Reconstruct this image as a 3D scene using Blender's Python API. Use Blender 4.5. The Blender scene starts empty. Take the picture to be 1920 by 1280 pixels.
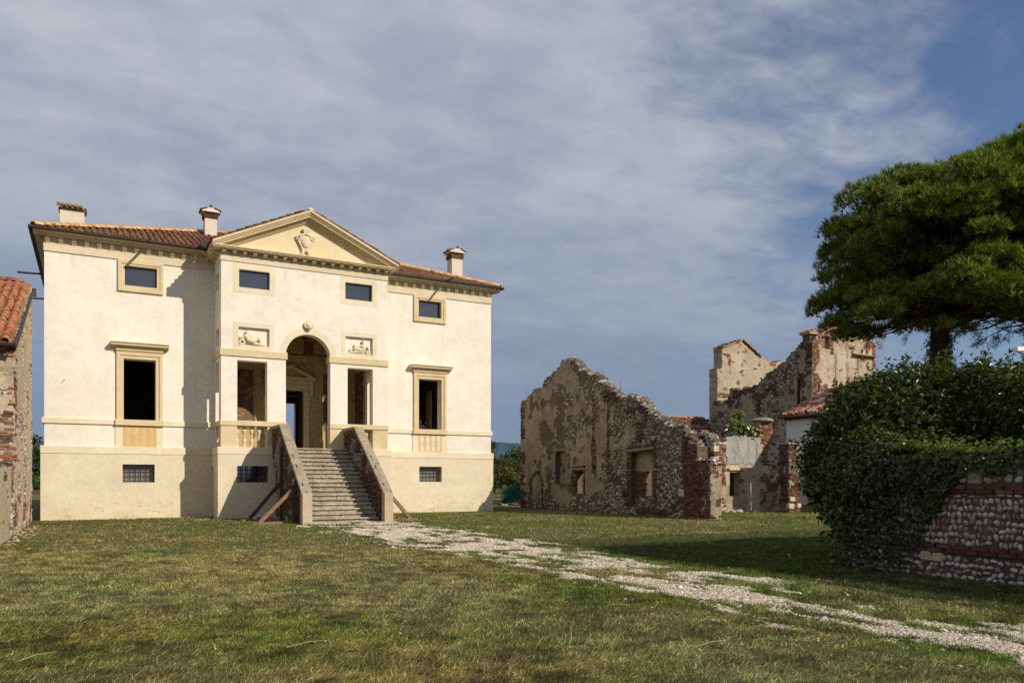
import bpy, bmesh, math, random
import numpy as np
from mathutils import Matrix, Vector

random.seed(7)
RNG = np.random.default_rng(7)
SC = bpy.context.scene
COL = SC.collection
R = math.radians
PI = math.pi

# ------------------------------------------------------------------ camera
cam_d = bpy.data.cameras.new("camera")
cam = bpy.data.objects.new("camera", cam_d)
COL.objects.link(cam)
cam.location = (0, 0, 1.6)
cam.rotation_euler = (R(90), 0, R(-28.43))
cam_d.sensor_width = 36
cam_d.lens = 27.19
cam_d.shift_y = 0.1339
cam_d.clip_start = 0.1
cam_d.clip_end = 20000
SC.camera = cam

# ------------------------------------------------------------------ light
SUN_AZ, SUN_EL = 32.5, 33.0          # azimuth from -Y towards +X
sunv = Vector((math.sin(R(SUN_AZ)) * math.cos(R(SUN_EL)), -math.cos(R(SUN_AZ)) * math.cos(R(SUN_EL)), math.sin(R(SUN_EL))))
sl = bpy.data.lights.new("sun", "SUN")
sl.energy = 4.45
sl.angle = R(0.5)
sl.color = (1.0, 0.905, 0.755)
so = bpy.data.objects.new("sun", sl)
COL.objects.link(so)
so.rotation_euler = sunv.to_track_quat('Z', 'Y').to_euler()

world = bpy.data.worlds.new("World")
SC.world = world
world.use_nodes = True
SC.view_settings.view_transform = 'Standard'
SC.view_settings.look = 'None'
SC.view_settings.exposure = 0.0
SC.view_settings.gamma = 1.0
SC.view_settings.use_curve_mapping = False
SC.cycles.max_bounces = 6
SC.cycles.diffuse_bounces = 3
SC.cycles.glossy_bounces = 3
SC.cycles.transmission_bounces = 4
SC.cycles.transparent_max_bounces = 4
SC.cycles.use_denoising = False
SC.cycles.sample_clamp_indirect = 4.0

def build_sky():
    nt = world.node_tree
    nt.nodes.clear()
    N, L = nt.nodes.new, nt.links.new
    out = N("ShaderNodeOutputWorld")
    bg = N("ShaderNodeBackground")
    bg.inputs[1].default_value = 0.074
    L(bg.outputs[0], out.inputs[0])
    sky = N("ShaderNodeTexSky")
    sky.sky_type = 'NISHITA'
    sky.sun_disc = False
    sky.sun_elevation = R(SUN_EL)
    sky.sun_rotation = R(180 - SUN_AZ)
    sky.altitude = 60
    sky.air_density = 1.0
    sky.dust_density = 0.7
    sky.ozone_density = 2.5
    tc = N("ShaderNodeTexCoord")
    sep = N("ShaderNodeSeparateXYZ")
    L(tc.outputs["Generated"], sep.inputs[0])
    zz = N("ShaderNodeMath"); zz.operation = 'MAXIMUM'; zz.inputs[1].default_value = 0.0
    L(sep.outputs[2], zz.inputs[0])
    za = N("ShaderNodeMath"); za.operation = 'ADD'; za.inputs[1].default_value = 0.16
    L(zz.outputs[0], za.inputs[0])
    dx = N("ShaderNodeMath"); dx.operation = 'DIVIDE'
    dy = N("ShaderNodeMath"); dy.operation = 'DIVIDE'
    L(sep.outputs[0], dx.inputs[0]); L(za.outputs[0], dx.inputs[1])
    L(sep.outputs[1], dy.inputs[0]); L(za.outputs[0], dy.inputs[1])
    cb = N("ShaderNodeCombineXYZ")
    L(dx.outputs[0], cb.inputs[0]); L(dy.outputs[0], cb.inputs[1])
    def noise(scale, detail, rough, dist, rot, sx, sy, off=(0, 0, 0)):
        mp = N("ShaderNodeMapping")
        mp.inputs["Rotation"].default_value = (0, 0, rot)
        mp.inputs["Scale"].default_value = (sx, sy, 1)
        mp.inputs["Location"].default_value = off
        L(cb.outputs[0], mp.inputs[0])
        n = N("ShaderNodeTexNoise")
        n.inputs["Scale"].default_value = scale
        n.inputs["Detail"].default_value = detail
        n.inputs["Roughness"].default_value = rough
        n.inputs["Distortion"].default_value = dist
        L(mp.outputs[0], n.inputs["Vector"])
        return n.outputs[0]
    def ramp(src, a, b, va=0.0, vb=1.0):
        m = N("ShaderNodeMapRange"); m.interpolation_type = 'SMOOTHSTEP'
        for i, v in enumerate((a, b, va, vb)): m.inputs[i + 1].default_value = v
        L(src, m.inputs[0]); return m.outputs[0]
    def math2(op, a, b):
        m = N("ShaderNodeMath"); m.operation = op
        for i, v in enumerate((a, b)):
            if isinstance(v, (int, float)): m.inputs[i].default_value = v
            else: L(v, m.inputs[i])
        return m.outputs[0]
    big = noise(0.55, 3, 0.5, 0.3, R(20), 1, 1, (3.1, 1.7, 0))
    mid = noise(1.5, 6, 0.54, 0.25, R(-10), 0.9, 1.15, (0.4, 5.2, 0))
    fine = noise(7.5, 5, 0.60, 0.3, R(15), 0.85, 1.15, (2.2, 0.3, 0))
    # the sheet of cloud thins out towards the east (+X) and overhead
    dot = N("ShaderNodeVectorMath"); dot.operation = 'DOT_PRODUCT'
    L(tc.outputs["Generated"], dot.inputs[0])
    dot.inputs[1].default_value = (0.85, -0.10, 0.50)
    side = ramp(dot.outputs["Value"], 0.46, 0.92, 0.50, -0.22)
    cov = math2('ADD', math2('ADD', math2('MULTIPLY', big, 0.75), math2('MULTIPLY', mid, 0.62)), side)
    cov = math2('ADD', cov, math2('MULTIPLY', fine, 0.42))
    mask = ramp(cov, 0.80, 1.26, 0.04, 0.97)
    shade = ramp(math2('ADD', math2('MULTIPLY', mid, 0.75), math2('MULTIPLY', fine, 0.34)), 0.36, 0.74)
    cm = N("ShaderNodeMix"); cm.data_type = 'RGBA'
    cm.inputs[6].default_value = (4.6, 5.15, 6.5, 1)
    cm.inputs[7].default_value = (7.6, 7.8, 8.5, 1)
    L(shade, cm.inputs[0])
    # low clouds are seen edge-on through more air: bluer and darker
    lowf = ramp(sep.outputs[2], -0.05, 0.50)
    lo = N("ShaderNodeMix"); lo.data_type = 'RGBA'
    lo.inputs[6].default_value = (2.5, 3.5, 5.2, 1)
    L(lowf, lo.inputs[0]); L(cm.outputs[2], lo.inputs[7])
    mx = N("ShaderNodeMix"); mx.data_type = 'RGBA'
    tint = N("ShaderNodeMix"); tint.data_type = 'RGBA'; tint.blend_type = 'MULTIPLY'; tint.inputs[0].default_value = 1.0
    tint.inputs[7].default_value = (1.02, 1.10, 1.25, 1); L(sky.outputs[0], tint.inputs[6])
    L(mask, mx.inputs[0]); L(tint.outputs[2], mx.inputs[6]); L(lo.outputs[2], mx.inputs[7])
    L(mx.outputs[2], bg.inputs[0])
build_sky()

# ------------------------------------------------------------------ helpers
def thing(name, label, cat, loc=(0, 0, 0), group=None):
    o = bpy.data.objects.new(name, None)
    COL.objects.link(o)
    o.location = loc
    o.empty_display_size = 0.3
    tag(o, label, cat, group)
    return o

def tag(o, label, cat, group=None):
    o["label"] = label
    o["category"] = cat
    if group: o["group"] = group
    return o

def put(o, parent=None):
    """link o; its own matrix stays a world matrix"""
    COL.objects.link(o)
    if parent is not None:
        o.parent = parent
        o.matrix_parent_inverse = world_of(parent).inverted()
    return o

def world_of(o):
    m = o.matrix_basis.copy()
    while o.parent:
        m = o.matrix_parent_inverse @ m
        o = o.parent
        m = o.matrix_basis @ m
    return m

class MB:
    def __init__(s):
        s.v, s.f, s.sm = [], [], False
    def face(s, pts):
        n = len(s.v)
        s.v += [tuple(p) for p in pts]
        s.f.append(tuple(range(n, n + len(pts))))
    def box(s, x0, x1, y0, y1, z0, z1):
        n = len(s.v)
        s.v += [(x0, y0, z0), (x1, y0, z0), (x1, y1, z0), (x0, y1, z0), (x0, y0, z1), (x1, y0, z1), (x1, y1, z1), (x0, y1, z1)]
        s.f += [tuple(n + i for i in q) for q in ((3, 2, 1, 0), (4, 5, 6, 7), (0, 1, 5, 4), (1, 2, 6, 5), (2, 3, 7, 6), (3, 0, 4, 7))]
        return s
    def prism(s, poly, a0, a1, axis):
        """extrude a 2-D polygon along an axis: 'x' -> poly is (y,z); 'y' -> (x,z); 'z' -> (x,y)"""
        def P(p, a):
            return {'x': (a, p[0], p[1]), 'y': (p[0], a, p[1]), 'z': (p[0], p[1], a)}[axis]
        n = len(s.v); k = len(poly)
        s.v += [P(p, a0) for p in poly] + [P(p, a1) for p in poly]
        s.f.append(tuple(range(n, n + k))[::-1]); s.f.append(tuple(range(n + k, n + 2 * k)))
        for i in range(k):
            j = (i + 1) % k
            s.f.append((n + i, n + j, n + k + j, n + k + i))
        return s
    def bar(s, p, q, w, h, up=(0, 0, 1)):
        p, q = Vector(p), Vector(q)
        d = (q - p).normalized()
        a = d.cross(Vector(up))
        if a.length < 1e-4: a = d.cross(Vector((1, 0, 0)))
        a.normalize(); b = a.cross(d)
        n = len(s.v)
        for c in (p, q):
            for u, v in ((-1, -1), (1, -1), (1, 1), (-1, 1)):
                s.v.append(tuple(c + a * u * w / 2 + b * v * h / 2))
        s.f += [tuple(n + i for i in t) for t in ((3, 2, 1, 0), (4, 5, 6, 7), (0, 1, 5, 4), (1, 2, 6, 5), (2, 3, 7, 6), (3, 0, 4, 7))]
        return s
    def tube(s, pts, rad, seg=8, cap=True):
        pts = [Vector(p) for p in pts]
        if not isinstance(rad, (list, tuple)): rad = [rad] * len(pts)
        n0 = len(s.v)
        prev = None
        for i, p in enumerate(pts):
            d = (pts[min(i + 1, len(pts) - 1)] - pts[max(i - 1, 0)]).normalized()
            a = d.cross(Vector((0, 0, 1))) if prev is None else prev - d * prev.dot(d)
            if a.length < 1e-3: a = d.cross(Vector((1, 0, 0)))
            a.normalize(); prev = a
            b = d.cross(a)
            for k in range(seg):
                t = 2 * PI * k / seg
                s.v.append(tuple(p + (a * math.cos(t) + b * math.sin(t)) * rad[i]))
        for i in range(len(pts) - 1):
            for k in range(seg):
                k2 = (k + 1) % seg
                s.f.append((n0 + i * seg + k, n0 + i * seg + k2, n0 + (i + 1) * seg + k2, n0 + (i + 1) * seg + k))
        if cap:
            s.f.append(tuple(n0 + k for k in range(seg))[::-1])
            s.f.append(tuple(n0 + (len(pts) - 1) * seg + k for k in range(seg)))
        return s
    def lathe(s, prof, cx, cy, seg=12):
        n0 = len(s.v)
        for r, z in prof:
            for k in range(seg):
                t = 2 * PI * k / seg
                s.v.append((cx + r * math.cos(t), cy + r * math.sin(t), z))
        for i in range(len(prof) - 1):
            for k in range(seg):
                k2 = (k + 1) % seg
                s.f.append((n0 + i * seg + k, n0 + i * seg + k2, n0 + (i + 1) * seg + k2, n0 + (i + 1) * seg + k))
        s.f.append(tuple(n0 + k for k in range(seg))[::-1])
        s.f.append(tuple(n0 + (len(prof) - 1) * seg + k for k in range(seg)))
        return s
    def ring(s, x0, x1, z0, z1, w, y0, y1, bottom=True):
        """rectangular frame facing -Y with bars of width w outside the opening"""
        s.box(x0 - w, x0, y0, y1, z0 - (w if bottom else 0), z1 + w)
        s.box(x1, x1 + w, y0, y1, z0 - (w if bottom else 0), z1 + w)
        s.box(x0, x1, y0, y1, z1, z1 + w)
        if bottom: s.box(x0, x1, y0, y1, z0 - w, z0)
        return s
    def mesh(s, name):
        me = bpy.data.meshes.new(name)
        me.from_pydata(s.v, [], s.f)
        me.update()
        return me
    def build(s, name, mat, parent=None, smooth=False, bevel=0.0, kind=None):
        me = s.mesh(name)
        me.materials.append(mat)
        if smooth: me.shade_smooth()
        o = bpy.data.objects.new(name, me)
        put(o, parent)
        if bevel:
            b = o.modifiers.new("bevel", 'BEVEL'); b.width = bevel; b.segments = 1; b.limit_method = 'ANGLE'
        if kind: o["kind"] = kind
        return o

def npmesh(name, V, F, mat, parent=None, cols=None, smooth=False, kind=None):
    V = np.asarray(V, dtype=np.float32); F = np.asarray(F, dtype=np.int32)
    me = bpy.data.meshes.new(name)
    m, k = F.shape
    me.vertices.add(len(V)); me.vertices.foreach_set("co", V.ravel())
    me.loops.add(m * k); me.loops.foreach_set("vertex_index", F.ravel())
    me.polygons.add(m)
    me.polygons.foreach_set("loop_start", np.arange(0, m * k, k, dtype=np.int32))
    me.polygons.foreach_set("loop_total", np.full(m, k, dtype=np.int32))
    me.polygons.foreach_set("use_smooth", np.full(m, smooth, dtype=bool))
    if cols is not None:
        c = np.ones((len(V), 4), dtype=np.float32); c[:, :3] = cols
        a = me.attributes.new("tint", 'FLOAT_COLOR', 'POINT')
        a.data.foreach_set("color", c.ravel())
    me.update(calc_edges=True); me.validate()
    me.materials.append(mat)
    o = bpy.data.objects.new(name, me)
    put(o, parent)
    if kind: o["kind"] = kind
    return o

def copies(base, mats, parent, name=None):
    """objects that share base's mesh at the given world matrices"""
    out = []
    for m in mats:
        o = base.copy(); o.name = name or base.name
        o.parent = None
        COL.objects.link(o)
        o.parent = parent
        o.matrix_parent_inverse = world_of(parent).inverted()
        o.matrix_basis = m
        out.append(o)
    return out

def stamp(tv, tf, mats):
    """numpy: many transformed copies of a template in one vertex/face array"""
    tv = np.asarray(tv, dtype=np.float32); tf = np.asarray(tf, dtype=np.int32)
    M = np.asarray(mats, dtype=np.float32)
    V = np.einsum('nij,kj->nki', M[:, :3, :3], tv) + M[:, None, :3, 3]
    F = tf[None] + (np.arange(len(M)) * len(tv))[:, None, None]
    return V.reshape(-1, 3), F.reshape(-1, tf.shape[1])

def hashn(ix, iy, seed):
    h = (ix.astype(np.int64) * 374761393 + iy.astype(np.int64) * 668265263 + seed * 982451653) & 0xFFFFFFFF
    h = ((h ^ (h >> 13)) * 1274126177) & 0xFFFFFFFF
    h = h ^ (h >> 16)
    return (h & 0xFFFF) / 65535.0
def vnoise(x, y, seed=0):
    x = np.asarray(x, dtype=float); y = np.asarray(y, dtype=float)
    ix, iy = np.floor(x), np.floor(y)
    fx, fy = x - ix, y - iy
    fx = fx * fx * (3 - 2 * fx); fy = fy * fy * (3 - 2 * fy)
    a, b = hashn(ix, iy, seed), hashn(ix + 1, iy, seed)
    c, d = hashn(ix, iy + 1, seed), hashn(ix + 1, iy + 1, seed)
    return (a * (1 - fx) + b * fx) * (1 - fy) + (c * (1 - fx) + d * fx) * fy
def fbm(x, y, seed=0, oct=4):
    s = 0; a = 0.5; t = 0
    x = np.asarray(x, dtype=float); y = np.asarray(y, dtype=float)
    for i in range(oct):
        s = s + a * vnoise(x * 2 ** i, y * 2 ** i, seed + i * 17); t += a; a *= 0.5
    return s / t

# ------------------------------------------------------------------ materials
class NT:
    def __init__(s, name):
        s.m = bpy.data.materials.new(name); s.m.use_nodes = True
        s.t = s.m.node_tree; s.t.nodes.clear()
        s.out = s.n("ShaderNodeOutputMaterial")
        s.geo = s.n("ShaderNodeNewGeometry")
        s.pos = s.geo.outputs["Position"]
    def n(s, k): return s.t.nodes.new(k)
    def l(s, a, b): s.t.links.new(a, b)
    def set(s, sock, v):
        if hasattr(v, "is_output"): s.l(v, sock)
        elif isinstance(v, (tuple, list)) and len(v) == 3 and sock.type == 'RGBA': sock.default_value = (*v, 1)
        else: sock.default_value = v
    def noise(s, scale, detail=5, rough=0.6, stretch=(1, 1, 1), dist=0.0, off=(0, 0, 0)):
        mp = s.n("ShaderNodeMapping"); mp.inputs["Scale"].default_value = stretch; mp.inputs["Location"].default_value = off
        s.l(s.pos, mp.inputs[0])
        n = s.n("ShaderNodeTexNoise")
        for k, v in (("Scale", scale), ("Detail", detail), ("Roughness", rough), ("Distortion", dist)): n.inputs[k].default_value = v
        s.l(mp.outputs[0], n.inputs["Vector"])
        return n.outputs[0]
    def voro(s, scale, stretch=(1, 1, 1), feature='F1', out="Distance"):
        mp = s.n("ShaderNodeMapping"); mp.inputs["Scale"].default_value = stretch
        s.l(s.pos, mp.inputs[0])
        n = s.n("ShaderNodeTexVoronoi"); n.feature = feature
        n.inputs["Scale"].default_value = scale
        s.l(mp.outputs[0], n.inputs["Vector"])
        return n.outputs[out]
    def rng(s, src, a, b, va=0.0, vb=1.0):
        m = s.n("ShaderNodeMapRange"); m.interpolation_type = 'SMOOTHSTEP'
        s.l(src, m.inputs[0])
        for i, v in enumerate((a, b, va, vb)): m.inputs[i + 1].default_value = v
        return m.outputs[0]
    def mix(s, f, a, b, blend='MIX'):
        m = s.n("ShaderNodeMix"); m.data_type = 'RGBA'; m.blend_type = blend
        s.set(m.inputs[0], f); s.set(m.inputs[6], a); s.set(m.inputs[7], b)
        return m.outputs[2]
    def math(s, op, a, b=0.0):
        m = s.n("ShaderNodeMath"); m.operation = op
        s.set(m.inputs[0], a); s.set(m.inputs[1], b)
        return m.outputs[0]
    def hsv(s, col, h=0.5, sat=1.0, v=1.0):
        m = s.n("ShaderNodeHueSaturation")
        s.set(m.inputs["Hue"], h); s.set(m.inputs["Saturation"], sat); s.set(m.inputs["Value"], v); s.set(m.inputs["Color"], col)
        return m.outputs[0]
    def attr(s, name="tint"):
        a = s.n("ShaderNodeAttribute"); a.attribute_name = name
        return a.outputs["Color"]
    def rand(s): return s.n("ShaderNodeObjectInfo").outputs["Random"]
    def z(s):
        q = s.n("ShaderNodeSeparateXYZ"); s.l(s.pos, q.inputs[0]); return q.outputs[2]
    def bump(s, h, strength=0.3, dist=0.02, prev=None):
        b = s.n("ShaderNodeBump"); b.inputs["Strength"].default_value = strength; b.inputs["Distance"].default_value = dist
        s.l(h, b.inputs["Height"])
        if prev is not None: s.l(prev, b.inputs["Normal"])
        return b.outputs[0]
    def done(s, col, rough=0.85, normal=None, spec=0.25, metal=0.0):
        p = s.n("ShaderNodeBsdfPrincipled")
        s.set(p.inputs["Base Color"], col); s.set(p.inputs["Roughness"], rough)
        p.inputs["Specular IOR Level"].default_value = spec; p.inputs["Metallic"].default_value = metal
        if normal is not None: s.l(normal, p.inputs["Normal"])
        s.l(p.outputs[0], s.out.inputs[0])
        return s.m

def stucco(name, a, b, stain, stain_amt=0.35, streak=0.25, bump=0.35, stain_scale=0.9):
    t = NT(name)
    c = t.mix(t.rng(t.noise(0.7, 5, 0.6), 0.32, 0.7), a, b)
    c = t.mix(t.math('MULTIPLY', t.rng(t.noise(stain_scale, 7, 0.68, (1, 1, 1.4), 0.4, (7, 3, 1)), 0.52, 0.74), stain_amt), c, stain)
    st = t.rng(t.noise(2.2, 5, 0.6, (1, 1, 0.10), 0.0, (2, 9, 4)), 0.52, 0.78)
    c = t.mix(t.math('MULTIPLY', st, streak), c, stain)
    if name == "cream_stucco":
        zz = t.z()
        dr = t.rng(t.noise(4.5, 5, 0.62, (1, 1, 0.06), 0.1, (1, 6, 2)), 0.50, 0.70)
        up = t.math('ADD', t.rng(zz, 9.3, 10.3), t.math('MULTIPLY', t.rng(zz, 2.85, 3.3, 1.0, 0.0), 0.8))
        c = t.mix(t.math('MULTIPLY', t.math('MULTIPLY', dr, up), 0.38), c, (0.50, 0.44, 0.34))
        pt = t.rng(t.noise(0.9, 3, 0.4, (1, 1, 0.7), 0.2, (21, 3, 5)), 0.60, 0.615)
        c = t.mix(t.math('MULTIPLY', pt, 0.22), c, (0.80, 0.70, 0.54))
    fine = t.noise(9, 5, 0.7)
    c = t.hsv(c, v=t.rng(t.noise(2.2, 4, 0.55), 0.3, 0.7, 0.955, 1.03))
    c = t.hsv(c, v=t.rng(fine, 0.25, 0.75, 0.95, 1.04))
    n = t.bump(t.noise(5, 6, 0.62, (1, 1, 2.2)), bump, 0.03)
    n = t.bump(t.noise(45, 4, 0.6), 0.04, 0.01, n)
    return t.done(c, 0.92, n, 0.12)

M = {}
M["stucco"] = stucco("cream_stucco", (0.82, 0.765, 0.66), (0.76, 0.70, 0.59), (0.62, 0.56, 0.46), 0.40, 0.32, 0.22)
def podium_stucco():
    t = NT("podium_stucco")
    c = t.mix(t.rng(t.noise(0.6, 5, 0.6), 0.32, 0.7), (0.74, 0.655, 0.49), (0.67, 0.58, 0.425))
    c = t.mix(t.math('MULTIPLY', t.rng(t.noise(0.8, 7, 0.68, (1, 1, 1.4), 0.4, (7, 3, 1)), 0.50, 0.72), 0.5), c, (0.53, 0.46, 0.34))
    zz = t.z()
    low = t.math('MULTIPLY', t.rng(zz, 0.3, 1.1, 1.0, 0.0), t.rng(t.noise(2.6, 6, 0.7, (1, 1, 1.6), 0.8), 0.56, 0.60))
    c = t.mix(t.math('MULTIPLY', low, 0.55), c, (0.44, 0.31, 0.18))
    edge = t.math('MULTIPLY', t.rng(zz, 0.0, 0.45, 1.0, 0.0), t.rng(t.noise(1.3, 5, 0.6), 0.35, 0.65))
    c = t.mix(t.math('MULTIPLY', edge, 0.35), c, (0.62, 0.44, 0.20))
    c = t.hsv(c, v=t.rng(t.noise(9, 5, 0.7), 0.25, 0.75, 0.92, 1.06))
    n = t.bump(t.noise(4, 6, 0.62), 0.4, 0.03)
    n = t.bump(low, -0.3, 0.01, n)
    return t.done(c, 0.92, n, 0.1)
M["podium"] = podium_stucco()
M["trim"] = stucco("warm_stone_trim", (0.69, 0.56, 0.35), (0.62, 0.50, 0.31), (0.50, 0.35, 0.16), 0.5, 0.25, 0.2, 1.6)
M["frieze"] = stucco("pale_stone_trim", (0.70, 0.60, 0.43), (0.64, 0.54, 0.37), (0.52, 0.42, 0.26), 0.4, 0.3, 0.2, 1.6)
M["band"] = stucco("painted_border", (0.77, 0.68, 0.50), (0.71, 0.62, 0.45), (0.58, 0.45, 0.25), 0.4, 0.1, 0.25, 1.6)
M["tymp"] = stucco("pediment_stucco", (0.75, 0.64, 0.42), (0.70, 0.58, 0.36), (0.56, 0.44, 0.26), 0.4, 0.1, 0.2)
M["ochre"] = stucco("ochre_plaster", (0.62, 0.40, 0.15), (0.66, 0.47, 0.22), (0.45, 0.28, 0.10), 0.6, 0.5, 0.2, 1.4)
M["peach"] = stucco("peach_plaster", (0.68, 0.50, 0.30), (0.64, 0.44, 0.24), (0.52, 0.36, 0.2), 0.5, 0.4, 0.2, 1.4)
M["carved"] = stucco("carved_stone", (0.74, 0.64, 0.46), (0.69, 0.58, 0.41), (0.5, 0.4, 0.25), 0.3, 0.1, 0.2, 3)
M["inner"] = stucco("loggia_plaster", (0.60, 0.45, 0.24), (0.50, 0.36, 0.17), (0.34, 0.23, 0.10), 0.5, 0.3, 0.2)
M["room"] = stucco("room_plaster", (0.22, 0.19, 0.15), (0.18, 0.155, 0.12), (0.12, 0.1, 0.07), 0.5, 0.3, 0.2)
M["white"] = stucco("white_render", (0.74, 0.75, 0.77), (0.70, 0.71, 0.73), (0.58, 0.58, 0.58), 0.3, 0.3, 0.15)
M["chim"] = stucco("chimney_render", (0.72, 0.64, 0.52), (0.66, 0.58, 0.46), (0.5, 0.43, 0.33), 0.4, 0.3, 0.3, 2)

def tile_mat(name, cols, moss=0.35, mosscol=(0.16, 0.13, 0.09), lich=(0.42, 0.36, 0.24)):
    t = NT(name)
    r = t.rand()
    rp = t.n("ShaderNodeValToRGB"); rp.color_ramp.interpolation = 'CONSTANT'
    e = rp.color_ramp.elements
    for i, c in enumerate(cols):
        el = e[i] if i < 2 else e.new(i / len(cols))
        el.position = i / len(cols); el.color = (*c, 1)
    w = t.n("ShaderNodeTexWhiteNoise"); w.noise_dimensions = '3D'
    sn = t.n("ShaderNodeVectorMath"); sn.operation = 'SNAP'; sn.inputs[1].default_value = (0.24, 0.33, 0.5)
    t.l(t.pos, sn.inputs[0]); t.l(sn.outputs[0], w.inputs["Vector"])
    t.l(t.math('FRACT', t.math('ADD', r, w.outputs[0])), rp.inputs[0])
    c = rp.outputs[0]
    c = t.mix(t.math('MULTIPLY', t.rng(t.noise(5, 6, 0.7), 0.48, 0.66), moss), c, mosscol)
    c = t.mix(t.math('MULTIPLY', t.rng(t.noise(11, 6, 0.7, off=(3, 1, 2)), 0.56, 0.68), moss * 1.1), c, lich)
    c = t.hsv(c, v=t.rng(t.noise(30, 4, 0.6), 0.3, 0.7, 0.8, 1.15))
    return t.done(c, 0.88, t.bump(t.noise(40, 5, 0.7), 0.3, 0.01), 0.2)
M["tile"] = tile_mat("old_roof_tile", [(0.145, 0.058, 0.032), (0.20, 0.078, 0.040), (0.105, 0.052, 0.034), (0.24, 0.10, 0.05), (0.14, 0.072, 0.045), (0.28, 0.135, 0.075)], 0.6)
M["tile_barn"] = tile_mat("orange_roof_tile", [(0.36, 0.115, 0.045), (0.31, 0.10, 0.045), (0.40, 0.15, 0.06), (0.29, 0.12, 0.06), (0.37, 0.17, 0.085)], 0.5)
M["tile_new"] = tile_mat("new_roof_tile", [(0.42, 0.10, 0.05), (0.36, 0.09, 0.045), (0.60, 0.42, 0.33), (0.40, 0.13, 0.06), (0.62, 0.50, 0.42), (0.33, 0.09, 0.05)], 0.25)
M["tile_ridge"] = tile_mat("ochre_ridge_tile", [(0.62, 0.37, 0.12), (0.57, 0.31, 0.10), (0.66, 0.43, 0.18), (0.50, 0.25, 0.09)], 0.2)
M["tile_moss"] = tile_mat("mossy_tile", [(0.26, 0.14, 0.06), (0.22, 0.13, 0.05), (0.30, 0.17, 0.06)], 0.9, (0.13, 0.11, 0.03), (0.34, 0.28, 0.08))

def plain(name, col, rough=0.7, var=0.25, scale=6, bump=0.2, spec=0.3, metal=0.0, stretch=(1, 1, 1)):
    t = NT(name)
    c = t.hsv(col, v=t.rng(t.noise(scale, 6, 0.65, stretch), 0.25, 0.75, 1 - var, 1 + var))
    return t.done(c, rough, t.bump(t.noise(scale * 5, 5, 0.65, stretch), bump, 0.01), spec, metal)
M["gutter"] = plain("dark_copper_gutter", (0.045, 0.032, 0.028), 0.55, 0.3, 5, 0.1, 0.4)
M["iron"] = plain("rusted_iron", (0.035, 0.03, 0.03), 0.7, 0.3, 9, 0.2)
M["glass"] = plain("window_glass", (0.012, 0.014, 0.017), 0.06, 0.1, 1, 0.0, 1.0)
M["glass"].node_tree.nodes["Principled BSDF"].inputs["IOR"].default_value = 2.0
M["dusty"] = plain("dusty_glass", (0.20, 0.20, 0.20), 0.35, 0.3, 3, 0.0, 0.5)
M["darkwood"] = plain("dark_wood", (0.045, 0.028, 0.018), 0.6, 0.4, 4, 0.3, 0.3, 0, (6, 6, 0.6))
M["shutter"] = plain("brown_shutter", (0.15, 0.085, 0.05), 0.6, 0.3, 4, 0.3, 0.3, 0, (8, 8, 0.5))
M["beamwood"] = plain("ceiling_wood", (0.13, 0.075, 0.035), 0.75, 0.4, 3, 0.3, 0.2, 0, (4, 0.5, 4))
M["prop"] = plain("weathered_timber", (0.25, 0.155, 0.10), 0.85, 0.4, 4, 0.5, 0.1, 0, (1, 5, 5))
M["post"] = plain("dark_timber", (0.085, 0.06, 0.045), 0.85, 0.4, 4, 0.5, 0.1, 0, (5, 5, 1))
M["lintel"] = plain("grey_brown_lintel", (0.26, 0.19, 0.115), 0.85, 0.35, 4, 0.4, 0.1, 0, (5, 1, 5))
M["palestone"] = plain("pale_quoin", (0.55, 0.44, 0.26), 0.9, 0.25, 4, 0.4, 0.1)
M["lampwhite"] = plain("lamp_white", (0.75, 0.76, 0.76), 0.4, 0.05, 3, 0.0)
M["steel"] = plain("galvanised_pole", (0.3, 0.31, 0.32), 0.45, 0.1, 4, 0.05, 0.5, 0.6)
M["netting"] = plain("green_netting", (0.02, 0.075, 0.05), 0.7, 0.4, 5, 0.2)

def vmat(name, rough=0.9, scale=14, var=0.25, bump=0.4, dist=0.02, spec=0.15):
    t = NT(name)
    c = t.hsv(t.attr(), v=t.rng(t.noise(scale, 6, 0.65), 0.28, 0.72, 1 - var, 1 + var))
    return t.done(c, rough, t.bump(t.noise(scale * 2.2, 6, 0.7), bump, dist), spec)
M["stones"] = vmat("river_cobble", 0.85, 12, 0.22, 0.25, 0.01)
M["bricks"] = vmat("old_brick", 0.92, 10, 0.35, 0.5, 0.02)
M["cap"] = vmat("lime_capping", 0.95, 9, 0.25, 0.6, 0.03)
M["pebble"] = vmat("pebble", 0.8, 20, 0.12, 0.15, 0.005)

def objcol(name, cols, var=0.25, scale=10, bump=0.4, rough=0.9):
    """colour picked per object among cols"""
    t = NT(name)
    rp = t.n("ShaderNodeValToRGB"); rp.color_ramp.interpolation = 'CONSTANT'
    e = rp.color_ramp.elements
    for i, c in enumerate(cols):
        el = e[i] if i < 2 else e.new(i / len(cols))
        el.position = i / len(cols); el.color = (*c, 1)
    t.l(t.rand(), rp.inputs[0])
    c = t.hsv(rp.outputs[0], v=t.rng(t.noise(scale, 6, 0.65), 0.28, 0.72, 1 - var, 1 + var))
    return t.done(c, rough, t.bump(t.noise(scale * 2.5, 6, 0.7), bump, 0.01), 0.15)
STONES = [(0.44, 0.40, 0.34), (0.36, 0.325, 0.275), (0.50, 0.455, 0.385), (0.30, 0.265, 0.225), (0.40, 0.325, 0.24), (0.53, 0.49, 0.43), (0.22, 0.185, 0.155), (0.43, 0.34, 0.22), (0.26, 0.16, 0.11)]
M["cobble"] = objcol("wall_cobble", STONES, 0.22, 16, 0.3)
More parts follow.
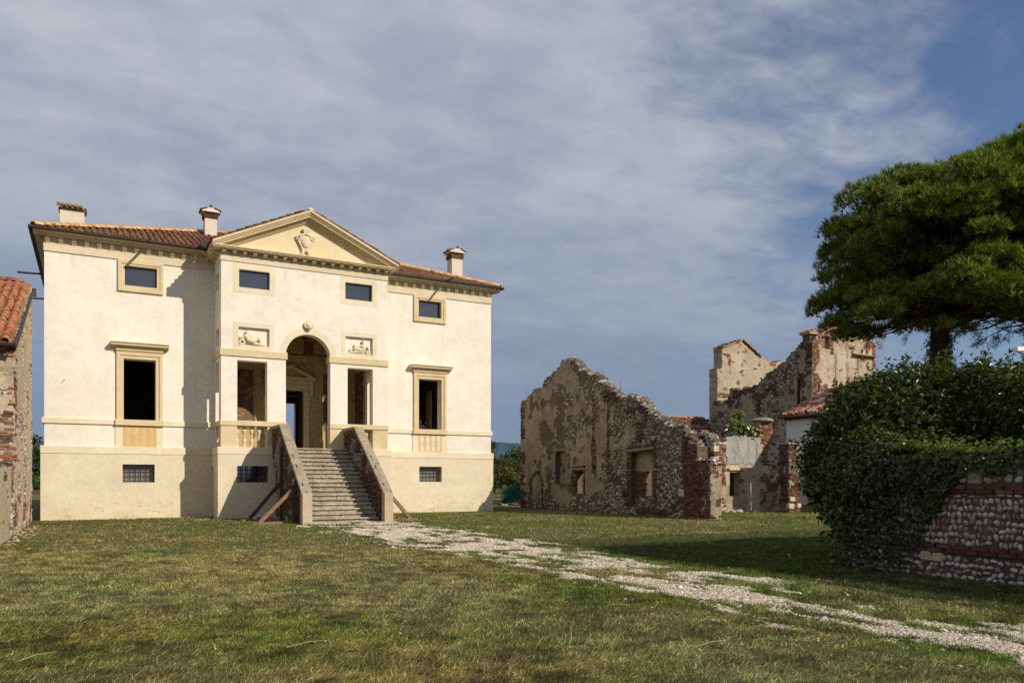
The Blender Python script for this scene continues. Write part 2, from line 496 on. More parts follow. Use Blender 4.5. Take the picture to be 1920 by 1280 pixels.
M["wallbrick"] = objcol("band_brick", [(0.12, 0.05, 0.034), (0.095, 0.042, 0.03), (0.14, 0.062, 0.042), (0.085, 0.044, 0.034), (0.16, 0.088, 0.062)], 0.35, 9, 0.5)
def step_mat():
    t = NT("worn_step_stone")
    c = t.mix(t.rng(t.noise(2.5, 6, 0.65), 0.35, 0.68), (0.46, 0.40, 0.30), (0.33, 0.28, 0.205))
    c = t.mix(t.math('MULTIPLY', t.rng(t.noise(6, 7, 0.7, (1, 1, 2)), 0.48, 0.62), 0.68), c, (0.15, 0.125, 0.09))
    c = t.mix(t.math('MULTIPLY', t.rng(t.noise(9, 5, 0.7, off=(4, 4, 4)), 0.58, 0.68), 0.6), c, (0.64, 0.6, 0.52))
    c = t.hsv(c, v=t.math('ADD', 0.86, t.math('MULTIPLY', t.rand(), 0.28)))
    return t.done(c, 0.9, t.bump(t.noise(14, 7, 0.72), 0.6, 0.03), 0.12)
M["step"] = step_mat()
def coping_mat():
    t = NT("lichened_coping")
    c = t.mix(t.rng(t.noise(2.0, 6, 0.65), 0.35, 0.68), (0.36, 0.30, 0.215), (0.26, 0.21, 0.145))
    c = t.mix(t.math('MULTIPLY', t.rng(t.noise(7, 7, 0.7), 0.52, 0.64), 0.7), c, (0.13, 0.115, 0.09))
    c = t.mix(t.math('MULTIPLY', t.rng(t.noise(12, 5, 0.7, off=(4, 4, 4)), 0.58, 0.66), 0.6), c, (0.55, 0.52, 0.45))
    return t.done(c, 0.92, t.bump(t.noise(14, 7, 0.72), 0.7, 0.03), 0.1)
M["coping"] = coping_mat()
M["newel"] = stucco("newel_stone", (0.56, 0.45, 0.31), (0.48, 0.38, 0.25), (0.30, 0.22, 0.13), 0.5, 0.7, 0.5, 2.5)

def plaster_mat(name, a, b, c3, dark=(0.10, 0.085, 0.07), streak=0.6):
    t = NT(name)
    c = t.mix(t.rng(t.noise(0.8, 6, 0.65), 0.33, 0.66), a, b)
    c = t.mix(t.math('MULTIPLY', t.rng(t.noise(2.4, 7, 0.7, off=(5, 2, 8)), 0.52, 0.66), 0.7), c, c3)
    st = t.rng(t.noise(1.7, 6, 0.65, (1, 1, 0.13), 0.2, (2, 9, 4)), 0.54, 0.74)
    c = t.mix(t.math('MULTIPLY', st, streak), c, dark)
    c = t.mix(t.math('MULTIPLY', t.rng(t.noise(18, 6, 0.75), 0.60, 0.68), 0.55), c, dark)
    c = t.hsv(c, v=t.rng(t.noise(7, 6, 0.7), 0.25, 0.75, 0.78, 1.18))
    n = t.bump(t.noise(6, 7, 0.68), 0.7, 0.05)
    n = t.bump(t.noise(40, 5, 0.7), 0.3, 0.01, n)
    return t.done(c, 0.95, n, 0.08)
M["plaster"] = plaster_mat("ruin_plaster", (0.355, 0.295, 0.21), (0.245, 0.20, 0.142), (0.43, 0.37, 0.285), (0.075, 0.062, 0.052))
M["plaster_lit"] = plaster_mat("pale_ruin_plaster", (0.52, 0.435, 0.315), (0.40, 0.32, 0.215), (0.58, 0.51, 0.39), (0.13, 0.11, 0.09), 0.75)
def grey_plaster():
    t = NT("grey_streaked_plaster")
    c = t.mix(t.rng(t.noise(1.2, 6, 0.65), 0.35, 0.66), (0.44, 0.42, 0.38), (0.33, 0.32, 0.30))
    s1 = t.rng(t.noise(5.0, 6, 0.7, (1, 1, 0.16), 0.5, (2, 9, 4)), 0.45, 0.72)
    c = t.mix(t.math('MULTIPLY', s1, 0.72), c, (0.075, 0.072, 0.072))
    c = t.mix(t.math('MULTIPLY', t.rng(t.noise(3.0, 6, 0.7, off=(6, 6, 6)), 0.55, 0.68), 0.7), c, (0.40, 0.34, 0.25))
    c = t.hsv(c, v=t.rng(t.noise(12, 6, 0.7), 0.25, 0.75, 0.75, 1.15))
    return t.done(c, 0.95, t.bump(t.noise(9, 7, 0.7), 0.6, 0.03), 0.08)
M["plaster_grey"] = grey_plaster()
M["plaster_barn"] = plaster_mat("barn_plaster", (0.50, 0.41, 0.28), (0.43, 0.345, 0.22), (0.58, 0.50, 0.37), (0.14, 0.115, 0.09), 0.5)
M["mortar"] = plaster_mat("rubble_mortar", (0.17, 0.13, 0.09), (0.12, 0.09, 0.065), (0.23, 0.185, 0.135), (0.07, 0.055, 0.045), 0.5)
M["mortar_pale"] = plaster_mat("pale_mortar", (0.40, 0.32, 0.22), (0.33, 0.26, 0.18), (0.45, 0.38, 0.28), (0.12, 0.1, 0.08), 0.4)
M["mortar_dark"] = plaster_mat("earth_mortar", (0.13, 0.10, 0.075), (0.10, 0.08, 0.06), (0.17, 0.135, 0.10), (0.04, 0.035, 0.03), 0.3)

def fresco(name, seed, sky=True):
    t = NT(name)
    a = t.noise(1.1, 6, 0.65, (1, 1, 1.6), 0.8, (seed, seed * 2.1, 0))
    b = t.noise(2.3, 6, 0.7, (1, 1, 1.2), 0.5, (seed * 3, 1, seed))
    c = t.mix(t.rng(a, 0.38, 0.62), (0.055, 0.065, 0.085), (0.23, 0.10, 0.05))
    c = t.mix(t.rng(b, 0.5, 0.68), c, (0.34, 0.24, 0.13))
    low = t.rng(t.math('ADD', t.z(), t.math('MULTIPLY', b, 0.9)), 4.5, 5.2, 1.0, 0.0)
    c = t.mix(t.math('MULTIPLY', low, 0.75), c, (0.17, 0.17, 0.11))
    c = t.mix(t.math('MULTIPLY', t.rng(t.noise(6, 6, 0.7), 0.55, 0.66), 0.5), c, (0.30, 0.25, 0.17))
    return t.done(c, 0.9, None, 0.1)
M["fresco"] = fresco("painted_landscape", 1.3)
M["fresco2"] = fresco("painted_figures", 4.7)

def lawn_mat():
    t = NT("dry_mown_lawn")
    c = t.mix(t.rng(t.noise(0.35, 6, 0.62), 0.36, 0.64), (0.163, 0.146, 0.065), (0.121, 0.127, 0.040))
    c = t.mix(t.math('MULTIPLY', t.rng(t.noise(1.4, 7, 0.68, off=(3, 3, 0)), 0.48, 0.66), 0.75), c, (0.178, 0.127, 0.071))
    c = t.mix(t.math('MULTIPLY', t.rng(t.noise(4.5, 7, 0.72, off=(8, 1, 0)), 0.52, 0.66), 0.7), c, (0.225, 0.198, 0.109))
    c = t.mix(t.math('MULTIPLY', t.rng(t.noise(3.2, 7, 0.72, off=(1, 8, 0)), 0.55, 0.68), 0.75), c, (0.070, 0.050, 0.028))
    c = t.mix(t.math('MULTIPLY', t.rng(t.noise(0.8, 5, 0.6, off=(11, 4, 0)), 0.56, 0.68), 0.6), c, (0.116, 0.171, 0.028))
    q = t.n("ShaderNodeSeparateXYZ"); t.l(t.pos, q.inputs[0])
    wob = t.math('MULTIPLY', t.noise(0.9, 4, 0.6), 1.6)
    shade_green = t.math('MULTIPLY', t.rng(t.math('ADD', q.outputs[0], wob), 10.2, 11.6), t.rng(q.outputs[1], 17.5, 14.0))
    c = t.mix(t.math('MULTIPLY', shade_green, 0.85), c, (0.048, 0.062, 0.012))  # greener ground, with the hedge's shade put into its colour
    c = t.hsv(c, v=t.rng(t.noise(38, 5, 0.75, (1, 2.4, 1)), 0.3, 0.7, 0.6, 1.35))
    c = t.hsv(c, v=t.rng(t.noise(130, 4, 0.8, (1, 2.0, 1)), 0.32, 0.68, 0.35, 1.5))
    n = t.bump(t.noise(9, 7, 0.75), 0.9, 0.07)
    n = t.bump(t.noise(60, 4, 0.7, (1, 2, 1)), 0.7, 0.02, n)
    return t.done(c, 0.95, n, 0.05)
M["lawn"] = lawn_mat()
def soil_mat():
    t = NT("ploughed_soil")
    c = t.mix(t.rng(t.noise(1.2, 7, 0.7), 0.35, 0.65), (0.16, 0.085, 0.045), (0.10, 0.055, 0.03))
    return t.done(c, 0.95, t.bump(t.noise(3, 7, 0.7), 1.0, 0.2), 0.05)
M["soil"] = soil_mat()
def gravelbed():
    t = NT("gravel_bed")
    v = t.voro(42, out="Color")
    sp = t.n("ShaderNodeSeparateColor"); t.l(v, sp.inputs[0])
    c = t.mix(sp.outputs[0], (0.33, 0.28, 0.21), (0.50, 0.45, 0.37))
    c = t.mix(t.math('MULTIPLY', t.rng(t.noise(2.2, 6, 0.7), 0.52, 0.68), 0.6), c, (0.19, 0.145, 0.085))
    return t.done(c, 0.9, t.bump(t.voro(42), -0.8, 0.02), 0.1)
M["gravel"] = gravelbed()
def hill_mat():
    t = NT("hazy_wooded_hill")
    c = t.mix(t.rng(t.noise(0.004, 6, 0.6), 0.35, 0.65), (0.05, 0.085, 0.12), (0.065, 0.10, 0.14))  # blue of distant haze is mixed into the hill colour
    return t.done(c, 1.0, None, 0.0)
M["hill"] = hill_mat()
M["crop"] = plain("field_crop", (0.06, 0.085, 0.022), 0.95, 0.4, 0.6, 0.5, 0.05)

def leaf_mat(name, trans=0.35, gloss=0.08, rough=0.35, tcol=1.5):
    t = NT(name)
    col = t.attr()
    d = t.n("ShaderNodeBsdfDiffuse"); t.l(col, d.inputs[0])
    tr = t.n("ShaderNodeBsdfTranslucent")
    tc = t.mix(1.0, col, (tcol, tcol * 1.0, tcol * 0.35), 'MULTIPLY'); t.l(tc, tr.inputs[0])
    mx = t.n("ShaderNodeMixShader"); mx.inputs[0].default_value = trans
    t.l(d.outputs[0], mx.inputs[1]); t.l(tr.outputs[0], mx.inputs[2])
    g = t.n("ShaderNodeBsdfGlossy"); g.inputs["Roughness"].default_value = rough
    g.inputs[0].default_value = (0.9, 0.95, 0.9, 1)
    m2 = t.n("ShaderNodeMixShader"); m2.inputs[0].default_value = gloss
    t.l(mx.outputs[0], m2.inputs[1]); t.l(g.outputs[0], m2.inputs[2])
    t.l(m2.outputs[0], t.out.inputs[0])
    return t.m
M["leaf"] = leaf_mat("laurel_leaf", 0.30, 0.045, 0.26)
M["ivy"] = leaf_mat("ivy_leaf", 0.3, 0.035, 0.35)
M["needle"] = leaf_mat("pine_needle", 0.35, 0.03, 0.5)
M["far_leaf"] = leaf_mat("tree_leaf", 0.35, 0.02, 0.5)
M["blade"] = leaf_mat("grass_blade", 0.3, 0.02, 0.6, 1.2)
M["bark"] = plain("pine_bark", (0.055, 0.035, 0.024), 0.95, 0.5, 5, 1.0, 0.1, 0, (2, 2, 0.6))

# ------------------------------------------------------------------ ground
def structure(o):
    o["kind"] = "structure"; return o

def ground_z(x, y):
    x = np.asarray(x, float); y = np.asarray(y, float)
    r = (fbm(x * 0.35, y * 0.35, 5, 3) - 0.5) * 0.10 + (fbm(x * 1.6, y * 1.6, 9, 3) - 0.5) * 0.035
    fade = np.clip((27.0 - y) / 6.0, 0.12, 1)
    return r * fade - 0.01

def make_ground():
    def axis(lo, hi, step, far):
        a = [lo]
        while a[-1] < hi: a.append(a[-1] + step)
        s = step; p = a[-1]; up = []
        while p < far: s *= 1.5; p += s; up.append(p)
        s = step; p = lo; dn = []
        while p > -far: s *= 1.5; p -= s; dn.append(p)
        return np.array(dn[::-1] + a + up)
    xs, ys = axis(-8, 26, 0.22, 6000), axis(2, 38, 0.22, 9000)
    X, Y = np.meshgrid(xs, ys, indexing='ij')
    Z = ground_z(X, Y)
    Z[(np.abs(X) > 60) | (Y > 70) | (Y < -40)] = 0
    V = np.stack([X, Y, Z], -1).reshape(-1, 3)
    ny = len(ys)
    i, j = np.meshgrid(np.arange(len(xs) - 1), np.arange(ny - 1), indexing='ij')
    a = (i * ny + j).ravel()
    F = np.stack([a, a + ny, a + ny + 1, a + 1], -1)
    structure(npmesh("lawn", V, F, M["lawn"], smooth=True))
make_ground()

PATH = [(32.0, 6.75, 9.55), (27.4, 6.45, 9.85), (22.2, 6.45, 9.75), (17.5, 6.5, 9.6), (13.4, 6.5, 9.5), (10.4, 6.5, 9.3), (8.2, 6.6, 8.95), (6.4, 6.75, 8.8), (4.0, 6.6, 8.7), (1.0, 6.3, 8.6)]
def path_mask(x, y):
    """> 0 where gravel shows"""
    py = np.array([p[0] for p in PATH][::-1]); pl = np.array([p[1] for p in PATH][::-1]); pr = np.array([p[2] for p in PATH][::-1])
    l = np.interp(y, py, pl); r = np.interp(y, py, pr)
    e = np.minimum(x - l, r - x)
    n = (fbm(x * 1.1, y * 0.5, 21, 4) - 0.5) * 1.45 + (fbm(x * 3.4, y * 1.7, 33, 3) - 0.5) * 1.9
    return np.minimum(e, 0.9) * 0.80 + n * 1.25 - 0.45

def make_path():
    st = 0.11
    xs = np.arange(5.9, 10.4, st); ys = np.arange(1.0, 28.1, st)
    X, Y = np.meshgrid(xs, ys, indexing='ij')
    Xj = X + RNG.uniform(-.03, .03, X.shape); Yj = Y + RNG.uniform(-.03, .03, X.shape)
    ok = path_mask(X + st / 2, Y + st / 2) > 0.06
    Z = ground_z(Xj, Yj) + 0.008
    V = np.stack([Xj, Yj, Z], -1).reshape(-1, 3)
    ny = len(ys)
    i, j = np.where(ok[:-1, :-1])
    a = i * ny + j
    structure(npmesh("gravel_path", V, np.stack([a, a + ny, a + ny + 1, a + 1], -1), M["gravel"], smooth=True))
    # pebbles
    n = 290000
    y = 3.5 + 24.5 * RNG.random(n) ** 1.35
    x = RNG.uniform(5.9, 10.3, n)
    pm = path_mask(x, y)
    keep = pm > RNG.normal(0.06, 0.16, n)
    keep |= (RNG.random(n) < 0.004)
    x, y = x[keep], y[keep]
    n = len(x)
    s = RNG.lognormal(math.log(0.0098), 0.36, n) * (1 + y * 0.030)
    t = 0.5 * (1 + 5 ** .5)
    oct_v = np.array([(1, 0, 0), (-1, 0, 0), (0, 1, 0), (0, -1, 0), (0, 0, 1), (.62, .62, .45), (-.62, .62, .45), (.62, -.62, .45), (-.62, -.62, .45)], dtype=float)
    oct_f = np.array([(4, 5, 6), (4, 6, 8), (4, 8, 7), (4, 7, 5), (0, 2, 5), (2, 6, 5), (2, 1, 6), (1, 8, 6), (1, 3, 8), (3, 7, 8), (3, 0, 7), (0, 5, 7)])
    ang = RNG.uniform(0, 2 * PI, n)
    M4 = np.zeros((n, 4, 4))
    el = RNG.uniform(0.7, 1.5, n); hh = RNG.uniform(0.5, 0.95, n)
    M4[:, 0, 0] = np.cos(ang) * s * el; M4[:, 0, 1] = -np.sin(ang) * s
    M4[:, 1, 0] = np.sin(ang) * s * el; M4[:, 1, 1] = np.cos(ang) * s
    M4[:, 2, 2] = s * hh
    M4[:, 2, 0] = RNG.uniform(-.3, .3, n) * s
    M4[:, 0, 3] = x; M4[:, 1, 3] = y; M4[:, 2, 3] = ground_z(x, y) + 0.012
    V, F = stamp(oct_v, oct_f, M4)
    pal = np.array([(0.50, 0.43, 0.34), (0.56, 0.50, 0.41), (0.40, 0.34, 0.26), (0.50, 0.39, 0.26), (0.33, 0.29, 0.24), (0.62, 0.57, 0.49), (0.24, 0.20, 0.16), (0.44, 0.38, 0.30)])
    c = pal[RNG.integers(0, len(pal), n)] * RNG.uniform(0.9, 1.3, (n, 1))
    npmesh("gravel", V, F, M["pebble"], cols=np.repeat(c, len(oct_v), 0), kind="stuff")
make_path()

def in_shade_zone(x, y): return (x > 10)

def make_grass():
    # a band of blades whose density falls with distance; lighter clippings lie flat
    parts = []
    fx, fy = math.sin(R(28.43)), math.cos(R(28.43))
    def scatter(n, d0, d1, power):
        d = d0 + (d1 - d0) * RNG.random(n) ** power
        lat = RNG.uniform(-0.69, 0.69, n) * d
        return d * fx + lat * fy, d * fy - lat * fx, d
    for n, d0, d1, pw in ((760000, 5.2, 17, 1.45), (260000, 13, 37, 1.15)):
        x, y, d = scatter(n, d0, d1, pw)
        ok = (y < 34.4) & ~((x > 4.4) & (x < 11.5) & (y > 32.7)) & ~((x > 6.4) & (x < 9.8) & (y > 27.6))
        ok &= ~((x < -2.0) & (y > 20)) & ~((x > 12.0) & (y < 9.4)) & ~((x > 21.2) & (x < 21.8) & (y > 22.9))
        pm = path_mask(x, y)
        ok &= (pm < RNG.normal(0.02, 0.14, n)) | (RNG.random(n) < 0.03)
        # clumps: bare patches where the noise is low
        cl = fbm(x * 2.3, y * 2.3, 51, 4)
        ok &= cl > RNG.uniform(0.08, 0.52, n)
        parts.append((x[ok], y[ok], d[ok], pm[ok]))
    x = np.concatenate([p[0] for p in parts]); y = np.concatenate([p[1] for p in parts])
    d = np.concatenate([p[2] for p in parts]); pm = np.concatenate([p[3] for p in parts])
    n = len(x)
    green = fbm(x * 0.5, y * 0.5, 71, 4)
    nearpath = np.exp(-np.abs(pm + 0.25) * 1.5) * ((x > 5.4) & (x < 11.2))
    pg = np.clip((green - 0.47) * 3.2 + nearpath * 0.95 + (x > 10.2) * 0.45 + np.exp(-np.abs(y - 34.2)) * 0.3, 0.10, 0.92)
    isg = RNG.random(n) < pg
    straw = (RNG.random(n) < 0.35) & ~isg
    L = np.where(isg, RNG.uniform(0.02, 0.055, n), RNG.uniform(0.03, 0.085, n)) * (0.8 + d * 0.028)
    L *= np.where(isg & (nearpath > 0.45), 1.35, 1.0)
    W = RNG.uniform(0.0018, 0.0045, n) * (0.70 + d * 0.062)
    tilt = np.where(isg, RNG.uniform(0.15, 1.0, n), RNG.uniform(0.9, 1.53, n))
    # clippings are combed into swathes by the mower
    sw = (fbm(x * 0.25, y * 0.25, 91, 2) - 0.5) * 3.5 + 0.5
    az = np.where(isg, RNG.uniform(0, 2 * PI, n), sw + RNG.normal(0, 0.9, n))
    dirv = np.stack([np.sin(tilt) * np.cos(az), np.sin(tilt) * np.sin(az), np.cos(tilt)], -1)
    side = np.stack([-np.sin(az), np.cos(az), RNG.uniform(-.5, .5, n)], -1)
    base = np.stack([x, y, ground_z(x, y) + np.where(isg, 0, RNG.uniform(0.0, 0.022, n))], -1)
    V = np.stack([base - side * W[:, None], base + side * W[:, None], base + dirv * L[:, None]], 1).reshape(-1, 3)
    F = np.arange(n * 3).reshape(-1, 3)
    g = np.array([(0.099, 0.147, 0.022), (0.136, 0.192, 0.029), (0.072, 0.109, 0.019), (0.176, 0.200, 0.045)])
    b = np.array([(0.216, 0.179, 0.090), (0.160, 0.141, 0.072), (0.200, 0.189, 0.112), (0.144, 0.109, 0.058), (0.120, 0.112, 0.048)])
    s = np.array([(0.400, 0.328, 0.176), (0.320, 0.288, 0.160), (0.352, 0.272, 0.136)])
    c = np.where(isg[:, None], g[RNG.integers(0, 4, n)], np.where(straw[:, None], s[RNG.integers(0, 3, n)], b[RNG.integers(0, 5, n)]))
    mott = fbm(x * 1.3, y * 1.3, 81, 4); mot2 = fbm(x * .45 + 7, y * .45, 82, 3); mot3 = fbm(x * 5, y * 5, 83, 3)
    tone = np.clip(1 + (mott - .5) * .75 + (mot3 - .5) * 2.0, .35, 1.8)
    hue = np.stack([1 + (mot2 - .5) * .35, 1 + 0 * x, 1 - (mot2 - .5) * .2], -1)
    shade_turf = (x > 9.55) & (y < 17) & (x + fbm(x, y, 86, 3) * 2 > 10.3)
    c = np.where((shade_turf & ~isg & (RNG.random(n) < .75))[:, None], np.array([.075, .105, .014]), c)
    c = np.where(shade_turf[:, None], c * .55, c)  # green blades darkened: hedge shadow painted into their tint
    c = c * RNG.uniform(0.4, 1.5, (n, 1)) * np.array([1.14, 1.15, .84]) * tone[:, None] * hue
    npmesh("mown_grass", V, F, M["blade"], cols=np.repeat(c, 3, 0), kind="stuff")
    # a few long pale stalks left on the lawn
    mb = MB()
    for px, py, a, l in ((1.6, 7.4, 0.2, .45), (5.0, 5.6, .1, .5), (3.2, 8.6, 2.4, .35), (2.2, 9.4, 1.1, .3), (5.9, 7.8, 2.8, .3), (4.1, 6.4, .8, .25), (0.6, 8.2, 1.3, .35), (6.0, 6.6, .5, .3), (-0.6, 8.0, .7, .4), (2.7, 6.6, 1.9, .25)):
        z = float(ground_z(px, py)) + .03
        mb.tube([(px, py, z), (px + math.cos(a) * l * .5, py + math.sin(a) * l * .5, z + .025), (px + math.cos(a) * l, py + math.sin(a) * l, z + .01)], [.004, .0035, .002], 4)
    mb.build("cut_stalks", plain("straw", (0.34, 0.30, 0.17), .9, .2), None, kind="stuff")
make_grass()

# ------------------------------------------------------------------ pieces shared by several builders
def tile_template(L=0.46, r0=0.105, r1=0.085, seg=5, th=0.014):
    """barrel cover tile; x across, y up the slope, z out; lower (wide) end at y=0"""
    v, f = [], []
    for y, r in ((0, r0), (L, r1)):
        for k in range(seg + 1):
            a = PI * k / seg
            v.append((math.cos(a) * r, y, math.sin(a) * r * 1.0))
        for k in range(seg + 1):
            a = PI * k / seg
            v.append((math.cos(a) * (r - th), y, math.sin(a) * (r - th) * 0.85))
    s = seg + 1
    for k in range(seg):
        f.append((k, k + 1, 2 * s + k + 1, 2 * s + k))              # outside
        f.append((k, s + k, s + k + 1, k + 1))                       # lower rim
    return v, f

def frame_matrix(e, s, n, p):
    return Matrix(((e[0], s[0], n[0], p[0]), (e[1], s[1], n[1], p[1]), (e[2], s[2], n[2], p[2]), (0, 0, 0, 1)))

def tile_roof(roof, mat, P0, e, s, width, depth, pitch, expo, accept, n_single, rnd, L=None, r=None, name="roof_tile", lift=0.0):
    """cover tiles on the plane through P0 spanned by e (along the eave) and s (up the slope)"""
    P0, e, s = Vector(P0), Vector(e).normalized(), Vector(s).normalized()
    n = e.cross(s).normalized()
    L = L or expo * 1.25; r = r or pitch * 0.37
    tv, tf = tile_template(L, r, r * 0.82)
    ms = []
    rr = random.Random(rnd)
    for i in range(int(width / pitch)):
        for j in range(int(depth / expo)):
            a, b = (i + 0.5) * pitch, j * expo
            if not accept(a, b): continue
            p = P0 + e * (a + rr.uniform(-.012, .012)) + s * (b + rr.uniform(-.02, .02)) + n * (lift + 0.018 + rr.uniform(-.006, .008))
            ya = rr.uniform(-.05, .05); pa = -0.035 + rr.uniform(-.02, .02)
            m = frame_matrix(e, s, n, p) @ Matrix.Rotation(ya, 4, 'Z') @ Matrix.Rotation(pa, 4, 'X')
            ms.append(m)
    ms.sort(key=lambda m: (m.translation - Vector((0, 0, 1.6))).length)
    one, rest = ms[:n_single], ms[n_single:]
    if one:
        me = bpy.data.meshes.new(name); me.from_pydata(tv, [], tf); me.update(); me.shade_smooth(); me.materials.append(mat)
        for m in one:
            o = bpy.data.objects.new(name, me); put(o, roof); o.matrix_basis = m
    if rest:
        V, F = stamp(tv, tf, [np.array(m) for m in rest])
        npmesh("roof_tiling", V, F, mat, roof, smooth=True, kind="stuff")

def dome_template(seg=8, rings=3, q=1.0):
    """flat-backed rounded stone: x,y in the wall plane (radius 1), z out (height 1)"""
    v, f = [(0, 0, 1.0)], []
    for i in range(1, rings + 1):
        a = PI / 2 * i / rings
        for k in range(seg):
            t = 2 * PI * k / seg
            v.append((math.sin(a) * math.cos(t), math.sin(a) * math.sin(t), math.cos(a)))
    for k in range(seg):
        f.append((0, 1 + k, 1 + (k + 1) % seg))
    for i in range(rings - 1):
        for k in range(seg):
            a, b = 1 + i * seg + k, 1 + i * seg + (k + 1) % seg
            f.append((a, a + seg, b + seg)); f.append((a, b + seg, b))
    return np.array(v), np.array(f)

BRICK_V = np.array([(-.5, -.5, -1), (.5, -.5, -1), (.5, .5, -1), (-.5, .5, -1), (-.5, -.5, 0), (.5, -.5, 0), (.5, .5, 0), (-.5, .5, 0)], float)
BRICK_F = np.array([(4, 5, 6, 7), (0, 1, 5, 4), (1, 2, 6, 5), (2, 3, 7, 6), (3, 0, 4, 7)])

COB_PAL = np.array(STONES)
COB_RUIN = np.array([(0.40, 0.35, 0.28), (0.33, 0.285, 0.225), (0.46, 0.41, 0.34), (0.25, 0.21, 0.165), (0.36, 0.29, 0.20), (0.20, 0.165, 0.13), (0.50, 0.46, 0.40)])
BRK_PAL = np.array([(0.15, 0.058, 0.038), (0.12, 0.048, 0.034), (0.175, 0.078, 0.052), (0.09, 0.044, 0.034), (0.20, 0.11, 0.075), (0.13, 0.066, 0.047), (0.07, 0.046, 0.038), (0.16, 0.115, 0.085)])
CAP_PAL = np.array([(0.52, 0.49, 0.44), (0.42, 0.39, 0.34), (0.58, 0.55, 0.50), (0.30, 0.27, 0.23), (0.22, 0.19, 0.16)])

def ruin_wall(root, face, at, u0, u1, top, thick, holes=(), zone=None, cell=0.17, seed=1, mats=("mortar", "plaster"),
              cap=True, brick_len=0.27, cob=0.17, jag=0.10, brick_pal=BRK_PAL, cob_pal=COB_RUIN, zmax=None, body="masonry", cap_pal=CAP_PAL, fine=0.10, plaster_lift=0.03):
    """rubble wall whose visible face looks along -X (face 'x', plane X=at) or -Y ('y').
    u runs along the wall, v up; top(u) is the broken outline; zone(u,v): 0 plaster, 1 cobbles, 2 bricks, 3 bare mortar."""
    rng = np.random.default_rng(seed)
    if face == 'x':
        def W(u, v, w): return np.stack([at - w, u, v], -1)
        ax = np.array([[0, 0, -1], [1, 0, 0], [0, 1, 0]], float)       # columns u,v,w -> xyz
    else:
        def W(u, v, w): return np.stack([u, at - w, v], -1)
        ax = np.array([[1, 0, 0], [0, 0, -1], [0, 1, 0]], float)
    us_t = np.linspace(u0, u1, 60)
    vmax = zmax or (max(float(top(u)) for u in us_t) + 0.3)
    def lines(a, b, crit, step):
        cs = sorted(set([a, b] + [c for c in crit if a < c < b])); out = []
        for p, q in zip(cs[:-1], cs[1:]):
            k = max(1, round((q - p) / step)); out += list(np.linspace(p, q, k, endpoint=False))
        return np.array(out + [b])
    topv = np.vectorize(top)
    def crest(u):
        return ((vnoise(u / (cell * 1.3), u * 0 + 0.5, seed + 3) - 0.5) * 2 * jag + (vnoise(u / .55, u * 0 + .5, seed + 4) - .5) * 2.2 * jag) * (.25 + 1.3 * vnoise(u / 1.4, u * 0 + .5, seed + 5))
    def inside(u, v):
        t = topv(u) + crest(u)
        ok = (v < t) & (u > u0) & (u < u1)
        for h in holes: ok &= ~((u > h[0]) & (u < h[1]) & (v > h[2]) & (v < h[3]))
        return ok
    def sheet(step, fill, w_front, w_back, name, mat, jit, wj, smooth=False):
        us = lines(u0, u1, [c for h in holes for c in h[:2]], step)
        vs = lines(-0.1, vmax, [c for h in holes for c in h[2:]], step)
        cu, cv = (us[:-1] + us[1:]) / 2, (vs[:-1] + vs[1:]) / 2
        CU, CV = np.meshgrid(cu, cv, indexing='ij')
        solid = fill(CU, CV)
        U, Vv = np.meshgrid(us, vs, indexing='ij')
        hold = np.ones(U.shape)
        for h in holes:
            near = (U > h[0] - .03) & (U < h[1] + .03) & (Vv > h[2] - .03) & (Vv < h[3] + .03)
            hold[near] = 0.15
        U = U + rng.uniform(-1, 1, U.shape) * jit * hold; Vv = Vv + rng.uniform(-1, 1, U.shape) * jit * hold
        wf = w_front + (fbm(U * 1.5, Vv * 1.5, seed + 8, 3) - .5) * wj * 2 + rng.uniform(-1, 1, U.shape) * wj * .35
        A = W(U, Vv, wf).reshape(-1, 3); B = W(U, Vv, np.full(U.shape, w_back)).reshape(-1, 3)
        nv = len(vs); NA = len(A)
        def vid(i, j): return i * nv + j
        S = np.pad(solid, 1)
        i, j = np.where(solid)
        a, b, c, d = vid(i, j), vid(i + 1, j), vid(i + 1, j + 1), vid(i, j + 1)
        FF = [np.stack([a, b, c, d], -1), np.stack([d, c, b, a], -1) + NA]
        for di, dj, (p, q) in ((-1, 0, (3, 0)), (1, 0, (1, 2)), (0, -1, (0, 1)), (0, 1, (2, 3))):
            m = ~S[i + 1 + di, j + 1 + dj]
            cn = [a, b, c, d]
            p_, q_ = cn[p][m], cn[q][m]
            FF.append(np.stack([q_, p_, p_ + NA, q_ + NA], -1))
        F = np.concatenate(FF)
        V = np.concatenate([A, B])
        used = np.unique(F); remap = np.zeros(len(V), int); remap[used] = np.arange(len(used))
        return npmesh(name, V[used], remap[F], M[mat], root, smooth=smooth)
    sheet(cell, inside, 0.0, -thick, body, mats[0], cell * 0.22, 0.025)
    if zone is None: zone = lambda u, v: np.zeros(np.shape(u), int)
    pl = lambda u, v: inside(u, v + 0.06) & (zone(u, v) == 0)
    if np.any(pl(*np.meshgrid(np.linspace(u0, u1, 50), np.linspace(0, vmax, 50)))):
        sheet(fine, pl, plaster_lift, -0.01, "plaster", mats[1], fine * 0.35, 0.012)
    def orient(u, v, w, su, sv, sw, rot):
        n = len(u)
        m = np.zeros((n, 4, 4)); c, s = np.cos(rot), np.sin(rot)
        l = np.zeros((n, 3, 3))
        l[:, 0, 0] = c * su; l[:, 1, 0] = s * su; l[:, 0, 1] = -s * sv; l[:, 1, 1] = c * sv; l[:, 2, 2] = sw
        m[:, :3, :3] = np.einsum('ij,njk->nik', ax, l)
        m[:, :3, 3] = W(u, v, w)
        return m
    # cobbles in rough courses
    U, Vv = [], []
    v = cob * 0.4
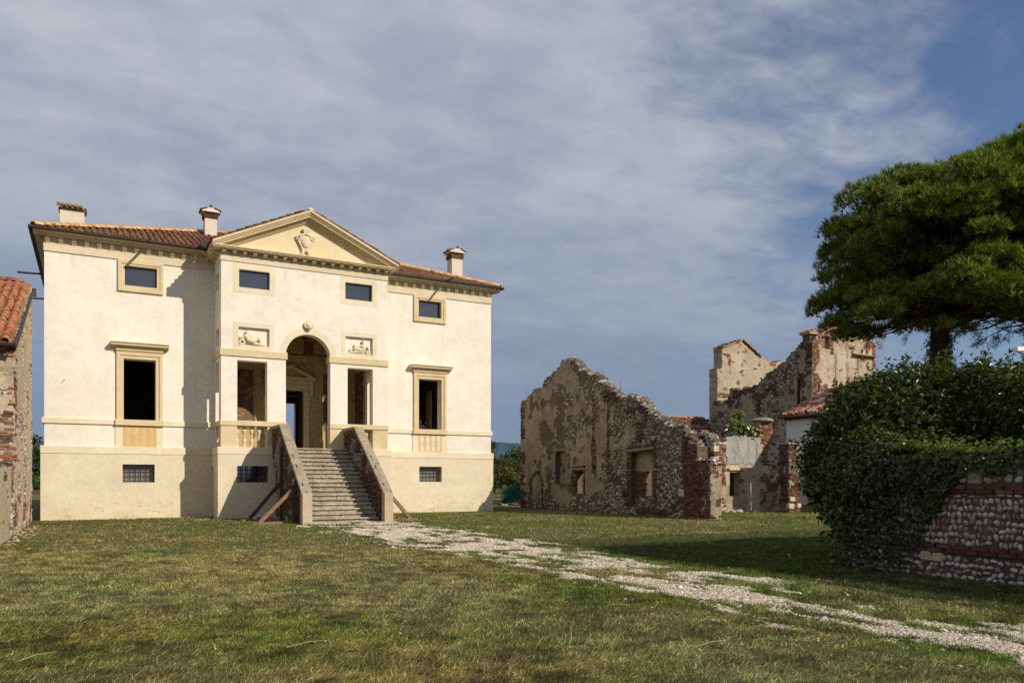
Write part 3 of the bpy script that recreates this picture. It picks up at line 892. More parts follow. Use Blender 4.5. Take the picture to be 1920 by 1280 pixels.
    while v < vmax:
        u = u0 + rng.uniform(0, cob)
        while u < u1:
            U.append(u); Vv.append(v + rng.uniform(-.38, .38) * cob)
            u += cob * rng.uniform(0.55, 1.15)
        v += cob * rng.uniform(0.62, 0.85)
    U, Vv = np.array(U), np.array(Vv)
    ok = inside(U, Vv + .05) & (zone(U, Vv) == 1)
    U, Vv = U[ok], Vv[ok]
    if len(U):
        tv, tf = dome_template(7, 2)
        n = len(U)
        m = orient(U, Vv, np.zeros(n) + .0, rng.lognormal(-.95, .28, n) * cob, rng.lognormal(-1.12, .25, n) * cob, rng.uniform(.2, .5, n) * cob, rng.uniform(-1.3, 1.3, n))
        V, F = stamp(tv, tf, m)
        c = cob_pal[rng.integers(0, len(cob_pal), n)] * rng.uniform(.55, 1.2, (n, 1))
        npmesh("cobbles", V, F, M["stones"], root, cols=np.repeat(c, len(tv), 0), smooth=True, kind="stuff")
    U, Vv = [], []
    r_ = 0
    v = 0.04
    while v < vmax:
        u = u0 + (0.5 if r_ % 2 else 0) * brick_len
        while u < u1 + brick_len:
            U.append(u); Vv.append(v); u += brick_len * rng.choice([1.0, 1.0, 0.55])
        v += 0.078; r_ += 1
    U, Vv = np.array(U), np.array(Vv)
    ok = inside(U, Vv + .05) & (zone(U, Vv) == 2)
    U, Vv = U[ok], Vv[ok]
    if len(U):
        n = len(U)
        m = orient(U, Vv, rng.uniform(.012, .05, n), rng.uniform(.80, .94, n) * brick_len, np.full(n, .06), np.full(n, .08), rng.uniform(-.02, .02, n))
        V, F = stamp(BRICK_V + 0, BRICK_F, m)
        c = brick_pal[rng.integers(0, len(brick_pal), n)] * rng.uniform(.6, 1.2, (n, 1))
        npmesh("brickwork", V, F, M["bricks"], root, cols=np.repeat(c, 8, 0), kind="stuff")
    if cap:
        n = int((u1 - u0) * 60)
        U = rng.uniform(u0, u1, n); t = topv(U) + crest(U)
        keep = fbm(U * 1.3, U * 0 + .3, seed + 31, 3) > .30
        U, t = U[keep], t[keep]; n = len(U)
        w = rng.uniform(-thick, 0.0, n)
        tv, tf = dome_template(7, 2)
        s = np.clip(rng.lognormal(-2.75, .4, n), .03, .12)
        m = np.zeros((n, 4, 4)); rot = rng.uniform(0, 2 * PI, n)
        m[:, 0, 0] = np.cos(rot) * s * rng.uniform(1, 2, n); m[:, 0, 1] = -np.sin(rot) * s; m[:, 1, 0] = np.sin(rot) * s * 1.3; m[:, 1, 1] = np.cos(rot) * s
        m[:, 2, 2] = s * rng.uniform(.5, 1.2, n); m[:, 2, 0] = rng.uniform(-.5, .5, n) * s; m[:, 2, 1] = rng.uniform(-.5, .5, n) * s
        m[:, :3, 3] = W(U, t - 0.10 + rng.uniform(-.07, .05, n), w)
        V, F = stamp(tv, tf, m)
        c = cap_pal[rng.integers(0, len(cap_pal), n)] * rng.uniform(.7, 1.1, (n, 1))
        npmesh("capping", V, F, M["cap"], root, cols=np.repeat(c, len(tv), 0), kind="stuff")

def poly_top(pts):
    us = [p[0] for p in pts]; vs = [p[1] for p in pts]
    return lambda u: float(np.interp(u, us, vs))
# ================================================================== villa
XL, XR, YF, YB = -1.66, 17.58, 34.70, 54.0      # upper wall
PX0, PX1, PY = 4.50, 11.47, 32.80               # loggia block
CX = 7.985
FLOOR = 2.87

villa = thing("villa", "cream stuccoed country villa with a pedimented arched loggia and hipped tile roof", "villa", (CX, YF, 0))

def slab(mb, us, vs, solid, mp, w0, w1):
    """wall sheet of thickness w0..w1 made of rectangular cells; us, vs grid lines; solid(i,j)"""
    nu, nv = len(us) - 1, len(vs) - 1
    S = [[bool(solid(i, j)) for j in range(nv)] for i in range(nu)]
    for i in range(nu):
        for j in range(nv):
            if not S[i][j]: continue
            a, b, c, d = us[i], us[i + 1], vs[j], vs[j + 1]
            mb.face([mp(a, c, w0), mp(b, c, w0), mp(b, d, w0), mp(a, d, w0)])
            mb.face([mp(a, d, w1), mp(b, d, w1), mp(b, c, w1), mp(a, c, w1)])
            if i == 0 or not S[i - 1][j]: mb.face([mp(a, c, w1), mp(a, c, w0), mp(a, d, w0), mp(a, d, w1)])
            if i == nu - 1 or not S[i + 1][j]: mb.face([mp(b, c, w0), mp(b, c, w1), mp(b, d, w1), mp(b, d, w0)])
            if j == 0 or not S[i][j - 1]: mb.face([mp(a, c, w1), mp(b, c, w1), mp(b, c, w0), mp(a, c, w0)])
            if j == nv - 1 or not S[i][j + 1]: mb.face([mp(a, d, w0), mp(b, d, w0), mp(b, d, w1), mp(a, d, w1)])

def holed(mb, u0, u1, v0, v1, holes, mp, w0, w1):
    us = sorted(set([u0, u1] + [min(max(h[k], u0), u1) for h in holes for k in (0, 1)]))
    vs = sorted(set([v0, v1] + [min(max(h[k], v0), v1) for h in holes for k in (2, 3)]))
    def solid(i, j):
        u, v = (us[i] + us[i + 1]) / 2, (vs[j] + vs[j + 1]) / 2
        return not any(h[0] < u < h[1] and h[2] < v < h[3] for h in holes)
    slab(mb, us, vs, solid, mp, w0, w1)

def on_y(Y): return lambda u, v, w: (u, Y + w, v)          # faces -Y, w into the wall
def on_x(X): return lambda u, v, w: (X + w, u, v)          # faces -X

ATT = [(1.11, 2.28, 9.36, 10.15), (13.69, 14.86, 9.36, 10.15)]
WIN = [(1.07, 2.24, 3.97, 6.41), (13.70, 14.87, 3.97, 6.38)]
GRT = [(1.03, 2.20, 1.45, 2.18), (13.70, 14.87, 1.45, 2.18)]
PATT = [(5.19, 6.40, 9.36, 10.09), (9.57, 10.78, 9.36, 10.09)]
OPEN = [(5.12, 6.30, FLOOR, 6.40), (9.67, 10.80, FLOOR, 6.40)]
RELF = [(5.17, 6.39, 7.03, 7.76), (9.58, 10.80, 7.03, 7.76)]
ARCH = (7.05, 8.92, 6.74)                                    # x0, x1, springing
PGRT = [(5.10, 6.34, 1.45, 2.12), (9.63, 10.87, 1.45, 2.12)]

# --- walls
def grow(h, g=.006): return (h[0] - g, h[1] + g, h[2] - g, h[3] + g)
mb = MB()
holed(mb, XL, PX0, FLOOR - .25, 11.06, [grow(h) for h in ATT + WIN if h[1] < PX0], on_y(YF), 0, .5)
holed(mb, PX1, XR, FLOOR - .25, 11.06, [grow(h) for h in ATT + WIN if h[0] > PX1], on_y(YF), 0, .5)
mb.box(XL, XL + .5, YF + .5, YB, FLOOR - .25, 11.06)
mb.box(XR - .5, XR, YF + .5, YB, FLOOR - .25, 11.06)
holed(mb, XL + .5, XR - .5, FLOOR - .25, 11.06, [(10.3, 12.15, 3.05, 6.75)], on_y(YB - .5), 0, .5)
mb.build("wall", M["stucco"], villa)
mb = MB()
holed(mb, XL - .12, PX0 - .13, -.15, 2.58, [GRT[0]], on_y(YF - .08), 0, .58)
mb.box(XL - .12, XL + .5, YF + .5, YB, -.15, 2.58)
mb.build("podium", M["podium"], villa); mb = MB()
holed(mb, PX1 + .13, XR + .09, -.15, 2.58, [GRT[1]], on_y(YF - .08), 0, .58)
mb.box(XR - .5, XR + .09, YF + .5, YB, -.15, 2.58)
mb.build("podium", M["podium"], villa)
# loggia front with the arch
mb = MB()
ax0, ax1, azs = ARCH
r = (ax1 - ax0) / 2; acx = (ax0 + ax1) / 2
TOPA = 8.30
holes = PATT + OPEN + RELF + [(ax0, ax1, FLOOR, TOPA)]
holed(mb, PX0, PX1, FLOOR - .25, 10.70, holes, on_y(PY), 0, .46)
K = 28
for i in range(K):
    t0, t1 = PI - PI * i / K, PI - PI * (i + 1) / K
    xa, za = acx + r * math.cos(t0), azs + r * math.sin(t0)
    xb, zb = acx + r * math.cos(t1), azs + r * math.sin(t1)
    mb.face([(xa, PY, za), (xb, PY, zb), (xb, PY, TOPA), (xa, PY, TOPA)])
    mb.face([(xa, PY + .46, TOPA), (xb, PY + .46, TOPA), (xb, PY + .46, zb), (xa, PY + .46, za)])
    mb.face([(xa, PY + .46, za), (xb, PY + .46, zb), (xb, PY, zb), (xa, PY, za)])
# recess backs behind the reliefs
for h in RELF: mb.face([(h[0], PY + .13, h[2]), (h[1], PY + .13, h[2]), (h[1], PY + .13, h[3]), (h[0], PY + .13, h[3])])
# loggia flanks with their own openings
SIDEH = [(33.42, 34.36, FLOOR, 6.40), (33.42, 34.30, 7.03, 7.76), (33.42, 34.30, 9.36, 10.09)]
holed(mb, PY + .46, YF, FLOOR - .25, 10.70, SIDEH, on_x(PX0), 0, .42)
holed(mb, PY + .46, YF, FLOOR - .25, 10.70, SIDEH, on_x(PX1 - .42), 0, .42)
for z0, z1 in ((7.03, 7.76), (9.36, 10.09)):
    mb.face([(PX0 + .25, 34.30, z0), (PX0 + .25, 33.42, z0), (PX0 + .25, 33.42, z1), (PX0 + .25, 34.30, z1)])
mb.build("loggia_wall", M["stucco"], villa)
mb = MB()
holed(mb, PX0 - .13, PX1 + .13, -.15, 2.58, PGRT, on_y(PY - .08), 0, .5)
holed(mb, PY + .42, YF - .08, -.15, 2.58, [(34.0, 34.45, -.2, 2.1)], on_x(PX0 - .13), 0, .5)
mb.box(PX1 - .37, PX1 + .13, PY + .42, YF - .08, -.15, 2.58)
mb.face([(PX0 + .2, 34.45, 0), (PX0 + .2, 34.0, 0), (PX0 + .2, 34.0, 2.1), (PX0 + .2, 34.45, 2.1)])
mb.build("loggia_podium", M["podium"], villa)

# --- string courses
for z0, z1, p in ((2.58, 2.88, .10), (3.745, 3.965, .06)):
    mb = MB().box(XL - p - .03, (PX0 if z0 > 3 else PX0 - .15), YF - p, YF + .3, z0, z1)
    mb.box(XL - p - .03, XL + .3, YF + .3, YB, z0, z1)
    mb.build("string_course", M["band"], villa, bevel=.012)
    mb = MB().box((PX1 if z0 > 3 else PX1 + .15), XR + p + .01, YF - p, YF + .3, z0, z1)
    mb.box(XR - .3, XR + p + .01, YF + .3, YB, z0, z1)
    mb.build("string_course", M["band"], villa, bevel=.012)
mb = MB().box(PX0 - .15, PX1 + .15, PY - .10, PY + .42, 2.58, 2.88)
mb.box(PX0 - .15, PX0 + .3, PY + .42, YF, 2.58, 2.88)
mb.box(PX1 - .3, PX1 + .15, PY + .42, YF, 2.58, 2.88)
mb.build("string_course", M["band"], villa, bevel=.012)
# hand rails and impost band of the loggia
mb = MB()
for a, b in ((PX0 - .05, ax0 + .03), (ax1 - .03, PX1 + .05)):
    mb = MB().box(a, b, PY - .05, PY + .49, 3.745, 3.955)
    if a < CX: mb.box(PX0 - .05, PX0 + .45, PY + .49, YF, 3.745, 3.955)
    else: mb.box(PX1 - .45, PX1 + .05, PY + .49, YF, 3.745, 3.955)
    mb.build("loggia_rail", M["trim"], villa, bevel=.012)
mb = MB()
for a, b in ((PX0 - .05, ax0 + .06), (ax1 - .06, PX1 + .05)):
    mb = MB().box(a, b, PY - .05, PY + .50, 6.55, 6.84)
    if a < CX: mb.box(PX0 - .05, PX0 + .3, PY + .50, YF - .001, 6.55, 6.84)
    else: mb.box(PX1 - .3, PX1 + .05, PY + .50, YF - .001, 6.55, 6.84)
    mb.build("impost_band", M["trim"], villa, bevel=.012)
# painted borders round openings (a skim coat a few mm proud)
mb = MB()
for h in PATT: MB().ring(h[0], h[1], h[2], h[3], .22, PY - .007, PY - .001).build("painted_border", M["band"], villa)
for h in RELF: MB().ring(h[0], h[1], h[2], h[3], .19, PY - .008, PY - .001).build("painted_border", M["band"], villa)
for i in range(K):
    t0, t1 = PI - PI * i / K, PI - PI * (i + 1) / K
    P = lambda t, q: (acx + q * math.cos(t), azs + q * math.sin(t))
    a, b, c, d = P(t0, r), P(t1, r), P(t1, r + .27), P(t0, r + .27)
    mb.face([(a[0], PY - .009, a[1]), (b[0], PY - .009, b[1]), (c[0], PY - .009, c[1]), (d[0], PY - .009, d[1])])
    mb.face([(d[0], PY - .009, d[1]), (c[0], PY - .009, c[1]), (c[0], PY + .01, c[1]), (d[0], PY + .01, d[1])])
mb.build("painted_border", M["band"], villa)
# dado blocks under the rail, beside the balusters
mb = MB()
for a, b in ((PX0 - .012, 5.115), (6.305, ax0 + .012), (ax1 - .012, 9.665), (10.805, PX1 + .012)):
    MB().box(a, b, PY - .012, PY + .47, 2.88, 3.745).build("dado", M["trim"], villa)

# --- windows
def sash(name, h, Y, depth, mat, frame=True):
    o = MB().box(h[0], h[1], Y + depth, Y + depth + .02, h[2], h[3]).build(name, mat, villa)
    if frame:
        w = .045
        f = MB().ring(h[0] + w, h[1] - w, h[2] + w, h[3] - w, w, Y + depth - .035, Y + depth + .0)
        f.build("window_frame", M["darkwood"], o)
    return o
for h in ATT: sash("attic_window", h, YF, .20, M["glass"])
for h in PATT: sash("attic_window", h, PY, .22, M["glass"])
for h in ATT:
    mb = MB()
    mb.ring(h[0], h[1], h[2], h[3], .12, YF - .05, YF + .18)
    mb.ring(h[0] - .12, h[1] + .12, h[2] - .12, h[3] + .08, .13, YF - .08, YF + .1)
    f = mb.build("window_surround", M["trim"], villa, bevel=.01)
for h in WIN:
    a, b, z0, z1 = h
    mb = MB()
    mb.box(a - .13, a, YF - .05, YF + .2, z0, z1); mb.box(b, b + .13, YF - .05, YF + .2, z0, z1)
    mb.box(a - .13, b + .13, YF - .05, YF + .2, z1, z1 + .14)
    mb.box(a - .26, a - .13, YF - .085, YF + .1, z0, z1 + .14); mb.box(b + .13, b + .26, YF - .085, YF + .1, z0, z1 + .14)
    mb.box(a - .26, b + .26, YF - .085, YF + .1, z1 + .14, z1 + .27)
    s = mb.build("window_surround", M["trim"], villa, bevel=.01)
    # hood: cushion frieze and projecting cornice
    pr = [(YF + .1, z1 + .27), (YF - .085, z1 + .27), (YF - .13, z1 + .33), (YF - .14, z1 + .37), (YF - .12, z1 + .42), (YF - .10, z1 + .44), (YF + .1, z1 + .44)]
    MB().prism(pr, a - .28, b + .28, 'x').build("hood_frieze", M["trim"], s)
    pr = [(YF + .1, z1 + .44), (YF - .16, z1 + .44), (YF - .18, z1 + .49), (YF - .30, z1 + .51), (YF - .30, z1 + .57), (YF - .35, z1 + .61), (YF - .35, z1 + .645), (YF + .1, z1 + .665)]
    MB().prism(pr, a - .47, b + .48, 'x').build("hood_cornice", M["trim"], s, bevel=.006)
    MB().box(a - .31, b + .31, YF - .14, YF + .1, 3.735, 3.97).build("window_sill", M["trim"], villa, bevel=.012)
    MB().box(a - .30, b + .29, YF - .035, YF + .1, 2.88, 3.735).build("apron", M["band"], villa)
    pm = "ochre" if a < 5 else "peach"
    ap = MB().box(a - .02, b + .03, YF - .042, YF - .03, 2.89, 3.725).build("apron_panel", M[pm], villa)
    # ghosts of painted balusters on the panel
    prof = [(.03, 2.93), (.08, 2.97), (.09, 3.06), (.045, 3.22), (.07, 3.26), (.035, 3.32), (.09, 3.50), (.06, 3.62), (.08, 3.68)]
    for k in range(4):
        cx = a + .16 + k * .285; mb = MB()
        for (r0, q0), (r1, q1) in zip(prof[:-1], prof[1:]):
            mb.face([(cx - r0, YF - .045, q0), (cx + r0, YF - .045, q0), (cx + r1, YF - .045, q1), (cx - r1, YF - .045, q1)])
        mb.build("painted_baluster", M["peach"] if pm == "ochre" else M["band"], ap)
# barred cellar lights
def grate(h, Y, mat):
    o = MB().box(h[0], h[1], Y + .30, Y + .32, h[2], h[3]).build("cellar_window", mat, villa)
    mb = MB()
    nx = 6; nz = 4
    for k in range(1, nx):
        x = h[0] + (h[1] - h[0]) * k / nx; mb.box(x - .013, x + .013, Y + .10, Y + .126, h[2], h[3])
    mb.build("upright_bars", M["iron"], o)
    mb = MB()
    for k in range(1, nz):
        z = h[2] + (h[3] - h[2]) * k / nz; mb.box(h[0], h[1], Y + .127, Y + .15, z - .013, z + .013)
    mb.build("cross_bars", M["iron"], o)
for h in GRT: grate(h, YF - .08, M["dusty"])
for h in PGRT: grate(h, PY - .08, M["glass"])

# --- entablatures
mb = MB()
mb.box(XL - .03, PX0, YF - .045, YF + .3, 10.36, 10.665)
mb.box(XL - .03, XL + .3, YF + .3, YB, 10.36, 10.665)
mb.build("frieze", M["frieze"], villa, bevel=.01)
mb = MB().box(PX1, XR + .03, YF - .045, YF + .3, 10.36, 10.665)
mb.box(XR - .3, XR + .03, YF + .3, YB, 10.36, 10.665)
mb.build("frieze", M["frieze"], villa, bevel=.01)
mb = MB().box(PX0 - .035, PX1 + .035, PY - .035, PY + .3, 10.36, 10.625)
mb.box(PX0 - .035, PX0 + .3, PY + .3, YF - .046, 10.36, 10.625); mb.box(PX1 - .3, PX1 + .035, PY + .3, YF - .046, 10.36, 10.625)
mb.build("frieze", M["frieze"], villa, bevel=.01)
# main cornice: bed mould, corona and cyma, run along the front and the sides
def corn(o):     # o = outward offset direction handled by caller; list of (offset, z)
    return [(-.20, 10.94), (.24, 10.94), (.24, 10.99), (.28, 11.01), (.33, 11.05), (.36, 11.06), (.36, 11.085), (-.20, 11.085)]
mb = MB()
pr = [(YF - a, z) for a, z in corn(0)]
mb.prism(pr, XL - .36, PX0 + .02, 'x')
mb.prism([(XL - a, z) for a, z in corn(0)], YF + .2, YB + .3, 'y')
mb.build("cornice", M["frieze"], villa)
mb = MB()
mb.prism(pr, PX1 - .02, XR + .36, 'x')
mb.prism([(XR + a, z) for a, z in corn(0)][::-1], YF + .2, YB + .3, 'y')
mb.build("cornice", M["frieze"], villa)
for xa, xb in ((XL, PX0), (PX1, XR)):
    MB().box(xa, xb, YF - .015, YF + .2, 10.665, 10.94).build("cornice_bed", M["frieze"], villa)

def modillion_mesh(d, h, w):
    pr = [(0, 0), (0, h), (-d, h), (-d, h * .55), (-d * .92, h * .42), (-d * .72, h * .36), (-d * .45, h * .22), (-d * .25, h * .05)]
    b = MB().prism(pr, -w / 2, w / 2, 'x')
    return b
base = modillion_mesh(.15, .274, .155).build("modillion", M["frieze"], villa)
pos = [XL + .12 + k * .44 for k in range(14)] + [PX1 + .22 + k * .44 for k in range(14)]
for k, x in enumerate(pos):
    m = Matrix.Translation((x, YF - .015, 10.667))
    if k == 0: base.matrix_basis = m
    else: copies(base, [m], villa, "modillion")
copies(base, [Matrix.Translation((XL + .0, YF + .3 + k * .62, 10.667)) @ Matrix.Rotation(-PI / 2, 4, 'Z') for k in range(6)], villa, "modillion")
base2 = modillion_mesh(.24, .165, .145).build("modillion", M["trim"], villa)
pp = [PX0 + .10 + k * (PX1 - PX0 - .2) / 17 for k in range(18)]
for k, x in enumerate(pp):
    m = Matrix.Translation((x, PY - .0, 10.627))
    if k == 0: base2.matrix_basis = m
    else: copies(base2, [m], villa, "modillion")
copies(base2, [Matrix.Translation((PX0, PY + .30 + k * .40, 10.627)) @ Matrix.Rotation(-PI / 2, 4, 'Z') for k in range(4)], villa, "modillion")
copies(base2, [Matrix.Translation((PX1, PY + .30 + k * .40, 10.627)) @ Matrix.Rotation(PI / 2, 4, 'Z') for k in range(4)], villa, "modillion")

# --- pediment
ZA, ZE = 12.80, 11.02            # top of the raking cornice at the apex / at the ends
EX0, EX1 = PX0 - .37, PX1 + .37
SLP = (ZA - ZE) / (CX - EX0)
pediment = MB()
def chevron(mb, d0, d1, y0, y1, x0=EX0, x1=EX1):
    def zt(x): return ZA - abs(x - CX) * SLP
    for sx in (x0, x1):
        a, b = (sx, CX) if sx < CX else (CX, sx)
        q = [(a, zt(a) - d1), (b, zt(b) - d1), (b, zt(b) - d0), (a, zt(a) - d0)]
        mb.prism(q, y0, y1, 'y')
chevron(pediment, 0, .10, PY - .46, PY + .5)
chevron(pediment, .10, .15, PY - .42, PY + .5)
chevron(pediment, .15, .20, PY - .385, PY + .5)
chevron(pediment, .20, .27, PY - .345, PY + .5, EX0 + .07, EX1 - .07)
chevron(pediment, .27, .335, PY - .20, PY + .5, EX0 + .2, EX1 - .2)
chevron(pediment, .335, .39, PY - .13, PY + .5, EX0 + .3, EX1 - .3)
chevron(pediment, .39, .43, PY - .08, PY + .5, EX0 + .4, EX1 - .4)
ped = pediment.build("raking_cornice", M["trim"], villa)
mb = MB()
mb.box(PX0 - .33, PX1 + .33, PY - .34, PY + .3, 10.795, 10.845)
mb.box(PX0 - .37, PX1 + .37, PY - .38, PY + .3, 10.845, 10.90)
mb.box(PX0 - .33, PX0 + .3, PY + .3, YF - .2, 10.795, 10.90); mb.box(PX1 - .3, PX1 + .33, PY + .3, YF - .2, 10.795, 10.90)
mb.box(PX0 + .02, PX1 - .02, PY + .01, PY + .3, 10.625, 10.795)
mb.build("pediment_cornice", M["trim"], villa, bevel=.008)
mb = MB()
mb.prism([(PX0 - .1, 10.85), (PX1 + .1, 10.85), (CX, ZA - .3)], PY - .01, PY + .42, 'y')
mb.build("tympanum", M["tymp"], villa)
# side cornice flank under the pavilion eaves
for sx, d in ((PX0, -1), (PX1, 1)):
    q = [(sx - d * .1, 10.90), (sx + d * .33, 10.90), (sx + d * .37, 11.0), (sx - d * .1, 11.1)]
    MB().prism(q if d > 0 else q[::-1], PY + .3, YF - .25, 'y').build("eaves_mould", M["trim"], villa)

def remeshed(mb, name, mat, parent, vox):
    o = mb.build(name, mat, parent)
    md = o.modifiers.new("union", 'REMESH'); md.mode = 'VOXEL'; md.voxel_size = vox; md.use_smooth_shade = True
    sm = o.modifiers.new("soften", 'SMOOTH'); sm.iterations = 1; sm.factor = 0.4
    return o
def capsule(mb, p, q, r0, r1, seg=10):
    p, q = Vector(p), Vector(q); d = q - p; L = d.length
    if L < 1e-5: d = Vector((0, 0, 1)); L = 1e-4
    d.normalize()
    pts, rr = [], []
    for t in (-1, -.87, -.5, 0): pts.append(p + d * (r0 * t)); rr.append(max(.02 * r0, r0 * math.sqrt(max(0, 1 - t * t))))
    for t in (0, .5, .87, 1): pts.append(q + d * (r1 * t)); rr.append(max(.02 * r1, r1 * math.sqrt(max(0, 1 - t * t))))
    mb.tube(pts, rr, seg)

# cartouche: boss with strapwork, scrolls and a shell crest
mb = MB()
cy = PY - .01
outline = []
for k in range(32):
    t = 2 * PI * k / 32
    rx = .26 + .06 * math.cos(2 * t) + .03 * math.cos(4 * t)
    rz = .34 + .05 * math.cos(3 * t + PI)
    outline.append((7.86 + rx * math.sin(t) * (1.05 if math.cos(t) > 0 else .88), 11.50 + rz * math.cos(t)))
mb.prism(outline, cy - .09, cy + .02, 'y')
for sx in (-1, 1):
    for rr, zz, xx in ((.085, 11.70, .30), (.06, 11.18, .10), (.05, 11.02, .17)):
        ring = [(7.86 + sx * xx + rr * math.cos(2 * PI * k / 12), cy - .10, zz + rr * math.sin(2 * PI * k / 12)) for k in range(13)]
        mb.tube(ring, rr * .45, 6)
    capsule(mb, (7.86 + sx * .33, cy - .07, 11.62), (7.86 + sx * .16, cy - .08, 11.25), .05, .04)
    capsule(mb, (7.86 + sx * .16, cy - .08, 11.25), (7.86 + sx * .10, cy - .08, 11.02), .04, .045)
    capsule(mb, (7.86 + sx * .10, cy - .09, 11.84), (7.86 + sx * .24, cy - .09, 11.76), .05, .045)
    for k in range(3):
        a = sx * (.15 + .28 * k)
        capsule(mb, (7.86 + math.sin(a) * .05, cy - .08, 11.86), (7.86 + math.sin(a) * .17, cy - .10, 11.86 + math.cos(a) * .24), .03, .05)
capsule(mb, (7.86, cy - .08, 11.86), (7.86, cy - .10, 12.12), .03, .05)
remeshed(mb, "cartouche", M["carved"], villa, .014)
mb = MB()
prof = []
n0 = []
for i, (s_, dp) in enumerate(((1.0, .09), (.96, .15), (.82, .145), (.80, .165), (.45, .185), (.02, .19))):
    n0.append([(7.86 + .185 * s_ * math.cos(2 * PI * k / 24), cy - dp, 11.52 + .235 * s_ * math.sin(2 * PI * k / 24)) for k in range(24)])
for a, b in zip(n0[:-1], n0[1:]):
    for k in range(24): mb.face([a[k], b[k], b[(k + 1) % 24], a[(k + 1) % 24]])
mb.build("cartouche_boss", M["carved"], villa, smooth=True)

# reliefs of reclining figures
def relief_left():
    mb = MB(); y = PY + .12; x0, z0 = 5.17, 7.03
    P = lambda u, v, d=0.0: (x0 + u, y - .03 - d, z0 + v)
    capsule(mb, P(.33, .50, .03), P(.33, .53, .04), .075, .07)           # head
    capsule(mb, P(.30, .36, .03), P(.40, .22, .04), .10, .115)            # chest to belly
    capsule(mb, P(.40, .22, .04), P(.58, .17, .04), .11, .12)             # hips
    capsule(mb, P(.60, .18, .05), P(.80, .34, .06), .09, .06)             # thigh raised
    capsule(mb, P(.80, .34, .06), P(.88, .10, .04), .058, .04)            # shin
    capsule(mb, P(.88, .08, .03), P(1.02, .05, .03), .04, .03)            # foot
    capsule(mb, P(.58, .10, .04), P(.86, .07, .04), .075, .05)            # other leg
    capsule(mb, P(.86, .07, .04), P(1.10, .03, .03), .05, .03)
    capsule(mb, P(.24, .37, .03), P(.10, .28, .04), .055, .045)           # arm on the urn
    capsule(mb, P(.10, .28, .04), P(.03, .36, .04), .045, .035)
    capsule(mb, P(.42, .40, .03), P(.62, .30, .04), .05, .035)            # drapery
    capsule(mb, P(.40, .48, .02), P(.66, .36, .02), .04, .03)
    capsule(mb, P(.38, .54, .02), P(.60, .44, .02), .03, .02)
    for k in range(10):                                                    # urn
        t = 2 * PI * k / 10
        capsule(mb, P(.15 + .10 * math.cos(t), .12 + .09 * math.sin(t), .02), P(.15 + .10 * math.cos(t + .63), .12 + .09 * math.sin(t + .63), .02), .045, .045)
    capsule(mb, P(.05, .30, .02), P(.22, .27, .02), .06, .05)
    return mb
def relief_right():
    mb = MB(); y = PY + .12; x0, z0 = 9.58, 7.03
    P = lambda u, v, d=0.0: (x0 + u, y - .03 - d, z0 + v)
    capsule(mb, P(.80, .52, .03), P(.80, .56, .04), .075, .065)
    capsule(mb, P(.80, .49, .05), P(.80, .44, .05), .05, .04)             # beard
    capsule(mb, P(.82, .36, .03), P(.80, .20, .04), .115, .11)
    capsule(mb, P(.78, .16, .04), P(.55, .20, .06), .10, .075)
    capsule(mb, P(.55, .20, .06), P(.38, .07, .04), .06, .045)
    capsule(mb, P(.74, .10, .03), P(.42, .08, .03), .085, .06)
    capsule(mb, P(.42, .07, .03), P(.12, .04, .03), .055, .03)
    capsule(mb, P(.92, .38, .03), P(1.06, .26, .04), .055, .045)
    capsule(mb, P(1.06, .26, .04), P(1.04, .10, .04), .045, .04)
    capsule(mb, P(.72, .38, .03), P(.56, .30, .05), .05, .04)
    capsule(mb, P(.44, .34, .03), P(.44, .37, .03), .055, .05)            # child
    capsule(mb, P(.44, .28, .03), P(.46, .16, .03), .06, .055)
    capsule(mb, P(.40, .24, .03), P(.30, .18, .03), .03, .025)
    capsule(mb, P(.52, .26, .03), P(.60, .30, .03), .03, .025)
    for k in range(10):
        t = 2 * PI * k / 10
        capsule(mb, P(1.03 + .075 * math.cos(t), .10 + .07 * math.sin(t), .02), P(1.03 + .075 * math.cos(t + .63), .10 + .07 * math.sin(t + .63), .02), .04, .04)
    capsule(mb, P(.28, .10, .01), P(.20, .16, .01), .05, .03)
    return mb
o = remeshed(relief_left(), "carved_relief", M["carved"], villa, .011); o["label"] = "relief of a reclining figure leaning on an urn"
o = remeshed(relief_right(), "carved_relief", M["carved"], villa, .011); o["label"] = "relief of a bearded reclining figure with a child"
# mask on the keystone
mb = MB()
kx, kz, ky = 7.985, 7.99, PY - .03
capsule(mb, (kx, ky - .03, kz + .05), (kx, ky - .03, kz - .09), .125, .085, 14)
capsule(mb, (kx, ky - .14, kz + .04), (kx, ky - .165, kz - .04), .022, .03)
for s_ in (-1, 1):
    capsule(mb, (kx + s_ * .07, ky - .12, kz + .06), (kx + s_ * .03, ky - .135, kz + .065), .02, .02)
    capsule(mb, (kx + s_ * .065, ky - .10, kz - .04), (kx + s_ * .06, ky - .10, kz - .06), .045, .04)
    capsule(mb, (kx + s_ * .035, ky - .115, kz - .10), (kx, ky - .122, kz - .10), .014, .016)
for k in range(13):
    t = -0.5 + (PI + 1.0) * k / 12
    capsule(mb, (kx + .12 * math.cos(t), ky - .03, kz + .06 + .12 * math.sin(t)), (kx + .185 * math.cos(t + .2), ky - .05, kz + .06 + .175 * math.sin(t + .2)), .045, .03)
remeshed(mb, "keystone_mask", M["carved"], villa, .010)

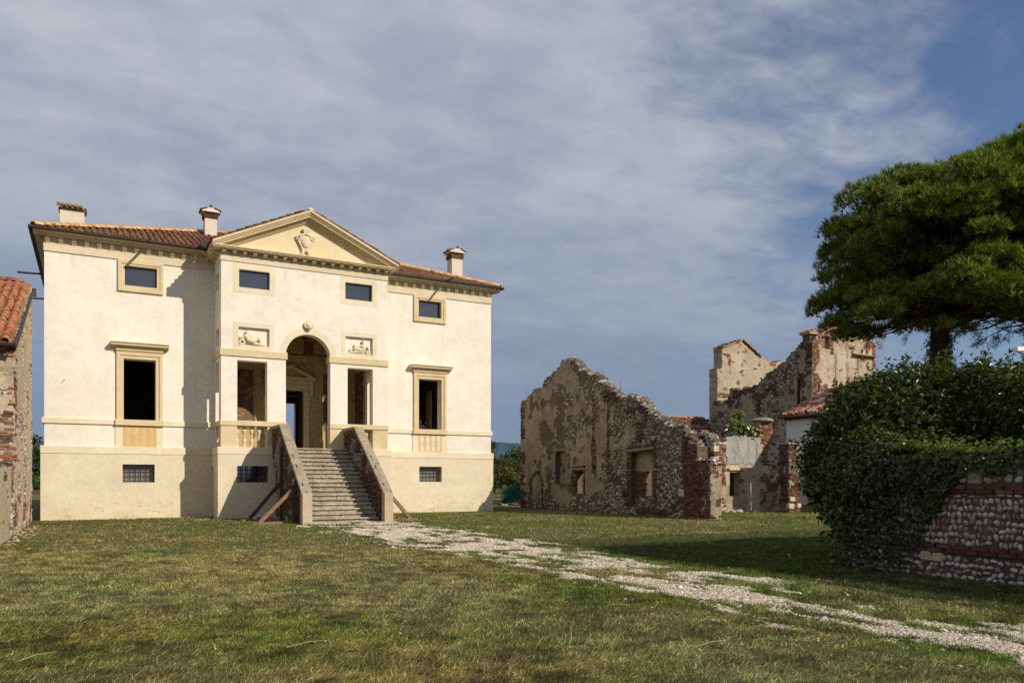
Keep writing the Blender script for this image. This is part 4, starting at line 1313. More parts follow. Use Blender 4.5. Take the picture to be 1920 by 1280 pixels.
# --- balusters
bp = [(.075, 2.88), (.085, 2.90), (.085, 2.95), (.05, 2.97), (.065, 3.02), (.085, 3.08), (.09, 3.13), (.07, 3.20), (.045, 3.27), (.04, 3.30), (.06, 3.31), (.06, 3.335), (.04, 3.345), (.045, 3.38), (.07, 3.45), (.09, 3.53), (.085, 3.58), (.06, 3.64), (.048, 3.67), (.08, 3.69), (.085, 3.745)]
bb = MB().lathe(bp, 0, 0, 14).build("baluster", M["trim"], villa, smooth=True)
bpos = [(5.12 + .01 + .29 * k, PY + .2) for k in range(5)] + [(9.68 + .29 * k, PY + .2) for k in range(5)]
bpos += [(PX0 + .2, 33.42 + .05 + k * .28) for k in range(4)] + [(PX1 - .2, 33.42 + .05 + k * .28) for k in range(4)]
bb.matrix_basis = Matrix.Translation((*bpos[0], 0))
copies(bb, [Matrix.Translation((*p, 0)) for p in bpos[1:]], villa, "baluster")

# --- loggia interior
BW = 36.50
DR = (7.33, 8.64, FLOOR, 5.70)
mb = MB()
holed(mb, PX0 + .42, PX1 - .42, FLOOR, 8.6, [DR], on_y(BW), 0, .5)
mb.box(PX0, PX0 + .42, YF, BW, FLOOR, 8.6); mb.box(PX1 - .42, PX1, YF, BW, FLOOR, 8.6)
mb.build("loggia_back_wall", M["inner"], villa)
MB().box(PX0 + .1, PX1 - .1, PY + .02, BW + .5, FLOOR - .3, FLOOR).build("loggia_floor", M["step"], villa)
MB().box(PX0 + .1, PX1 - .1, PY + .40, BW + .1, 8.32, 8.42).build("loggia_ceiling", M["beamwood"], villa)
bm0 = MB().box(-.08, .08, PY + .46, BW, 8.10, 8.32).build("ceiling_beam", M["beamwood"], villa)
bm0.matrix_basis = Matrix.Translation((5.2, 0, 0))
copies(bm0, [Matrix.Translation((5.2 + .58 * k, 0, 0)) for k in range(1, 11)], villa, "ceiling_beam")
mb = MB()
a, b, z0, z1 = DR
mb.box(a - .26, a, BW - .10, BW + .12, z0, z1 + .02); mb.box(b, b + .26, BW - .10, BW + .12, z0, z1 + .02); mb.box(a - .26, b + .26, BW - .105, BW + .12, z1 + .02, z1 + .26)
mb.box(a - .26, b + .26, BW - .07, BW + .1, z1 + .26, z1 + .50)
mb.box(a - .46, b + .46, BW - .34, BW + .1, z1 + .50, z1 + .60)
for s_ in (-1, 1):
    xx = (a - .34) if s_ < 0 else (b + .34)
    mb.box(xx - .09, xx + .09, BW - .22, BW + .1, z1 + .0, z1 + .50); mb.box(xx - .07, xx + .07, BW - .15, BW + .1, z1 - .25, z1 + .0)
dc = (a + b) / 2
for d0, d1, yy in ((0, .09, .36), (.09, .15, .28)):
    for sx in (a - .50, b + .50):
        p, q = (sx, dc) if sx < dc else (dc, sx)
        zt = lambda x: z1 + 1.16 - abs(x - dc) * .50
        mb.prism([(p, zt(p) - d1), (q, zt(q) - d1), (q, zt(q) - d0), (p, zt(p) - d0)], BW - yy, BW + .1, 'y')
mb.prism([(a - .3, z1 + .6), (b + .3, z1 + .6), (dc, z1 + 1.04)], BW - .05, BW + .1, 'y')
door = mb.build("door_surround", M["trim"], villa, bevel=.008)
door["label"] = "pedimented stone door surround inside the loggia"
mb = MB()
mb.box(a, b, BW + .2, BW + .28, 5.42, 5.50)
mb.box(a, a + .08, BW + .2, BW + .28, FLOOR, z1); mb.box(b - .08, b, BW + .2, BW + .28, FLOOR, z1)
mb.build("door_frame", M["darkwood"], door)
mb = MB()
for k in range(1, 6): mb.box(a + k * .22 - .012, a + k * .22 + .012, BW + .22, BW + .245, 5.50, z1)
mb.box(a + .08, b - .08, BW + .246, BW + .26, 5.59, 5.61)
mb.build("transom_grille", M["iron"], door)
mb = MB()
mb.box(b - .13, b - .075, BW + .30, BW + 1.0, FLOOR, 5.42)
mb.build("door_leaf", M["darkwood"], door)
mb = MB().box(a + .075, a + .13, BW + .30, BW + 1.0, FLOOR, 5.42)
mb.build("door_leaf", M["darkwood"], door)
# fluted pilasters and painted panels on the back wall
for x in (6.62, 9.35, 5.05, 10.92):
    mb = MB(); w = .40
    mb.box(x - w / 2, x + w / 2, BW - .05, BW + .05, FLOOR + .55, 6.75)
    for k in range(6): mb.box(x - w / 2 + .015 + k * .066, x - w / 2 + .052 + k * .066, BW - .075, BW - .05, FLOOR + .65, 6.6)
    mb.box(x - w / 2 - .05, x + w / 2 + .05, BW - .10, BW + .05, 6.75, 7.0)
    mb.box(x - w / 2 - .05, x + w / 2 + .05, BW - .09, BW + .05, FLOOR, FLOOR + .55)
    mb.build("pilaster", M["inner"], villa)
MB().box(PX0 + .42, PX1 - .42, BW - .13, BW + .05, 7.0, 7.32).build("inner_frieze", M["inner"], villa)
for xa, xb, mm in ((5.28, 6.38, "fresco"), (9.60, 10.68, "fresco2")):
    MB().box(xa, xb, BW - .012, BW + .05, 3.85, 6.55).build("fresco_panel", M[mm], villa)
for xa, xb in ((6.86, 7.30), (8.66, 9.12)):
    MB().box(xa, xb, BW - .012, BW + .05, 7.45, 8.05).build("fresco_panel", M["fresco2"], villa)
for xs in (PX0 + .42, PX1 - .42):
    d = .012 if xs < CX else -.012
    MB().box(min(xs, xs + d), max(xs, xs + d), YF + .25, BW - .25, 3.9, 6.6).build("fresco_panel", M["fresco2"], villa)

# --- rooms behind the openings
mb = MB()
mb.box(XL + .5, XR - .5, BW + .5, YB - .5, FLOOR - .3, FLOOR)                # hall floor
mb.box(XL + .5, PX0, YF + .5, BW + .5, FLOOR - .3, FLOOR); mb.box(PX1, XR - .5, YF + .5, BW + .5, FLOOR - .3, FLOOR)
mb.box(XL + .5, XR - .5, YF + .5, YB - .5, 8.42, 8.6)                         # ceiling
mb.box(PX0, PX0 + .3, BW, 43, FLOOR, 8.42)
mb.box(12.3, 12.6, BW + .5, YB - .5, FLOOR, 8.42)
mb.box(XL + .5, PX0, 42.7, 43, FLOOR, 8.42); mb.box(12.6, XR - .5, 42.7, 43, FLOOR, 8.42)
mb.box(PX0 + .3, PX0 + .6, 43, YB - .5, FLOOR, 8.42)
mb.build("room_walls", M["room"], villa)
for k in range(3): MB().box(14.55 + .0, 14.60, YF + .55 + k * .22, YF + .55 + k * .22 + .205, 4.0, 5.9).build("shutter_board", M["shutter"], villa)

# --- roof
EZ = 11.13; OV = .36; PIT = .389
hx0, hx1, hy0 = XL - OV, XR + OV, YF - OV
half = (hx1 - hx0) / 2
ax_, ay_, az_ = (hx0 + hx1) / 2, hy0 + half, EZ + half * PIT
hy1 = YB + OV
mb = MB()
A, B, C_, D = (hx0, hy0, EZ), (hx1, hy0, EZ), (hx1, hy1, EZ), (hx0, hy1, EZ)
r0, r1 = (ax_, ay_, az_), (ax_, hy1 - half, az_)
if r1[1] < r0[1]: r1 = r0
mb.face([A, B, r0]); mb.face([B, C_, r1, r0] if r1 != r0 else [B, C_, r0]); mb.face([C_, D, r1]); mb.face([D, A, r0, r1] if r1 != r0 else [D, A, r0])
dz = -.05
low = lambda p: (p[0], p[1], p[2] + dz)
mb.face([low(p) for p in (D, C_, B, A)])
for p, q in ((A, B), (B, C_), (C_, D), (D, A)): mb.face([low(p), low(q), q, p])
roof = mb.build("roof", M["tile"], villa)
sl_ = math.sqrt(1 + PIT * PIT)
# the pavilion's own gabled roof
gz = lambda x: ZA + .03 - abs(x - CX) * SLP
gx0, gx1 = EX0 - .03, EX1 + .03
def pav_back(z): return hy0 + (z - EZ) / PIT
mb = MB()
for xa in (gx0, gx1):
    y0 = PY - .44
    mb.face([(xa, y0, gz(xa)), (CX, y0, gz(CX)), (CX, pav_back(gz(CX)) + .4, gz(CX)), (xa, YF + .2, gz(xa))])
    mb.face([(xa, y0, gz(xa) - .04), (xa, y0, gz(xa)), (xa, YF + .2, gz(xa)), (xa, YF + .2, gz(xa) - .04)])
proof = mb.build("pavilion_roof", M["tile"], villa)
for sgn in (-1, 1):
    e = (0, sgn * 1.0, 0)            # along the eave
    s = Vector((-sgn * 1.0, 0, SLP)) if False else None
def pav_tiles():
    # left slope: eave runs along -Y..; e x s must point up
    W = YF + .2 - (PY - .46)
    dl = (CX - gx0) * math.sqrt(1 + SLP ** 2)
    tile_roof(proof, M["tile"], (gx0, YF + .2 + 2.2, gz(gx0)), (0, -1, 0), (1, 0, SLP), W + 2.2, dl, .235, .36, lambda a, b: (YF + 2.4 - a) < pav_back(gz(gx0) + b * SLP / math.sqrt(1 + SLP ** 2)) + .1, 14, 31)
    tile_roof(proof, M["tile"], (gx1, PY - .46, gz(gx1)), (0, 1, 0), (-1, 0, SLP), W + 2.2, dl, .235, .36, lambda a, b: (PY - .46 + a) < pav_back(gz(gx1) + b * SLP / math.sqrt(1 + SLP ** 2)) + .1, 14, 32)
pav_tiles()
def front_ok(a, b):
    x = hx0 + a; d = b / sl_
    if d > min(a, (hx1 - hx0) - a) - .12: return False
    z = EZ + d * PIT
    if gx0 - .05 < x < gx1 + .05 and z < gz(x) + .05: return False
    return True
tile_roof(roof, M["tile"], (hx0, hy0 - .02, EZ), (1, 0, 0), (0, 1, PIT), hx1 - hx0, half * sl_, .237, .36, front_ok, 260, 5)
sd = hy1 - hy0
tile_roof(roof, M["tile"], (hx0 - .02, hy1, EZ), (0, -1, 0), (1, 0, PIT), sd, half * sl_, .237, .36, lambda a, b: b / sl_ < min(a, sd - a) - .12, 0, 6)
tile_roof(roof, M["tile"], (hx1 + .02, hy0, EZ), (0, 1, 0), (-1, 0, PIT), sd, half * sl_, .237, .36, lambda a, b: b / sl_ < min(a, sd - a) - .12, 0, 8)
# ochre hip tiles
tv, tf = tile_template(.50, .135, .115, 6)
me = bpy.data.meshes.new("hip_tile"); me.from_pydata(tv, [], tf); me.update(); me.shade_smooth(); me.materials.append(M["tile_ridge"])
for (p, q) in ((A, r0), (B, r0)):
    p, q = Vector(p), Vector(q); s = (q - p).normalized()
    e = s.cross(Vector((0, 0, 1))).normalized(); n = e.cross(s)
    L = (q - p).length
    for k in range(int(L / .40)):
        o = bpy.data.objects.new("hip_tile", me); put(o, roof)
        o.matrix_basis = frame_matrix(e, s, n, p + s * (k * .40 + .03) + n * .075) @ Matrix.Rotation(-.03 + random.uniform(-.01, .01), 4, 'X') @ Matrix.Rotation(random.uniform(-.03, .03), 4, 'Z')
# finial stone on the pediment
MB().lathe([(.10, ZA - .06), (.13, ZA - .01), (.13, ZA + .04), (.09, ZA + .09), (.04, ZA + .11)], CX, PY - .34, 10).build("finial", M["carved"], villa, smooth=True)
# gutters and spouts
mb = MB()
gp = lambda c, z: [(c, z), (c - .02, z - .06), (c - .06, z - .10), (c - .11, z - .10), (c - .15, z - .06), (c - .16, z), (c - .15, z + .012), (c - .005, z + .012)]
mb.prism(gp(hy0, EZ + .01), gx1 - .02, hx1 + .14, 'x')
mb.prism([(2 * hx1 - x, z) for x, z in gp(hx1, EZ + .01)][::-1], hy0, hy1, 'y')
mb.build("gutter", M["gutter"], villa)
mb = MB()
mb.prism(gp(hy0, EZ + .01), hx0 - .14, gx0 + .02, 'x')
mb.prism(gp(hx0, EZ + .01), hy0, hy1, 'y')
gut = mb.build("gutter", M["gutter"], villa)
sp = MB().tube([(0, 0, 0), (0, -1.0, -.03)], .05, 8).build("spout", M["gutter"], gut)
sp.matrix_basis = Matrix.Translation((1.95, hy0 - .02, EZ - .03))
copies(sp, [Matrix.Translation((14.95, hy0 - .02, EZ - .03)), Matrix.Translation((hx0 - .05, 41.9, EZ - .05)) @ Matrix.Rotation(-PI / 2, 4, 'Z'), Matrix.Translation((hx0 - .05, 47.6, EZ - .05)) @ Matrix.Rotation(-PI / 2, 4, 'Z')], gut, "spout")
for x in (gx0 - .12, gx1 + .12):
    MB().tube([(x, hy0 + .35, EZ + .14), (x, hy0 - .70, EZ + .02)], .135, 12).build("valley_spout", M["gutter"], gut)

# --- chimneys
def chimney(x, y, zb, zt, w, d, style):
    c = MB().box(x - w / 2, x + w / 2, y - d / 2, y + d / 2, zb, zt).build("chimney", M["chim"], villa, bevel=.01)
    if style == 0:
        # open shelter of mossy barrel tiles
        mb = MB(); mb.box(x - w / 2 - .05, x + w / 2 + .05, y - d / 2 - .05, y + d / 2 + .05, zt, zt + .06)
        mb.build("chimney_ledge", M["tile_moss"], c)
        tile_roof(c, M["tile_moss"], (x - w / 2 - .12, y - d / 2 - .14, zt + .06), (1, 0, 0), (0, 1, .5), w + .26, d * .75, .20, .30, lambda a, b: True, 40, 77)
        tile_roof(c, M["tile_moss"], (x + w / 2 + .12, y + d / 2 + .14, zt + .06), (-1, 0, 0), (0, -1, .5), w + .26, d * .75, .20, .30, lambda a, b: True, 40, 78)
        MB().prism([(y - d / 2 - .1, zt + .05), (y + d / 2 + .1, zt + .05), (y, zt + .05 + (d / 2 + .1) * .5)], x - w / 2, x + w / 2, 'x').build("chimney_gable", M["tile_moss"], c)
        tv, tf = tile_template(.36, .10, .085, 5)
        me = bpy.data.meshes.new("cap_tile"); me.from_pydata(tv, [], tf); me.materials.append(M["tile_moss"])
        for k in range(3):
            o = bpy.data.objects.new("cap_tile", me); put(o, c)
            o.matrix_basis = frame_matrix((0, -1, 0), (1, 0, 0), (0, 0, 1), (x - w / 2 - .12 + k * .3, y, zt + .05 + (d / 2 + .12) * .5))
    else:
        # brick neck with smoke holes, under a small gable of tiles
        mb = MB()
        for k in range(4):
            mb.box(x - w / 2 - .03 - .012 * k, x + w / 2 + .03 + .012 * k, y - d / 2 - .03 - .012 * k, y + d / 2 + .03 + .012 * k, zt + .05 * k + .002 * k, zt + .05 * k + .046)
        mb.build("brick_neck", M["wallbrick"], c)
        mb = MB()
        for sx in (-1, 0, 1):
            for sy in (-1, 1): mb.box(x + sx * w * .42 - .05, x + sx * w * .42 + .05, y + sy * d * .40 - .06, y + sy * d * .40 + .06, zt + .2, zt + .29)
        mb.build("brick_pier", M["wallbrick"], c)
        zr = zt + .29; hw = w / 2 + .12
        MB().prism([(x - hw, zr), (x + hw, zr), (x + hw, zr + .05), (x, zr + .05 + hw * .42), (x - hw, zr + .05)], y - d / 2 - .10, y + d / 2 + .10, 'y').build("chimney_gable", M["chim"], c)
        tile_roof(c, M["tile"], (x - hw - .06, y + d / 2 + .14, zr + .05), (0, -1, 0), (1, 0, .42), d + .3, hw + .02, .20, .28, lambda a, b: True, 30, 79)
        tile_roof(c, M["tile"], (x + hw + .06, y - d / 2 - .14, zr + .05), (0, 1, 0), (-1, 0, .42), d + .3, hw + .02, .20, .28, lambda a, b: True, 30, 80)
        MB().lathe([(.05, zr + .05 + hw * .42), (.09, zr + .12 + hw * .42), (.03, zr + .2 + hw * .42)], x, y - d / 2 - .08, 8).build("chimney_finial", M["tile_moss"], c)
chimney(-0.78, 37.6, 11.4, 12.84, .90, .6, 0)
chimney(5.05, 40.5, 12.6, 14.30, .56, .60, 1)
chimney(16.45, 36.6, 11.5, 12.90, .60, .60, 1)

# a bent nail and wall tie on the left wing
MB().tube([(-.98, YF + .02, 5.42), (-1.0, YF - .09, 5.44), (-1.0, YF - .12, 5.40)], .012, 5).build("wall_hook", M["iron"], villa)

# ================================================================== staircase
stair = thing("stone_staircase", "straight flight of worn stone steps between sloping brick parapets", "staircase", (8.13, 28.0, 0))
SX0, SX1 = 6.80, 9.46
NS, RISE, TREAD, SY = 17, FLOOR / 17, .252, 28.02
rr = random.Random(11)
for k in range(NS):
    z0, z1 = k * RISE, (k + 1) * RISE
    y0 = SY + k * TREAD
    y1 = PY + .0 if k == NS - 1 else y0 + TREAD * 2.2
    cuts = [SX0]
    while True:
        c = cuts[-1] + rr.uniform(.55, 1.5)
        if c > SX1 - .4: break
        cuts.append(c)
    cuts.append(SX1)
    for a, b in zip(cuts[:-1], cuts[1:]):
        g = .006; dz = rr.uniform(-.014, .004); dy = rr.uniform(-.02, .016)
        nose = [(y1, z0 - .05), (y0 + .045 + dy, z0 - .05), (y0 + .045 + dy, z1 - .078 + dz), (y0 + .0 + dy, z1 - .066 + dz), (y0 - .026 + dy, z1 - .04 + dz), (y0 - .016 + dy, z1 - .010 + dz), (y0 + .01 + dy, z1 + dz), (y1, z1 + dz)]
        mb = MB().prism(nose, a + g, b - g, 'x')
        mb.build("step_stone", M["step"], stair)
MB().box(SX0 - .02, SX1 + .02, SY + 2.2, PY, -.1, .9).build("stair_core", M["mortar"], stair)

def parapet(x0, x1, out):
    """sloping brick parapet; out = -1 for the outer face at x0"""
    y0, y1, yt = 27.40, PY, 31.15
    zc = lambda y: 1.06 + (min(y, yt) - y0) * (3.72 - 1.06) / (yt - y0)
    root = MB().prism([(y0 + .27, -.15), (PY - 0.9, -.15), (PY - 0.9, 1.0), (PY - .75, 1.9), (PY - .35, 2.35), (PY - .0, 2.50), (PY - .0, zc(PY) - .10), (yt, zc(yt) - .10), (y0 + .27, zc(y0 + .27) - .10)], x0 + .04, x1 - .04, 'x').build("parapet", M["mortar"], stair)
    # brick faces, both sides
    for xf, d in ((x0 + .04, -1), (x1 - .04, 1)):
        rng = np.random.default_rng(5 if d < 0 else 6)
        U, Vv = [], []; v = .03; q = 0
        while v < 3.8:
            u = y0 + .27 + (.13 if q % 2 else 0)
            while u < PY:
                U.append(u); Vv.append(v); u += .265
            v += .076; q += 1
        U, Vv = np.array(U), np.array(Vv)
        lo = np.interp(U, [PY - 2, PY - .9, PY - .75, PY - .35, PY], [-.1, -.1, 1.9, 2.35, 2.5])
        lo = np.where(U < PY - .9, -.1, lo)
        zt = np.array([zc(u) for u in U])
        ok = (Vv < zt - .14) & (Vv > lo + .05) & (U < PY - .12) & (U > y0 + .38)
        miss = fbm(U * 1.4, Vv * 1.4, 44, 3) < .44
        okb = ok & ~miss
        n = okb.sum()
        m = np.zeros((n, 4, 4))
        m[:, 1, 0] = .245 * rng.uniform(.85, 1, n); m[:, 2, 1] = .06; m[:, 0, 2] = d * .07
        m[:, :3, 3] = np.stack([np.full(n, xf) + d * rng.uniform(.005, .035, n), U[okb], Vv[okb]], -1)
        V, F = stamp(BRICK_V, BRICK_F, m)
        c = BRK_PAL[rng.integers(0, len(BRK_PAL), n)] * rng.uniform(.6, 1.2, (n, 1)) * np.array([.95, 1.1, 1.12])
        npmesh("brickwork", V, F, M["bricks"], root, cols=np.repeat(c, 8, 0), kind="stuff")
        okc = ok & miss; n = okc.sum()
        if n:
            tv, tf = dome_template(6, 2); m = np.zeros((n, 4, 4))
            m[:, 1, 0] = rng.uniform(.06, .12, n); m[:, 2, 1] = rng.uniform(.03, .06, n); m[:, 0, 2] = d * rng.uniform(.02, .05, n)
            m[:, :3, 3] = np.stack([np.full(n, xf), U[okc], Vv[okc]], -1)
            V, F = stamp(tv, tf, m)
            c = COB_PAL[rng.integers(0, len(COB_PAL), n)] * rng.uniform(.5, 1.0, (n, 1))
            npmesh("rubble", V, F, M["stones"], root, cols=np.repeat(c, len(tv), 0), smooth=True, kind="stuff")
    # coping slabs
    ys = [y0 + .10, 28.45, 29.4, 30.25, yt, PY - .03]
    for i, (a, b) in enumerate(zip(ys[:-1], ys[1:])):
        g = .008
        q = [(a + g, zc(a) - .10), (b - g, zc(b) - .10), (b - g, zc(b) + .03), (a + g, zc(a) + .03)]
        MB().prism(q, x0 - .015, x1 + .015, 'x').build("coping_stone", M["coping"], stair, bevel=.012)
    cl = MB()
    for y in (27.75, 28.7, 29.25): cl.bar((x0 + .12, y, zc(y) + .034), (x0 + .12, y + .16, zc(y + .16) + .034), .035, .02)
    cl.build("iron_cramp", M["iron"], root)
    MB().box(x0, x1, 27.36, 27.68, -.1, 1.09).build("newel", M["newel"], stair, bevel=.015)
parapet(6.45, 6.80, -1)
parapet(9.46, 9.80, 1)

# ================================================================== timber props against the parapets
def prop(xw, y, ztop, xfoot, zjoin, label, tone):
    s = 1 if xfoot > xw else -1
    t = thing("timber_prop", label, "timber prop", (xw + s * .06, y, 0), "raking timber props shoring the stair parapets")
    MB().box(min(xw, xw + s * .13), max(xw, xw + s * .13), y - .075, y + .075, -.03, ztop).build("post", M["post"], t, bevel=.008)
    MB().bar((xw + s * .13, y, zjoin), (xfoot, y, .05), .12, .13).build("strut", M[tone], t, bevel=.008)
    MB().box(min(xw + s * .13, xfoot + s * .25), max(xw + s * .13, xfoot + s * .25), y - .11, y + .11, -.02, .07).build("sole_plate", M["prop"], t, bevel=.006)
prop(6.42, 28.30, 1.58, 5.17, 1.18, "pale raking timber prop nearest the foot of the stairs, left side", "prop")
prop(6.42, 30.35, 2.85, 5.15, 1.42, "darker raking timber prop by the barred cellar window, left of stairs", "post")
prop(9.84, 28.15, 1.25, 10.78, .98, "grey timber prop leaning out right of the staircase newel", "prop")
prop(9.84, 30.4, 2.4, 10.70, 1.2, "shorter looking timber prop behind the right staircase newel", "prop")

# ================================================================== people inside the right-hand window
def person(x, y, h, yaw, skin, hair, shirt, trouser, label, hairlen):
    t = thing("person", label, "person", (x, y, FLOOR), "people standing inside the villa")
    s = h / 1.72
    mb = MB()
    for d in (-1, 1):
        capsule(mb, (d * .10, 0, .92), (d * .11, -.02, .50), .085, .06); capsule(mb, (d * .11, -.02, .50), (d * .11, .02, .08), .058, .038)
        capsule(mb, (d * .11, .0, .04), (d * .125, -.15, .035), .04, .035)
        capsule(mb, (d * .19, 0, 1.40), (d * .25, .02, 1.12), .05, .042); capsule(mb, (d * .25, .02, 1.12), (d * .22, -.10, .88), .04, .03)
        capsule(mb, (d * .22, -.10, .88), (d * .21, -.13, .78), .03, .022)
        for f in range(4): capsule(mb, (d * (.195 + .012 * f), -.13 - .008 * f, .78), (d * (.195 + .012 * f), -.15 - .008 * f, .71), .009, .008, 6)
        capsule(mb, (d * .19, -.14, .80), (d * .18, -.17, .75), .01, .009, 6)
    capsule(mb, (0, 0, .95), (0, 0, 1.12), .14, .13); capsule(mb, (0, 0, 1.12), (0, 0, 1.32), .13, .15)
    capsule(mb, (-.13, 0, 1.38), (.13, 0, 1.38), .075, .075)
    capsule(mb, (0, 0, 1.40), (0, -.01, 1.52), .055, .05)
    capsule(mb, (0, -.01, 1.63), (0, -.02, 1.56), .085, .065)
    capsule(mb, (0, -.10, 1.60), (0, -.11, 1.575), .012, .018, 6)
    for d in (-1, 1): capsule(mb, (d * .085, 0, 1.61), (d * .088, 0, 1.58), .014, .012, 6)
    body = remeshed(mb, "body", plain("clothes", shirt, .9, .2), t, .016)
    hb = MB(); capsule(hb, (0, .02, 1.65), (0, .03, 1.60), .095, .088)
    if hairlen: capsule(hb, (0, .06, 1.60), (0, .07, 1.42), .075, .05)
    hr = remeshed(hb, "hair", plain("hair", hair, .6, .3), t, .016)
    fb = MB(); capsule(fb, (0, -.022, 1.615), (0, -.032, 1.56), .079, .06)
    fc = remeshed(fb, "face", plain("skin", skin, .6, .05), t, .014)
    m = Matrix.Rotation(yaw, 4, 'Z') @ Matrix.Scale(s, 4)
    for o in (body, hr, fc):
        o.matrix_parent_inverse = Matrix.Identity(4); o.matrix_basis = m
person(13.98, 35.95, 1.78, 1.2, (.45, .28, .2), (.03, .02, .015), (.45, .45, .45), (.05, .05, .07), "tall dark-haired person in a pale shirt inside the right window", False)
person(14.12, 35.55, 1.60, 2.4, (.4, .25, .18), (.02, .015, .012), (.03, .03, .035), (.05, .05, .07), "long-haired person in dark clothes low in the right window", True)
person(14.50, 35.60, 1.59, -2.0, (.4, .25, .18), (.05, .03, .02), (.06, .04, .04), (.05, .05, .07), "brown-haired person beside the shutter inside the right window", False)
# ================================================================== old barn on the left
barn = thing("barn", "old brick and plaster barn with orange tile roof beside the villa", "barn", (-2.0, 29.5, 0))
def barn_zone(u, v):
    n = fbm(u * .9, v * .9, 61, 4); q = fbm(u * 3.0, v * 3.0, 62, 3)
    z = np.zeros(np.shape(u), int)
    z = np.where(n > .60, 1, z)
    z = np.where((q > .63), 3, z)
    z = np.where((u < 26.9) & (fbm(u * 2, v * 2, 63, 3) > .52) & (v > 2.1), 2, z)
    z = np.where((v < 1.1) & (fbm(u * 1.7, v * 1.7, 64, 3) > .55), 2, z)
    return z
# gable wall looking along +X: built as an 'x' wall, then turned to face east
def east_wall(root, at, *a, **k):
    before = set(o.name for o in root.children_recursive)
    ruin_wall(root, 'x', -at, *a, **k)
    for o in root.children_recursive:
        if o.name not in before and o.type == 'MESH':
            me = o.data
            co = np.empty(len(me.vertices) * 3, np.float32); me.vertices.foreach_get("co", co)
            co = co.reshape(-1, 3); co[:, 0] *= -1
            me.vertices.foreach_set("co", co.ravel()); me.flip_normals(); me.update()
east_wall(barn, -2.0, 26.1, 33.2, poly_top([(26.1, 5.42), (33.0, 8.56), (33.2, 8.5)]), .45, [], barn_zone, seed=61, brick_pal=BRK_PAL * np.array([1.9, 1.9, 1.75]), mats=("mortar_pale", "plaster_barn"), cap=False, jag=.02, cob=.15, body="gable_wall", fine=.085)
ruin_wall(barn, 'y', 26.1, -12.0, -2.02, lambda u: 5.45, .45, [], lambda u, v: np.where(fbm(u * 1.6, v * 1.6, 66, 4) > .52, 2, np.where(fbm(u * 3, v * 3, 67, 3) > .56, 3, 0)), seed=66, brick_pal=BRK_PAL * np.array([1.9, 1.9, 1.75]), mats=("mortar_pale", "plaster_barn"), cap=False, jag=.0, body="front_wall")
MB().box(-12, -11.5, 26.5, 33.2, 0, 6).box(-12, -2.5, 32.8, 33.2, 0, 8.4).build("rear_wall", M["plaster_barn"], barn)
bs = (8.64 - 5.50) / 7.25
bmesh_roof = MB()
P = [(-12.3, 25.72, 5.42), (-2.02, 25.72, 5.42), (-2.02, 33.3, 5.42 + 7.58 * bs), (-12.3, 33.3, 5.42 + 7.58 * bs)]
dn = lambda p: (p[0], p[1], p[2] - .10)
bmesh_roof.face(P); bmesh_roof.face([dn(p) for p in P[::-1]])
for i in range(4): bmesh_roof.face([dn(P[i]), dn(P[(i + 1) % 4]), P[(i + 1) % 4], P[i]])
broof = bmesh_roof.build("roof", M["tile_barn"], barn)
tile_roof(broof, M["tile_barn"], (-12.3 - .02, 25.66, 5.43), (1, 0, 0), (0, 1, bs), 10.35, 7.62 * math.sqrt(1 + bs * bs), .245, .42, lambda a, b: True, 170, 12, r=.112)
tv, tf = tile_template(.52, .14, .12, 6)
me = bpy.data.meshes.new("ridge_tile"); me.from_pydata(tv, [], tf); me.shade_smooth(); me.materials.append(M["tile_barn"])
for k in range(22):
    o = bpy.data.objects.new("ridge_tile", me); put(o, broof)
    o.matrix_basis = frame_matrix((0, -1, 0), (1, 0, 0), (0, 0, 1), (-12.2 + k * .45, 33.25, 8.76)) @ Matrix.Rotation(-.03, 4, 'X')
MB().bar((-1.985, 25.9, 5.33), (-1.985, 33.25, 5.33 + 7.35 * bs), .05, .20, (1, 0, 0)).build("verge_flashing", M["gutter"], barn)
MB().prism([(25.72, 5.38), (25.70, 5.31), (25.64, 5.27), (25.58, 5.31), (25.56, 5.38)], -12.3, -1.9, 'x').build("gutter", M["gutter"], barn)
MB().box(-2.0, -1.84, 33.2, 33.34, 8.28, 8.56).build("gutter_bracket", M["gutter"], barn)
# remains of an arch hood high on the front
mb = MB()
for k in range(5):
    a = PI * .5 + k * .17
    mb.bar((-2.6 + .55 * math.cos(a + .4), 26.0, 4.3 + .55 * math.sin(a + .4)), (-2.6 + .95 * math.cos(a + .4), 26.0, 4.3 + .95 * math.sin(a + .4)), .10, .16, (0, 1, 0))
mb.build("broken_arch", M["wallbrick"], barn)

gw = thing("garden_wall", "low plastered wall with tile coping running forward from the barn", "wall", (-2.05, 23, 0))
east_wall(gw, -2.02, 18.0, 26.0, lambda u: 2.05, .4, [], lambda u, v: np.where((u > 25.3), np.where(fbm(u * 2, v * 2, 71, 2) > .5, 2, 1), np.where(fbm(u * 2.5, v * 2.5, 72, 3) > .74, 2, 0)), seed=71, brick_pal=BRK_PAL * np.array([1.9, 1.9, 1.75]), mats=("mortar_pale", "plaster_barn"), cap=False, jag=.02, fine=.09)
tile_roof(gw.children[0], M["tile_barn"], (-1.86, 18.0, 2.06), (0, 1, 0), (-1, 0, .25), 8.0, .45, .22, .34, lambda a, b: True, 60, 13, name="coping_tile")

